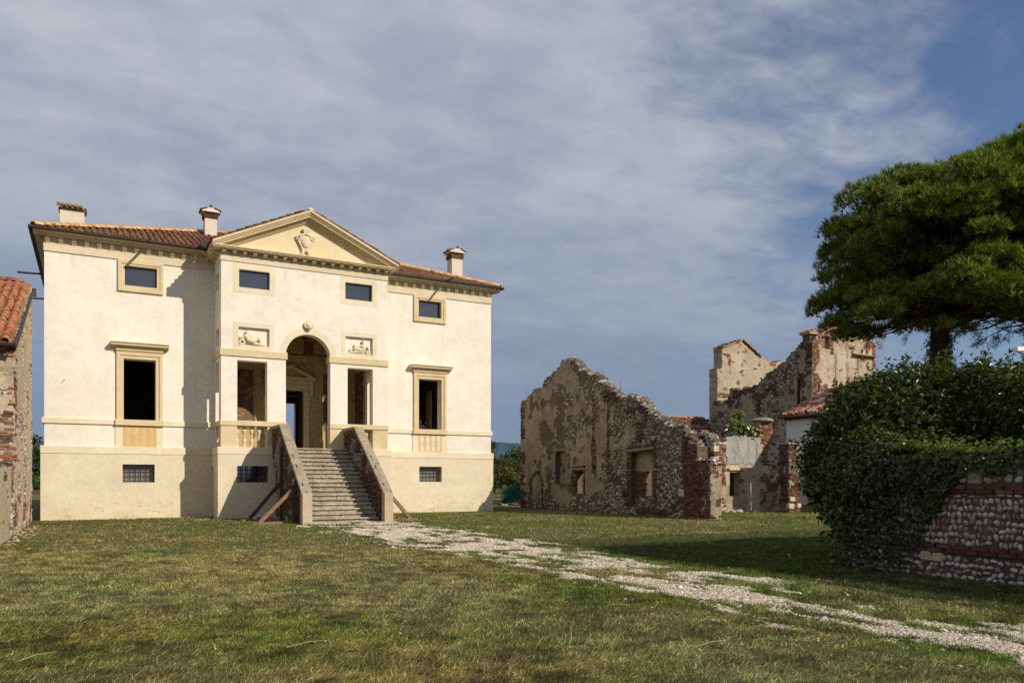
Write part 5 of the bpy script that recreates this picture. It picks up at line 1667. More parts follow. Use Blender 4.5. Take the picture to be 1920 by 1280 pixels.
# ================================================================== ruined gable wall
GX = 21.2
gable_pts = [(22.9, 2.42), (23.62, 2.45), (23.64, 3.15), (24.34, 3.22), (24.36, 3.72), (25.0, 3.81), (25.85, 4.14), (26.56, 4.48), (27.3, 5.1), (27.88, 5.32), (28.39, 5.28), (28.88, 5.44), (29.5, 5.85), (30.15, 6.24), (30.59, 6.45), (31.26, 6.78), (31.96, 7.05), (32.54, 7.58), (33.14, 7.77), (33.8, 7.68), (33.95, 7.44), (34.74, 7.12), (35.56, 6.86), (35.7, 6.60), (36.13, 6.57), (36.7, 6.33), (37.42, 6.02), (38.1, 6.02)]
g_top = poly_top(gable_pts)
G_H = [(31.78, 32.50, .86, 2.02), (26.50, 27.22, .86, 2.02)]
NICHE = [(32.95, 34.40, 1.35, 3.0), (26.35, 27.95, .35, 2.80)]
def gable_zone(u, v):
    n = fbm(u * .55, v * .55, 81, 4); q = fbm(u * 1.6, v * 1.6, 82, 4); s = fbm(u * 4, v * 4, 83, 3)
    t = np.interp(u, [p[0] for p in gable_pts], [p[1] for p in gable_pts])
    z = np.zeros(np.shape(u), int)
    right = np.clip((31.0 - u) / 3.0, 0, 1)
    c = (n * .5 + q * .6) + right * .20 - .62
    c = c + np.clip((.75 - np.abs(t - v)) / .75, 0, 1) * .22 * (u < 33)
    c = c + np.clip((1.0 - v) / 1.0, 0, 1) * .22
    c = np.where((v > 1.8) & (v < 3.6) & (u > 27.9) & (u < 31.5), c - .12, c)
    z = np.where(c > .0, 1, z)
    z = np.where((q > .60) & (u > 30.6), 3, z)
    b = (fbm(u * 1.1 + 9, v * 1.3, 84, 4)) - .035 + .13 * np.clip((2.6 - v) / 2.0, 0, 1) * np.clip((29.6 - u) / 2, 0, 1)
    z = np.where((b > .60) & (u < 30), 2, z)
    z = np.where((u < 24.5) & (q > .36), 2, z)
    z = np.where((u > 37.6) & ((np.floor(v * 1.6) % 2 == 0) | (s > .6)), 2, z)
    # brick lined openings and a blocked arch
    for h in ((31.78, 32.50, .86, 2.02), (26.35, 27.95, .35, 2.80)):
        z = np.where((u > h[0] - .22) & (u < h[1] + .30) & (v > h[2] - .05) & (v < h[3] + .22) & (s > .36), 2, z)
    ra = np.hypot((u - 36.3) / .62, np.maximum(v - 1.2, 0) / .72)
    z = np.where((ra > .82) & (ra < 1.16) & (v < 2.1) & (np.abs(u - 36.3) < .8) & (s > .30), 2, z)
    z = np.where((ra <= .82) & (v < 2.0) & (v > .7), 0, z)
    z = np.where((np.abs(u - 29.65) < .12) & (v > 1.5) & (v < 5.2) & (s > .35), 2, z)
    z = np.where((np.abs(u - 30.9) < .09) & (v > 1.8) & (v < 5.6) & (s > .40), 2, z)
    return z
gab = thing("ruined_gable_wall", "roofless rubble gable wall with patchy plaster and two see-through openings", "ruined wall", (GX, 30.5, 0), "ruined farm walls")
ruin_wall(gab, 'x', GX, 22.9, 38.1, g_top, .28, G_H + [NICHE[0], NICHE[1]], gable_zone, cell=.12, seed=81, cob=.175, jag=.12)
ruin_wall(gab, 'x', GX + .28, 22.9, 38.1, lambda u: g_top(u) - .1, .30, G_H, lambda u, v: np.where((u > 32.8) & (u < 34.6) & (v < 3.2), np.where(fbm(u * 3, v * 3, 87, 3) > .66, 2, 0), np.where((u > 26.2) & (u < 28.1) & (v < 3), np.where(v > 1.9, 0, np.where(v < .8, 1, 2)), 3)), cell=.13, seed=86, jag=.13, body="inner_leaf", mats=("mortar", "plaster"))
ruin_wall(gab, 'y', 22.9, GX, GX + .58, lambda u: 2.40, .3, [], lambda u, v: np.where(fbm(u * 3, v * 3, 89, 3) > .42, 2, 0), seed=88, jag=.03, cap=False, body="wall_end")
MB().bar((GX + .1, 32.85, 3.10), (GX + .1, 34.62, 3.07), .34, .14).build("lintel", M["lintel"], gab, bevel=.01)
MB().bar((GX + .1, 31.6, 2.09), (GX + .1, 32.72, 2.09), .34, .11).build("lintel", M["lintel"], gab, bevel=.01)
MB().bar((GX + .05, 26.22, 2.93), (GX + .05, 28.12, 2.84), .34, .12).build("lintel", M["lintel"], gab, bevel=.01)
for (u, v, a, b) in ((24.55, 1.02, .34, .30), (37.6, 1.5, .36, .26), (24.9, 1.95, .16, .16)):
    MB().box(GX - .05, GX + .1, u - a / 2, u + a / 2, v - b / 2, v + b / 2).build("quoin_stone", M["palestone"], gab, bevel=.02)
# wisps of dead stalks on the crest
def stalks(parent, pts, seed, hgt=.5):
    rr = random.Random(seed); mb = MB()
    for (x, y, z) in pts:
        for k in range(4):
            dx, dy = rr.uniform(-.2, .2), rr.uniform(-.2, .2); h = hgt * rr.uniform(.4, 1.1)
            mb.tube([(x, y, z), (x + dx * .4, y + dy * .4, z + h * .6), (x + dx, y + dy, z + h)], [.007, .005, .002], 4)
    mb.build("dry_stalks", plain("dead_stalk", (.18, .15, .09), .9, .3), parent, kind="stuff")
stalks(gab, [(GX + .2, 30.3, 6.3), (GX + .3, 37.9, 6.0), (GX + .2, 29.0, 5.5)], 3, .9)

# ------------------------------------------------------------------ low ruined walls
low = thing("ruined_low_wall", "low ruined wall with streaked grey plaster, small dark window and brick jamb", "ruined wall", (28.5, 28.2, 0), "ruined farm walls")
lw_top = poly_top([(26.35, 3.35), (27.1, 3.4), (27.12, 3.62), (27.6, 3.70), (28.6, 3.66), (29.4, 3.62), (29.42, 4.5), (30.22, 4.52), (30.24, 3.62), (31.2, 3.55)])
def low_zone(u, v):
    s = fbm(u * 3.2, v * 3.2, 92, 3); q = fbm(u * 1.2, v * 1.2, 93, 3)
    z = np.zeros(np.shape(u), int)
    z = np.where((u < 27.12) & (s > .34), 2, z)
    z = np.where((u > 29.38) & (u < 30.26) & ((v > 3.4) | (s > .46)), 2, z)
    z = np.where((u > 28.08) & (u < 28.35) & (v > .6) & (v < 1.6) & (s > .4), 2, z)
    z = np.where((v > 2.25) & (u > 27.12) & (u < 29.4), 4, z)
    z = np.where((q > .62) & (v < 2.2), 3, z)
    z = np.where((u > 30.3) & (s > .5), 2, z)
    return z
LH = [(27.35, 28.07, .75, 2.0)]
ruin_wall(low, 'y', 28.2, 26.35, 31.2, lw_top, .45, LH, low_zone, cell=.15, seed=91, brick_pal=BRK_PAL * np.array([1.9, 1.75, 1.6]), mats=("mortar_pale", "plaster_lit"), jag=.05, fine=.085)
# streaked upper render as its own coat
def coat(root, face, at, u0, u1, v0, v1, mat, seed, step=.09, lift=.035):
    rng = np.random.default_rng(seed)
    us = np.arange(u0, u1 + step, step); vs = np.arange(v0, v1 + step, step)
    U, Vv = np.meshgrid(us, vs, indexing='ij')
    edge = np.minimum.reduce([U - u0, u1 - U, Vv - v0, v1 - Vv])
    ok = (edge + (fbm(U * 2.2, Vv * 2.2, seed, 3) - .5) * .45) > .0
    U = U + rng.uniform(-.02, .02, U.shape); Vv = Vv + rng.uniform(-.02, .02, U.shape)
    w = lift + (fbm(U * 2, Vv * 2, seed + 1, 3) - .5) * .02
    A = np.stack([at - w, U, Vv], -1) if face == 'x' else np.stack([U, at - w, Vv], -1)
    B = np.stack([at + 0 * w + .01, U, Vv], -1) if face == 'x' else np.stack([U, at + 0 * w + .01, Vv], -1)
    nv = len(vs); i, j = np.where(ok[:-1, :-1]); a = i * nv + j
    n = U.size
    S = np.pad(ok[:-1, :-1], 1)
    FF = [np.stack([a, a + nv, a + nv + 1, a + 1], -1)]
    for di, dj, p, q in ((-1, 0, 0, 1), (1, 0, nv, nv + 1), (0, -1, 0, nv), (0, 1, 1, nv + 1)):
        m = ~S[i + 1 + di, j + 1 + dj]
        FF.append(np.stack([(a + p)[m], (a + q)[m], (a + q)[m] + n, (a + p)[m] + n], -1))
    npmesh("render_coat", np.concatenate([A.reshape(-1, 3), B.reshape(-1, 3)]), np.concatenate(FF), M[mat], root)
coat(low, 'y', 28.2, 27.10, 29.42, 2.22, 3.66, "plaster_grey", 94)
coat(low, 'y', 28.2, 30.25, 31.15, 1.9, 3.5, "plaster_grey", 95)
MB().bar((27.22, 28.14, 2.07), (28.25, 28.14, 2.07), .16, .12).build("lintel", M["palestone"], low, bevel=.01)
MB().lathe([(.50, 4.48), (.56, 4.50), (.56, 4.58), (.40, 4.66)], 29.82, 28.42, 10).build("pier_cap", M["mortar_pale"], low)
MB().box(27.2, 28.3, 28.66, 28.71, .5, 2.3).build("window_dark_sheet", M["darkwood"], low)  # added dark sheet standing in for the shaded interior behind the window
xw = thing("ruined_cross_wall", "shaded cross wall of grey plaster with pale corner blocks between gable and low wall", "ruined wall", (26.4, 30, 0), "ruined farm walls")
ruin_wall(xw, 'x', 26.35, 28.2, 33.0, poly_top([(28.2, 3.4), (28.5, 3.75), (29.5, 4.0), (31, 4.1), (33, 4.9)]), .45, [], lambda u, v: np.where((v < 1.2) & (fbm(u, v, 97, 3) > .5), 2, np.where(fbm(u * 2, v * 2, 98, 3) > .6, 2, 0)), seed=96, mats=("mortar", "plaster_grey"), jag=.08)
for z, a in ((3.05, .30), (2.55, .24), (2.2, .2)):
    MB().box(26.28, 26.62, 28.12, 28.35, z - a / 2, z + a / 2).build("quoin_stone", M["palestone"], xw, bevel=.015)

pier = thing("ruined_brick_pier", "broken brick gate pier with pale base blocks in front of the white house", "ruined pier", (29.4, 26.3, 0), "ruined farm walls")
pz = lambda u, v: np.where(fbm(u * 2.4, v * 2.4, 101, 3) > .44, 2, np.where(fbm(u * 3, v * 3, 102, 3) > .5, 0, 3))
ruin_wall(pier, 'x', 29.0, 26.0, 26.6, lambda u: 3.22, .375, [], pz, seed=103, cell=.14, cap=False, jag=.03)
ruin_wall(pier, 'y', 26.0, 29.0, 29.75, lambda u: 3.22, .6, [], pz, seed=104, cell=.14, cap=False, jag=.03, body="pier_core")
MB().box(28.93, 29.82, 25.94, 26.68, 3.22, 3.31).build("pier_cap", M["coping"], pier, bevel=.015)
for x0, x1, z0, z1 in ((29.02, 29.36, .52, .74), (28.96, 29.28, .18, .42), (29.52, 29.78, .22, .42)):
    MB().box(x0, x1, 25.93, 26.12, z0, z1).build("quoin_stone", M["palestone"], pier, bevel=.015)

iw = thing("ruined_inner_wall", "lit plaster wall with a small niche seen through the gable openings", "ruined wall", (24, 33, 0), "ruined farm walls")
ruin_wall(iw, 'y', 33.2, 21.8, 26.3, poly_top([(21.8, 3.2), (24, 3.4), (26.3, 3.3)]), .4, [(24.55, 25.3, 1.75, 2.75)], lambda u, v: np.where(fbm(u * 2, v * 2, 113, 3) > .64, 2, 0), seed=112, mats=("mortar_pale", "plaster_lit"), jag=.05)
bk = thing("ruined_brick_wall", "long brick and cobble wall with grassy crest behind the gable", "ruined wall", (37, 52, 0), "ruined farm walls")
ruin_wall(bk, 'y', 51.9, 34.5, 47.9, poly_top([(34.5, 7.2), (36, 7.15), (42, 7.0), (47.9, 6.9)]), .5, [], lambda u, v: np.where((v > 6.05) & (v < 6.3), 1, np.where((v > 5.0), 2, np.where(v > 3.4, 1, 0))), seed=111, mats=("mortar_pale", "plaster_lit"), jag=.06, cob=.24, brick_len=.30, cap_pal=BRK_PAL * 1.2, brick_pal=BRK_PAL * 1.6, cob_pal=COB_RUIN * 1.25, cell=.24, fine=.16)
stalks(bk, [(34.5 + k * .45, 52.1, 7.0) for k in range(18)], 9, .5)

# ------------------------------------------------------------------ ruined tower house
TX, TY = 48.0, 40.8
tower = thing("ruined_tower_house", "tall ruined house with a sunlit plastered gable and crumbling shaded flank", "ruined house", (TX, TY, 0))
t_flank = poly_top([(40.8, 12.0), (41.7, 12.12), (42.7, 11.4), (43.5, 10.9), (44.3, 10.45), (45.2, 10.1), (46.0, 9.5), (47.8, 9.25), (49.3, 9.3), (49.65, 8.25), (51.6, 8.3), (51.7, 6.6), (60, 6.4)])
def flank_zone(u, v):
    n = fbm(u * .5, v * .5, 121, 4); s = fbm(u * 1.8, v * 1.8, 122, 3)
    z = np.where(n * .5 + s * .5 > .47, 1, 0)
    z = np.where((u < 42.0) & (v > 6), 0, z)
    z = np.where((s > .60), 2, z)
    z = np.where((u < 41.4) & (v > 9.5), 2, z)
    z = np.where((v < 7.2) & (n < .5), 0, z)
    return z
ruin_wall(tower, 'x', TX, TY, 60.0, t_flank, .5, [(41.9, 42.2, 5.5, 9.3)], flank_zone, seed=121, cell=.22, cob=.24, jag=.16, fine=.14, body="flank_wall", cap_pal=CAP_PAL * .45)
t_front = poly_top([(48.0, 12.05), (48.45, 12.3), (50.2, 13.2), (51.1, 13.6), (52.05, 13.8), (53.2, 13.35), (55.3, 12.2)])
def front_zone(u, v):
    s = fbm(u * 2.0, v * 2.0, 125, 3)
    z = np.zeros(np.shape(u), int)
    edge = np.clip(.75 + (v > 7.8) * .35 - (u - 48), 0, 1)
    z = np.where((u < 49.0) & (v > 7.6) & (s > .62 - edge * .42), 2, z)
    z = np.where((u > 54.9) & (s > .35), 2, z)
    t = np.interp(u, [48, 48.45, 50.2, 51.1, 52.05, 53.2, 55.3], [12.05, 12.3, 13.2, 13.6, 13.8, 13.35, 12.2])
    z = np.where((t - v < .38) & (s > .34), 2, z)
    z = np.where((u > 50.0) & (u < 50.4) & (v > 11.2) & (s > .3), 2, z)
    z = np.where((s > .71), 2, z)
    z = np.where((np.abs(u - 52.3) < .5) & (np.abs(v - 11.9) < .16), 2, z)
    return z
TH = [(49.0, 49.95, 11.55, 12.55), (48.62, 48.86, 8.2, 9.0), (53.55, 53.80, 11.55, 11.85), (54.15, 54.4, 11.55, 11.85), (48.34, 48.45, 9.9, 10.45)]
ruin_wall(tower, 'y', TY, TX, 55.3, t_front, .5, TH, front_zone, seed=124, brick_pal=BRK_PAL * np.array([1.9, 1.75, 1.6]), cell=.2, mats=("mortar_pale", "plaster_lit"), jag=.06, fine=.13, cap=False, body="gable_wall")
MB().box(49.02, 49.55, TY + .12, TY + .18, 11.57, 12.5).build("board_shutter", M["prop"], tower)
MB().box(48.98, 50.0, TY - .02, TY + .2, 12.55, 12.66).build("lintel", M["lintel"], tower)
MB().box(48.95, 50.0, TY - .05, TY + .2, 11.46, 11.55).build("sill", M["palestone"], tower)
MB().prism([(TY + .2, 11.45), (TY - .35, 11.38), (TY - .35, 11.32), (TY + .2, 11.30)], 52.5, 55.2, 'x').build("ledge", M["lintel"], tower)
MB().box(50.9, 53.3, TY - .12, TY + .2, 13.05, 13.14).build("ledge", M["lintel"], tower)
far_top = poly_top([(48.0, 11.2), (48.55, 11.35), (48.57, 13.0), (49.0, 13.2), (51.0, 13.85), (53.2, 12.6), (54.2, 12.4), (57.5, 12.45)])
fz = lambda u, v: np.where((v > 8.7) & (v < 9.1) & (fbm(u * 2, v * 2, 129, 3) > .42), 2, np.where(fbm(u * 2, v * 2, 128, 3) > .70, 2, 0))
ruin_wall(tower, 'y', 51.0, 48.05, 57.5, far_top, 1.0, [], fz, seed=127, brick_pal=BRK_PAL * np.array([1.9, 1.75, 1.6]), cell=.17, mats=("mortar_pale", "plaster_lit"), jag=.22, fine=.14, cap=False, body="rear_gable")
MB().box(55.0, 55.3, TY + .5, 51, 0, 11.5).build("far_flank", M["plaster"], tower)
for x0, x1, z0, z1 in ((50.45, 50.75, 5.5, 11.3), (51.75, 52.0, 7.5, 13.0), (53.1, 53.3, 8.0, 11.2)):
    coat(tower, 'y', TY, x0, x1, z0, z1, "plaster", int(x0 * 10), .11, .05)
coat(tower, 'y', TY, 48.1, 49.4, 5.5, 7.6, "plaster", 140, .14, .045)
# scraps of tile on the two gables
def scrap(x0, z0, x1, z1, y0, y1, seed, keep=.9):
    d = Vector((x1 - x0, 0, z1 - z0)); L = d.length; d.normalize()
    rv = random.Random(seed)
    m = MB()
    n_ = Vector((-d.z, 0, d.x)) * .05
    m.prism([(x0, z0), (x1, z1), (x1 + n_.x, z1 + n_.z), (x0 + n_.x, z0 + n_.z)] if d.x > 0 else [(x0, z0), (x0 - n_.x, z0 - n_.z), (x1 - n_.x, z1 - n_.z), (x1, z1)], y0, y1, 'y')
    rf = m.build("roof_remnant", M["tile_new"], tower)
    if d.x > 0: P0, e = (x0, y1, z0 + .06), (0, -1, 0)
    else: P0, e = (x0, y0, z0 + .06), (0, 1, 0)
    tile_roof(rf, M["tile"], P0, e, d, y1 - y0, L, .24, .36, lambda a, b: rv.random() < keep, 18, seed)
scrap(48.3, 12.28, 51.2, 13.72, TY - .12, TY + .9, 131)
scrap(55.5, 12.2, 52.0, 13.9, TY - .05, TY + .6, 134, .8)
scrap(48.45, 13.05, 50.9, 13.95, 50.8, 52.0, 132, .7)
scrap(53.3, 12.62, 51.0, 13.95, 50.8, 52.0, 133, .9)
mb = MB().box(48.05, 48.85, TY + .25, TY + .95, 11.6, 12.62)
ch = mb.build("chimney", M["wallbrick"], tower)
MB().prism([(47.85, 12.62), (49.05, 12.62), (49.05, 12.70), (48.45, 13.0), (47.85, 12.70)], TY + .10, TY + 1.1, 'y').build("chimney_gable", M["mortar_pale"], ch)
tile_roof(ch, M["tile_new"], (47.8, TY + 1.15, 12.72), (0, -1, 0), (1, 0, .50), 1.1, .75, .22, .3, lambda a, b: True, 20, 135)
tile_roof(ch, M["tile_new"], (49.1, TY + .05, 12.72), (0, 1, 0), (-1, 0, .50), 1.1, .75, .22, .3, lambda a, b: True, 20, 136)

# ------------------------------------------------------------------ white outbuilding with tile roof
wh = thing("white_house", "low white rendered house with red and white tile roof behind the bush", "house", (34.5, 26, 0))
HX0, HX1, HY0, HY1 = 31.5, 38.6, 23.9, 28.4
mb = MB().box(HX0, HX1, HY0, HY1, -.1, 4.72)
mb.prism([(HX0, 4.72), (HX1, 4.72), (35.05, 6.3)], HY0, HY1, 'y')
mb.build("wall", M["white"], wh)
MB().box(HX0 - .02, HX1 + .02, HY0 - .02, HY1 + .02, -.1, .30).build("plinth", M["plaster"], wh)
mb = MB(); sl2 = (6.42 - 4.80) / 3.85
hr_ = []
L_, R_, T_ = (HX0 - .30, 4.74), (HX1 + .30, 4.74), (35.05, 4.74 + 3.85 * sl2)
mb.prism([L_, T_, (T_[0], T_[1] + .09), (L_[0], L_[1] + .09)], HY0 - .25, HY1 + .12, 'y')
mb.prism([T_, R_, (R_[0], R_[1] + .09), (T_[0], T_[1] + .09)], HY0 - .25, HY1 + .12, 'y')
hroof = mb.build("roof", M["tile_new"], wh)
tile_roof(hroof, M["tile_new"], (HX0 - .34, HY1 + .14, 4.83), (0, -1, 0), (1, 0, sl2), HY1 - HY0 + .4, 3.9 * math.sqrt(1 + sl2 ** 2), .235, .36, lambda a, b: True, 140, 15)
eb = MB().box(HX0 - .22, HX0, 0, .1, 4.60, 4.72).build("eaves_brick", M["wallbrick"], wh)
eb.matrix_basis = Matrix.Translation((0, HY0 + .1, 0))
copies(eb, [Matrix.Translation((0, HY0 + .1 + k * .25, 0)) for k in range(1, 18)], wh, "eaves_brick")
MB().tube([(HX0 - .40, HY0 - .3, 4.74), (HX0 - .40, HY1 + .2, 4.74)], .055, 8).build("gutter", M["gutter"], wh)

fh = thing("farmhouse", "distant house whose tile roof just shows above the hedge at right", "house", (50, 25, 0))
MB().box(45, 58, 23, 30, -.1, 6.0).build("wall", M["white"], fh)
mb = MB(); mb.prism([(22.6, 6.0), (30.4, 6.0), (26.5, 8.1)], 44.6, 58.4, 'x')
fr = mb.build("roof", M["tile_new"], fh)
tile_roof(fr, M["tile_new"], (44.6, 22.5, 6.02), (1, 0, 0), (0, 1, 2.1 / 3.9), 13.6, 4.4, .25, .38, lambda a, b: True, 40, 16)
for x in (47, 50): MB().box(x, x + .8, 22.97, 23.05, 2, 3.4).build("window", M["dusty"], fh)

lamp = thing("street_lamp", "white lamp head on a slim pole at the right edge above the hedge", "street lamp", (27.9, 14.6, 0))
MB().tube([(27.9, 14.6, 0), (27.9, 14.6, 5.75), (27.75, 14.65, 5.98), (27.55, 14.7, 6.0)], [.05, .04, .035, .03], 8).build("pole", M["steel"], lamp)
MB().prism([(27.02, 5.83), (27.6, 5.88), (27.6, 6.02), (27.02, 6.0)], 14.6, 14.8, 'y').build("lamp_head", M["lampwhite"], lamp, bevel=.02)

# ================================================================== cobble boundary wall on the right
CWX = 12.0
cw = thing("cobble_wall", "boundary wall of rounded river stones with two red brick bands", "wall", (CWX, 6, 0))
WY0, WY1, WTOP = -4.0, 9.35, 1.86
rng = np.random.default_rng(3)
V, F = [], []
us = np.arange(WY0, WY1 + .01, .15); vs = np.arange(-.1, WTOP + .01, .14)
U, Vv = np.meshgrid(us, vs, indexing='ij')
Wd = (fbm(U * 3, Vv * 3, 140, 3) - .5) * .05
A_ = np.stack([CWX + Wd, U, Vv], -1).reshape(-1, 3); nv = len(vs)
i, j = np.meshgrid(np.arange(len(us) - 1), np.arange(nv - 1), indexing='ij'); a = (i * nv + j).ravel()
npmesh("mortar_bed", A_, np.stack([a, a + nv, a + nv + 1, a + 1], -1), M["mortar_dark"], cw, smooth=True)
MB().box(CWX + .03, CWX + .48, WY0, WY1, -.1, WTOP - .02).build("wall_core", M["mortar_dark"], cw)
tv, tf = dome_template(8, 3)
variants = []
for k in range(7):
    q = tv.copy()
    ang = np.arctan2(q[:, 1], q[:, 0])
    rad = 1 + .16 * np.sin(2 * ang + k) + .10 * np.sin(3 * ang + 2.1 * k) + rng.uniform(-.05, .05, len(q))
    q[:, 0] *= rad; q[:, 1] *= rad; q[:, 2] *= (1 + .2 * np.sin(ang + k)) 
    me = bpy.data.meshes.new("cobble"); me.from_pydata([(-p[2], p[0], p[1]) for p in q], [], [tuple(t) for t in tf]); me.update(); me.shade_smooth()
    me.materials.append(M["cobble"]); variants.append((me, q))
stones = []
def course(z, hh, w_lo, w_hi, dep, tilt):
    y = WY0 + rng.uniform(0, .1)
    while y < WY1 - .06:
        w = rng.uniform(w_lo, w_hi)
        if rng.random() > .035:
            stones.append((y + w / 2, z + rng.uniform(-.02, .02), w * .49, hh * rng.uniform(.34, .56), dep * rng.uniform(.6, 1.1), rng.normal(0, tilt)))
        y += w + rng.uniform(.0, .02)
for k in range(4): course(.045 + k * .095, .09, .055, .13, .045, .3)
for k in range(7): course(.60 + k * .108, .115, .048, .10, .05, .24)
course(1.335, .045, .08, .15, .03, .1)
course(1.59, .12, .09, .2, .05, .2)
course(1.72, .10, .10, .2, .05, .2)
stones.sort(key=lambda s: abs(s[0] - 7.4))
def stone_m(s):
    y, z, a, b, d, t = s
    return Matrix.Translation((CWX - .005, y, z)) @ Matrix.Rotation(t, 4, 'X') @ Matrix.Diagonal((d, a, b, 1))
for k, s in enumerate(stones[:300]):
    o = bpy.data.objects.new("cobble", variants[k % 7][0]); put(o, cw); o.matrix_basis = stone_m(s)
rest = stones[300:]
if rest:
    q = variants[0][1]; tvx = np.stack([-q[:, 2], q[:, 0], q[:, 1]], -1)
    V, F = stamp(tvx, tf, [np.array(stone_m(s)) for s in rest])
    c = COB_PAL[rng.integers(0, len(COB_PAL), len(rest))] * rng.uniform(.7, 1.1, (len(rest), 1))
    npmesh("cobbles", V, F, M["stones"], cw, cols=np.repeat(c, len(tvx), 0), smooth=True, kind="stuff")
bmesh_b = MB().box(-.055, .1, -.135, .135, -.029, .029).mesh("brick"); bmesh_b.materials.append(M["wallbrick"])
for z, off in ((.455, 0), (.520, .13), (1.405, .05), (1.470, .19)):
    y = WY0 + off
    while y < WY1 - .1:
        if y > 5.2:
            o = bpy.data.objects.new("brick", bmesh_b); put(o, cw)
            o.matrix_basis = Matrix.Translation((CWX + rng.uniform(-.012, .012), y + .14, z)) @ Matrix.Diagonal((1, rng.uniform(.9, 1.02), rng.uniform(.92, 1.05), 1))
        y += .283
mb = MB()
for z, off in ((.455, 0), (.520, .13), (1.405, .05), (1.470, .19)):
    y = WY0 + off
    while y <= 5.2: mb.box(CWX - .055, CWX + .1, y + .005, y + .275, z - .029, z + .029); y += .283
mb.build("brick_band", M["wallbrick"], cw, kind="stuff")
for y, z, a, b in ((7.1, 1.63, .11, .12), (7.9, .345, .09, .08), (7.7, .335, .09, .075)):
    MB().box(CWX - .06, CWX + .1, y - a, y + a, z - b, z + b).build("squared_stone", M["coping"] if z > 1 else M["palestone"], cw, bevel=.025)

# ================================================================== foliage
def leaf_mesh(name, P, N, size, cols, mat, parent, wid=.42, fold=.25, rng=RNG, kind=None, droop=.3):
    """folded leaves: 2 quads each, at P, roughly facing N"""
    n = len(P)
    N = N / np.maximum(np.linalg.norm(N, axis=1, keepdims=True), 1e-6)
    rnd = rng.normal(0, 1, (n, 3)); rnd[:, 2] -= droop
    d = rnd - N * np.sum(rnd * N, 1, keepdims=True)
    d /= np.maximum(np.linalg.norm(d, axis=1, keepdims=True), 1e-6)
    s = np.cross(N, d)
    L = size * rng.uniform(.65, 1.3, n); Wd = L * wid * rng.uniform(.8, 1.2, n)
    a = P; b = P + d * L[:, None]
    m1 = P + d * (L * .5)[:, None] + s * (Wd * .5)[:, None] + N * (L * fold * .4)[:, None]
    m2 = P + d * (L * .5)[:, None] - s * (Wd * .5)[:, None] + N * (L * fold * .4)[:, None]
    b = b - N * (L * .15)[:, None]
    V = np.stack([a, m1, b, m2], 1).reshape(-1, 3)
    k = np.arange(n) * 4
    F = np.concatenate([np.stack([k, k + 1, k + 2], -1), np.stack([k, k + 2, k + 3], -1)])
    return npmesh(name, V, F, mat, parent, cols=np.repeat(cols, 4, 0), kind=kind)

def greens(n, pal, rng=RNG, lo=.65, hi=1.25):
    pal = np.array(pal)
    return pal[rng.integers(0, len(pal), n)] * rng.uniform(lo, hi, (n, 1))

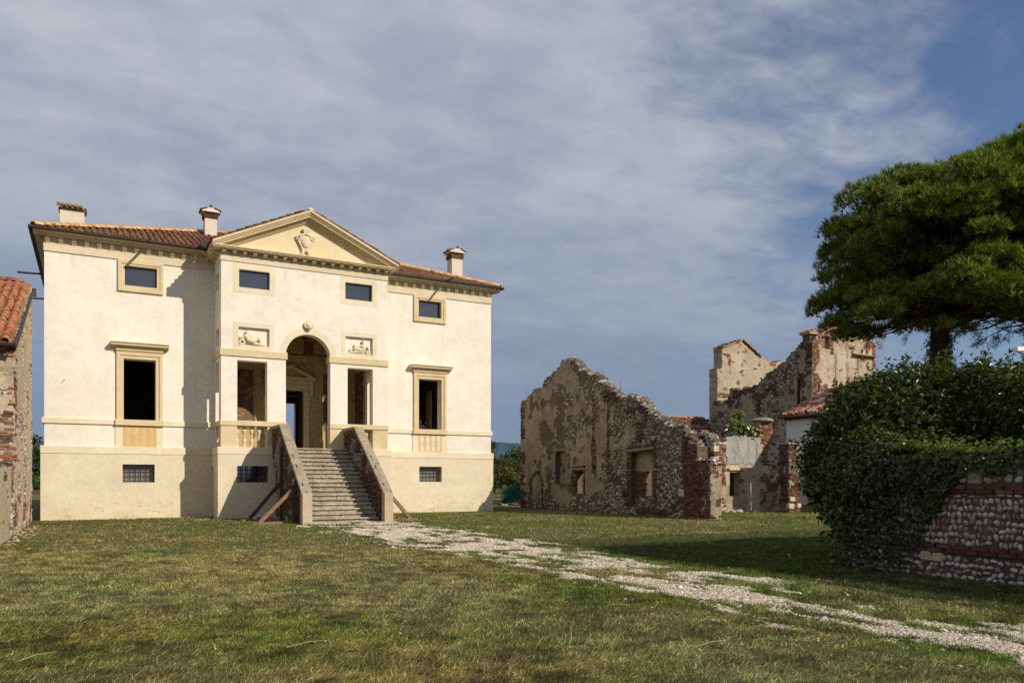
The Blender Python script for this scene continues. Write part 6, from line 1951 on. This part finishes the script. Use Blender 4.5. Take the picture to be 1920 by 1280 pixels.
# laurel hedge behind the cobble wall: shoots through the volume of a broad clipped mass
LAUREL = [(.040, .066, .009), (.052, .080, .011), (.028, .047, .007), (.070, .095, .014), (.085, .085, .015), (.022, .036, .006)]
def hedge():
    h = thing("laurel_hedge", "tall dense glossy laurel hedge rising behind and round the end of the cobble wall", "hedge", (14, 6, 0))
    rng = np.random.default_rng(17)
    x0, x1, y0, y1 = 13.65, 22.5, -4.0, 10.3
    def top(x, y): return 3.66 - .50 + (fbm(x * .5, y * .5, 151, 3) - .5) * .6 + .28 * np.clip((y - 7.0) / 2.2, 0, 1)
    shoots, nrm = [], []
    n = 5200                                            # west face
    y = rng.uniform(y0, y1, n); z = rng.uniform(.25, 1, n) ** .8
    bulge = (fbm(y * .7, z * 3, 152, 3) - .5) * .8
    zt = top(np.full(n, 13.5), y) * z
    x = x0 + bulge * .6 + .5 * np.clip(z - .82, 0, 1) * 4
    shoots.append(np.stack([x, y, zt], -1)); nrm.append(np.stack([-np.ones(n), .15 + 0 * y, .25 + .9 * np.clip(z - .8, 0, 1) * 5], -1))
    n = 3000                                            # north end
    x = rng.uniform(13.4, x1, n); z = rng.uniform(.05, 1, n) ** .8
    yy = y1 + .3 + (fbm(x * .7, z * 3, 153, 3) - .5) * 1.0 - .7 * np.clip(z - .75, 0, 1)
    shoots.append(np.stack([x, yy, top(x, yy) * z], -1)); nrm.append(np.stack([-.2 * np.ones(n), np.ones(n), .3 * np.ones(n)], -1))
    n = 5000                                            # top
    x = rng.uniform(x0 + .1, x1, n); y = rng.uniform(y0, y1, n)
    shoots.append(np.stack([x, y, top(x, y) + rng.exponential(.06, n)], -1)); nrm.append(np.tile(np.array([[-.25, -.1, 1.0]]), (n, 1)))
    # the round bush at the free end, wider half way up than at the ground
    def bush(cx, cy, rx, ry, zlo, zhi, m):
        v = rng.normal(0, 1, (m, 3)); v /= np.linalg.norm(v, axis=1, keepdims=True)
        t = (v[:, 2] + 1) / 2
        wd = np.where(t < .45, .42 + .58 * np.sin(t / .45 * PI / 2), 1.0)
        sc = np.sqrt(np.clip(1 - v[:, 2] ** 2, 0, 1)); sc = np.where(t < .45, np.maximum(sc, .75), sc)
        az = np.arctan2(v[:, 1], v[:, 0])
        q = .86 + .20 * fbm(az * 1.6 + 3, t * 4, 157, 3) + rng.normal(0, .05, m)
        P = np.stack([cx + np.cos(az) * rx * sc * wd * q, cy + np.sin(az) * ry * sc * wd * q, zlo + (zhi - zlo) * t], -1)
        shoots.append(P); nrm.append(v + np.array([0, 0, .3]))
    bush(13.85, 9.7, 1.60, 1.60, .15, 3.48, 3600)
    bush(12.95, 9.05, 1.05, 1.1, .05, 2.3, 1900)
    S = np.concatenate(shoots); N = np.concatenate(nrm)
    per = 9
    N = N / np.linalg.norm(N, axis=1, keepdims=True)
    tw = N + rng.normal(0, .45, N.shape); tw[:, 2] += .35
    tw /= np.linalg.norm(tw, axis=1, keepdims=True)
    ln = rng.uniform(.12, .42, len(S)) + (rng.random(len(S)) < .06) * rng.uniform(.2, .45, len(S))
    t = (np.arange(per) / (per - 1))[None, :, None]
    P = S[:, None, :] + tw[:, None, :] * ln[:, None, None] * (t - .25) + rng.normal(0, .035, (len(S), per, 3))
    NN = (N[:, None, :] * .5 + rng.normal(0, .65, (len(S), per, 3))); NN[..., 2] += .45
    P = P.reshape(-1, 3); NN = NN.reshape(-1, 3)
    clump = fbm(P[:, 1] * 1.2 + P[:, 0], P[:, 2] * 1.2 + P[:, 0] * .5, 156, 3)
    c = greens(len(P), LAUREL, rng) * (.35 + clump[:, None] * 1.2)
    young = rng.random(len(P)) < .06
    c[young] = np.array([.17, .17, .025]) * rng.uniform(.7, 1.1, (young.sum(), 1))
    rust = rng.random(len(P)) < .02
    c[rust] = np.array([.13, .055, .02])
    leaf_mesh("foliage", P, NN, .118 * rng.uniform(.7, 1.3, len(P)), c, M["leaf"], h, wid=.40, rng=rng)
    mb = MB(); rr = random.Random(4)
    for k in range(40):
        x = rr.uniform(13.6, 21.5); y = rr.uniform(y0 + .5, y1 - .3)
        if k < 18: x = rr.uniform(13.9, 14.6)
        pts = [(x, y, 0)]
        for s in range(4): pts.append((pts[-1][0] + rr.uniform(-.2, .2), pts[-1][1] + rr.uniform(-.2, .2), .72 * (s + 1)))
        mb.tube(pts, [.05, .04, .03, .02, .01], 5)
    mb.build("stems", M["bark"], h)
    n = 26000
    P = np.stack([rng.uniform(x0 + .25, x1 - .3, n), rng.uniform(y0, y1, n), rng.uniform(.1, 2.95, n)], -1)
    P[: n // 2, 0] = rng.uniform(x0 + .15, x0 + 1.3, n // 2)
    m_ = n // 5
    v = rng.normal(0, 1, (m_, 3)); v /= np.linalg.norm(v, axis=1, keepdims=True); v *= rng.random((m_, 1)) ** .33
    P[-m_:] = np.array([13.6, 9.7, 1.6]) + v * np.array([1.2, 1.2, 1.2])
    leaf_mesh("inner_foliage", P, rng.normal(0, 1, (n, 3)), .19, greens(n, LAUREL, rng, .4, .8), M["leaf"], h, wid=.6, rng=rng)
    S2 = []
    for (x, y, hh) in ((13.9, 9.6, .55), (13.6, 8.6, .6), (14.0, 9.0, .45), (13.7, 7.9, .5), (13.6, 7.2, .35), (14.3, 9.4, .5), (13.6, 6.6, .3), (13.9, 8.1, .5), (14.2, 7.6, .6), (13.8, 7.0, .4)):
        m_ = int(90 * hh); tt = rng.random(m_)
        z = top(np.array([x]), np.array([y]))[0] - .1 + tt * hh
        S2.append(np.stack([x + rng.normal(0, .06, m_) * (1.2 - tt), y + rng.normal(0, .06, m_) * (1.2 - tt), z], -1))
    P = np.concatenate(S2)
    leaf_mesh("leader_shoots", P, np.array([-.3, -.2, .8]) + rng.normal(0, .5, P.shape), .10, greens(len(P), [(.07, .105, .018), (.08, .09, .022)], rng), M["leaf"], h, wid=.36, rng=rng, droop=-.6, kind="stuff")
hedge()

def ivy():
    h = thing("ivy", "ivy mantling the top and far end of the cobble wall, lit along its crest", "ivy", (12.1, 7, 0))
    rng = np.random.default_rng(23)
    n = 9500
    y = np.where(rng.random(n) < .3, rng.uniform(7.4, 9.5, n), rng.uniform(-4, 9.5, n)); a = rng.random(n)
    hang = .12 + .42 * fbm(y * 1.1, y * 0, 161, 3) + np.clip((y - 7.2) / 1.2, 0, 1) ** 1.3 * 1.7
    front = a < .62
    z = np.where(front, 2.0 - rng.random(n) ** 1.2 * hang, 1.98 + rng.exponential(.06, n) + .16 * fbm(y * 1.6, y * 0 + 3, 162, 3))
    x = np.where(front, CWX - .05 - rng.exponential(.06, n) * (1 + 2.0 * np.clip((y - 7.9), 0, 1)), rng.uniform(CWX - .06, CWX + .55, n))
    N = np.where(front[:, None], np.array([[-1, 0, .35]]), np.array([[-.2, -.1, 1]])) + rng.normal(0, .4, (n, 3))
    P = np.stack([x, y, z], -1)
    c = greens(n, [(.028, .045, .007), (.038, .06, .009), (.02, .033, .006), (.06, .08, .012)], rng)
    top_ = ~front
    c[top_] = greens(top_.sum(), [(.13, .18, .024), (.11, .155, .022), (.16, .19, .03), (.075, .115, .018)], rng)  # sunlit crest painted in: top leaves take a brighter palette
    leaf_mesh("foliage", P, N, .075, c, M["ivy"], h, wid=.85, rng=rng)
    # low shrub at the wall's end, in front of the laurel
    n = 4200
    t = rng.random((n, 3)); ph = t[:, 0] * 2 * PI; ct = t[:, 1] * 1.5 - .5
    r_ = .62 + .38 * t[:, 2] ** .3
    P = np.stack([12.15 + .55 * r_ * np.cos(ph) * np.sqrt(np.clip(1 - ct ** 2, 0, 1)), 9.1 + .8 * r_ * np.sin(ph) * np.sqrt(np.clip(1 - ct ** 2, 0, 1)), 1.62 + .85 * ct * r_ + .15 * fbm(ph, ct, 8, 2)], -1)
    N = P - np.array([12.2, 9.25, 1.3]) + rng.normal(0, .25, P.shape)
    c = greens(n, [(.045, .068, .010), (.06, .088, .012), (.03, .05, .008), (.10, .12, .018)], rng)
    leaf_mesh("end_shrub", P, N, .07, c, M["ivy"], h, wid=.6, rng=rng)
    rr = random.Random(8)
    for k in range(5):
        mb = MB()
        y = rr.uniform(8.0, 9.2); pts = [(CWX - .07, y, 1.2)]
        for s in range(5): pts.append((CWX - .08 - rr.uniform(0, .03), pts[-1][1] + rr.uniform(-.12, .12), pts[-1][2] + rr.uniform(.15, .35)))
        pts = [p for p in pts if p[2] < 2.0]
        if len(pts) > 1: mb.tube(pts, .012, 5).build("stem", M["bark"], h)
ivy()

# ------------------------------------------------------------------ stone pines
NEED = [(.14, .19, .016), (.18, .235, .020), (.105, .145, .014), (.225, .265, .030), (.075, .11, .012)]
def pine(x, y, h, rad, zb, trunk_r, seed, label, lean=(0, 0), squash=1.0, dead=True):
    root = thing("stone_pine", label, "pine tree", (x, y, 0), "umbrella pines behind the hedge")
    rng = np.random.default_rng(seed); rr = random.Random(seed)
    fork = zb + (h - zb) * .22
    tr = MB()
    tr.tube([(x, y, -.1), (x + lean[0] * .2, y + lean[1] * .2, fork * .4), (x + lean[0] * .5, y + lean[1] * .5, fork * .8), (x + lean[0], y + lean[1], fork + .8)], [trunk_r * 1.15, trunk_r, trunk_r * .9, trunk_r * .7], 12)
    limbs = MB()
    cx, cy = x + lean[0], y + lean[1]
    tips, dirs = [], []
    H = h - zb
    ccz = zb + H * .42
    def env(px, py):
        q = np.hypot(px - cx, py - cy) / rad
        up = np.sqrt(np.clip(1 - q ** 2, 0, 1))
        return ccz + (h - ccz) * up ** .62, zb + .20 * H * up
    # clumps: lobes of foliage on the shell of the crown
    lobes = []
    for k in range(105):
        q = math.sqrt(rr.random()) * .96; a = rr.uniform(0, 2 * PI)
        px, py = cx + rad * q * math.cos(a), cy + rad * q * math.sin(a)
        zt, zl = env(px, py)
        f = rr.random()
        zc = zt - (zt - zl) * (f ** 1.5 * .9) - .25
        if rr.random() < .22: zc = zl + rr.uniform(-.7, .5)
        lobes.append((px, py, float(zc), rr.uniform(.13, .27) * rad))
    for k in range(34):                     # rim lobes give the edge its knuckles
        a = 2 * PI * k / 34 + rr.uniform(-.08, .08)
        q = rr.uniform(.86, 1.0)
        lobes.append((cx + rad * q * math.cos(a), cy + rad * q * math.sin(a), ccz + rr.uniform(-.48, .25) * H, rr.uniform(.09, .16) * rad))
    for lx, ly, lz, lr in lobes:
        b0 = Vector((x + lean[0] * .8, y + lean[1] * .8, fork - .4 + rr.uniform(-.8, 1.0)))
        e = Vector((lx, ly, lz - lr * .3)); mid = b0.lerp(e, .55) + Vector((rr.uniform(-.3, .3), rr.uniform(-.3, .3), -.06 * rad + rr.uniform(-.2, .3)))
        limbs.tube([b0, b0.lerp(mid, .5) + Vector((0, 0, -.1)), mid, e], [trunk_r * .26, trunk_r * .18, trunk_r * .10, .02], 5)
        m_ = int(104 * (lr / (.14 * rad)) ** 2)
        v = rng.normal(0, 1, (m_, 3)); v /= np.linalg.norm(v, axis=1, keepdims=True)
        v[:, 2] = np.where(v[:, 2] < -.25, -v[:, 2] * .6, v[:, 2])
        rj = lr * (1.06 - .55 * rng.random((m_, 1)) ** 2.2)
        p = np.array([lx, ly, lz]) + v * rj * np.array([1.15, 1.15, .82])
        d = v * .6 + np.array([0, 0, .95]) + rng.normal(0, .22, (m_, 3))
        tips.append(p); dirs.append(d)
    T = np.concatenate(tips); D = np.concatenate(dirs); D /= np.linalg.norm(D, axis=1, keepdims=True)
    n = len(T); per = 13
    nd = D[:, None, :] * .85 + rng.normal(0, .48, (n, per, 3)); nd /= np.linalg.norm(nd, axis=2, keepdims=True)
    L = .30 * rng.uniform(.75, 1.35, (n, per, 1))
    base = T[:, None, :] + D[:, None, :] * rng.uniform(-.16, .10, (n, per, 1)) * rad * .05
    sd = np.cross(nd, rng.normal(0, 1, (n, per, 3))); sd /= np.maximum(np.linalg.norm(sd, axis=2, keepdims=True), 1e-6)
    wv = rad * .0032
    V = np.stack([base - sd * wv, base + sd * wv, base + nd * L + sd * wv * .3, base + nd * L - sd * wv * .3], 2).reshape(-1, 3)
    k = np.arange(n * per) * 4
    F = np.stack([k, k + 1, k + 2, k + 3], -1)
    c = greens(n, NEED, rng, .45, 1.3)
    c = np.repeat(np.repeat(c[:, None, :], per, 1) * rng.uniform(.75, 1.2, (n, per, 1)), 4, 1).reshape(-1, 3)
    npmesh("crown", V, F, M["needle"], root, cols=c)
    # bare lower boughs with thin sprays
    if dead:
        sp, sdv = [], []
        for k in range(26):
            a = rr.uniform(0, 2 * PI); r1 = rad * rr.uniform(.45, .95)
            b0 = Vector((x + lean[0] * .6, y + lean[1] * .6, fork * rr.uniform(.78, 1.0)))
            e = Vector((cx + r1 * math.cos(a), cy + r1 * math.sin(a), zb - rr.uniform(-.5, .16) * H))
            m1 = b0.lerp(e, .5) + Vector((0, 0, .05 * rad))
            limbs.tube([b0, m1, e], [trunk_r * .14, trunk_r * .08, .012], 5)
            for q in range(10):
                t = rr.uniform(.35, 1); p = b0.lerp(m1, t * 2) if t < .5 else m1.lerp(e, t * 2 - 1)
                d = Vector((rr.uniform(-1, 1), rr.uniform(-1, 1), rr.uniform(-1.0, .3))) * rad * .13
                limbs.tube([p, p + d * .6, p + d + Vector((0, 0, -.08 * rad * rr.random()))], [.018, .012, .006], 4)
                for w in range(9): sp.append(tuple(p + d * rr.uniform(.45, 1.05) + Vector((rr.uniform(-.18, .18), rr.uniform(-.18, .18), rr.uniform(-.18, .12)))))
        S = np.array(sp); n = len(S); per = 6
        nd = rng.normal(0, 1, (n, per, 3)) + np.array([0, 0, -.2]); nd /= np.linalg.norm(nd, axis=2, keepdims=True)
        b = np.repeat(S[:, None, :], per, 1); L = rad * .04 * rng.uniform(.7, 1.2, (n, per, 1))
        sd = np.cross(nd, rng.normal(0, 1, (n, per, 3))); sd /= np.maximum(np.linalg.norm(sd, axis=2, keepdims=True), 1e-6)
        wv = rad * .0022
        V = np.stack([b - sd * wv, b + sd * wv, b + nd * L], 2).reshape(-1, 3)
        npmesh("lower_sprays", V, np.arange(n * per * 3).reshape(-1, 3), M["needle"], root, cols=np.repeat(greens(n * per, NEED, rng, .6, 1.0), 3, 0))
    tr.build("trunk", M["bark"], root, smooth=True)
    limbs.build("limbs", M["bark"], root, smooth=True)
    return root
p1 = pine(40.0, 25.6, 17.5, 5.6, 9.9, .52, 41, "stone pine with thick ivy-clad dark trunk and broad rounded crown")
# ivy on the trunk
rng = np.random.default_rng(45); n = 2600
a = rng.uniform(0, 2 * PI, n); z = rng.uniform(2.0, 9.2, n); r_ = .55 + rng.exponential(.10, n)
P = np.stack([40 + r_ * np.cos(a), 25.6 + r_ * np.sin(a), z], -1)
leaf_mesh("trunk_ivy", P, np.stack([np.cos(a), np.sin(a), .3 + 0 * a], -1), .14, greens(n, [(.03, .05, .012), (.02, .038, .01)], rng), M["ivy"], p1, wid=.8, rng=rng)
pine(44.4, 22.8, 19.2, 6.0, 10.2, .45, 43, "taller stone pine cut off by the right edge of the view")

# ------------------------------------------------------------------ trees and hedges far behind
def tree(x, y, h, rad, zb, pal, seed, label, n=2600, leaf=.35, name="tree", cat="tree", group="trees in the distance", tr=.16):
    root = thing(name, label, cat, (x, y, 0), group)
    rng = np.random.default_rng(seed); rr = random.Random(seed)
    mb = MB(); mb.tube([(x, y, -.1), (x + .1, y, h * .4), (x, y + .1, h * .8)], [tr, tr * .7, .03], 7)
    Ps = []
    nl = 16
    for k in range(nl):
        a = rr.uniform(0, 2 * PI); q = rad * math.sqrt(rr.random()) * .75; z = zb + (h - zb) * rr.uniform(.12, .85)
        taper = 1 - .55 * max(0, (z - zb) / (h - zb) - .45)
        c = np.array([x + q * math.cos(a) * taper, y + q * math.sin(a) * taper, z]); lr = rad * rr.uniform(.28, .5) * taper
        mb.tube([(x, y, max(.3, z - lr * 1.5)), tuple(c)], [tr * .4, .02], 5)
        m_ = n // nl
        v = rng.normal(0, 1, (m_, 3)); v /= np.linalg.norm(v, axis=1, keepdims=True)
        Ps.append(c + v * lr * rng.uniform(.4, 1.1, (m_, 1)) * np.array([1, 1, .85]))
    P = np.concatenate(Ps)
    leaf_mesh("crown", P, (P - np.array([x, y, zb])) * .3 + rng.normal(0, .8, P.shape), leaf, greens(len(P), pal, rng), M["far_leaf"], root, wid=.7, rng=rng)
    mb.build("trunk", M["bark"], root)
G1 = [(.045, .075, .02), (.06, .09, .022), (.035, .06, .018)]
G2 = [(.10, .105, .025), (.075, .095, .02), (.13, .11, .03)]
G3 = [(.035, .055, .018), (.05, .07, .02)]
tree(34.6, 70.0, 6.3, 1.9, .8, G1, 201, "leafy green tree close behind the villa's right corner", 2600, .30)
tree(39.5, 74.0, 3.9, 2.6, .3, G2, 202, "yellowing bushy shrub between villa and ruin", 2600, .26, "shrub", "shrub")
tree(42.5, 76.0, 4.2, 2.6, .3, G3, 203, "dark green shrub against the ruin's left edge", 2400, .28, "shrub", "shrub")
tree(36.6, 73.0, 3.5, 2.0, .2, G3, 205, "low dark shrub under the green tree", 2000, .26, "shrub", "shrub")
tree(66.0, 121.0, 7.4, 4.5, 1, G1, 204, "rounded pale green tree far off beside the ruin", 2400, .5)
for k, (px, d, hh, lab) in enumerate(((-10.6, 150, 9.2, "tall dark tree left of the villa beyond the field"), (-7.0, 158, 7.0, "shorter dark tree touching the villa corner beyond the field"), (-14.5, 156, 7.4, "broad tree just behind the barn edge beyond the field"))):
    tree(px, d, hh, 3.6, 1.2, G1 if k else G3, 210 + k, lab, 2200, .6)
rng = np.random.default_rng(5)
n = 9000
P = np.stack([rng.uniform(-30, 6, n), rng.uniform(128, 140, n), rng.uniform(0, 1.7, n)], -1)
leaf_mesh("vineyard_rows", P, rng.normal(0, 1, (n, 3)), .5, greens(n, [(.07, .12, .02), (.06, .10, .02)], rng), M["far_leaf"], None, wid=.7, rng=rng, kind="stuff")
n = 14000
P = np.stack([rng.uniform(20, 190, n), rng.uniform(170, 182, n), rng.uniform(0, 4.2, n) * (.6 + .6 * rng.random(n))], -1)
leaf_mesh("distant_treeline", P, rng.normal(0, 1, (n, 3)), 1.1, greens(n, G3, rng), M["far_leaf"], None, wid=.7, rng=rng, kind="stuff")
structure(MB().box(-60, 14, 90, 124, -.3, .02).build("ploughed_field", M["soil"]))
structure(MB().box(-60, 14, 124.1, 150, -.3, .03).build("vineyard_ground", M["crop"]))
# hills on the horizon
def hills():
    xs = np.linspace(-4000, 9000, 140); rows = []
    for t, d in ((0, 5200), (.4, 5700), (1, 6600), (.8, 7600)):
        hh = 180 + 330 * fbm(xs * .00055 + 3, xs * 0 + .5, 301, 4)
        rows.append(np.stack([xs, np.full_like(xs, d), hh * t - 1], -1))
    V = np.concatenate(rows); m = len(xs); F = []
    for r_ in range(3):
        for i in range(m - 1): F.append((r_ * m + i, r_ * m + i + 1, (r_ + 1) * m + i + 1, (r_ + 1) * m + i))
    structure(npmesh("hills", V, F, M["hill"], smooth=True))
hills()

# ------------------------------------------------------------------ small things
nf = thing("mesh_fence", "sagging dark green netting fence between villa and ruin", "fence", (23.2, 42.5, 0))
mb = MB()
rr = random.Random(2)
for k in range(3):
    MB().tube([(22.3 + k * .95, 42.5, 0), (22.3 + k * .95, 42.5, 1.3)], .025, 6).build("post", M["darkwood"], nf)
xs = np.linspace(22.3, 24.2, 24); zs = np.linspace(.05, 1.25, 12)
U, W_ = np.meshgrid(xs, zs, indexing='ij'); Yv = 42.45 + (fbm(U * 2, W_ * 2, 7, 3) - .5) * .3
A_ = np.stack([U, Yv, W_ - .1 * np.sin((U - 22.3) / .95 * PI) ** 2 * W_], -1).reshape(-1, 3)
i, j = np.meshgrid(np.arange(23), np.arange(11), indexing='ij'); a = (i * 12 + j).ravel()
npmesh("netting", A_, np.stack([a, a + 12, a + 13, a + 1], -1), M["netting"], nf, smooth=True)

def rubble(name, label, cat, cx, cy, rx, ry, hh, n, seed, pal, smin=.05, smax=.14):
    rng = np.random.default_rng(seed)
    x = rng.normal(cx, rx, n); y = rng.normal(cy, ry, n)
    z = hh * np.exp(-((x - cx) / rx) ** 2 * .6 - ((y - cy) / ry) ** 2 * .6) * rng.random(n)
    s = rng.uniform(smin, smax, n); m = np.zeros((n, 4, 4)); t = rng.uniform(0, 6.28, n)
    m[:, 0, 0] = np.cos(t) * s * 1.3; m[:, 0, 1] = -np.sin(t) * s; m[:, 1, 0] = np.sin(t) * s * 1.3; m[:, 1, 1] = np.cos(t) * s; m[:, 2, 2] = s * .8
    m[:, 0, 3] = x; m[:, 1, 3] = y; m[:, 2, 3] = z
    tv, tf = dome_template(6, 2)
    V, F = stamp(tv, tf, m)
    c = np.array(pal)[rng.integers(0, len(pal), n)] * rng.uniform(.7, 1.1, (n, 1))
    o = npmesh(name, V, F, M["cap"], cols=np.repeat(c, len(tv), 0), kind="stuff")
    tag(o, label, cat); return o
rubble("rubble_heap", "low heap of broken stone by the green netting", "rubble", 23.4, 41.3, .7, .35, .3, 130, 1, list(COB_PAL) + list(BRK_PAL), .07, .16)
rubble("rubble", "scatter of plaster crumbs along the villa's left foot", "rubble", 2.6, 34.35, 1.3, .12, .02, 90, 2, CAP_PAL, .02, .06)
rubble("rubble", "pale stones dropped along the foot of the garden wall", "rubble", -1.75, 25.5, .14, 2.8, .02, 70, 3, [(.42, .35, .24), (.36, .31, .23), (.5, .4, .25), (.28, .22, .15)], .02, .055)
rubble("rubble", "white stones heaped in the corner by the stair props", "rubble", 6.0, 31.6, .28, .3, .2, 60, 4, CAP_PAL, .05, .10)
rubble("rubble", "fallen stones under the small window of the low ruined wall", "rubble", 27.6, 27.8, .8, .15, .05, 40, 5, CAP_PAL, .05, .12)
rng = np.random.default_rng(77)
n = 110
d = rng.uniform(7, 27, n); lt = rng.uniform(-.66, .66, n) * d
fx, fy = math.sin(R(28.43)), math.cos(R(28.43))
x = d * fx + lt * fy; y = d * fy - lt * fx
s = rng.uniform(.005, .012, n) * (1 + d * .025); m = np.zeros((n, 4, 4)); m[:, 0, 0] = s * 1.4; m[:, 1, 1] = s; m[:, 2, 2] = s * 1.1
m[:, 0, 3] = x; m[:, 1, 3] = y; m[:, 2, 3] = ground_z(x, y) + .015
tv, tf = dome_template(6, 2); V, F = stamp(tv, tf, m)
c = np.array([(.55, .52, .46), (.45, .36, .22), (.3, .2, .1)])[rng.integers(0, 3, n)]
npmesh("stray_pebbles", V, F, M["pebble"], cols=np.repeat(c, len(tv), 0), kind="stuff")

# young fig growing on the low ruin
fig = thing("fig_sapling", "young bright green fig growing on the crest of the low ruined wall", "plant", (28.6, 28.6, 3.6))
rng = np.random.default_rng(31)
mb = MB(); rr = random.Random(31); tips = []
for k in range(8):
    e = (28.55 + rr.uniform(-.75, .65), 28.6 + rr.uniform(-.3, .3), 3.75 + rr.uniform(.25, 1.15))
    mb.tube([(28.7, 28.6, 3.5), ((28.7 + e[0]) / 2, 28.6, (3.5 + e[2]) / 2 + .1), e], [.03, .02, .008], 5); tips.append(e)
mb.build("stems", M["bark"], fig)
P = np.concatenate([np.array(t) + rng.normal(0, .13, (26, 3)) for t in tips])
leaf_mesh("leaves", P, np.array([-.3, -.7, .5]) + rng.normal(0, .5, P.shape), .24, greens(len(P), [(.11, .17, .02), (.09, .14, .02), (.16, .19, .03)], rng), M["leaf"], fig, wid=.75, rng=rng, droop=1.2)
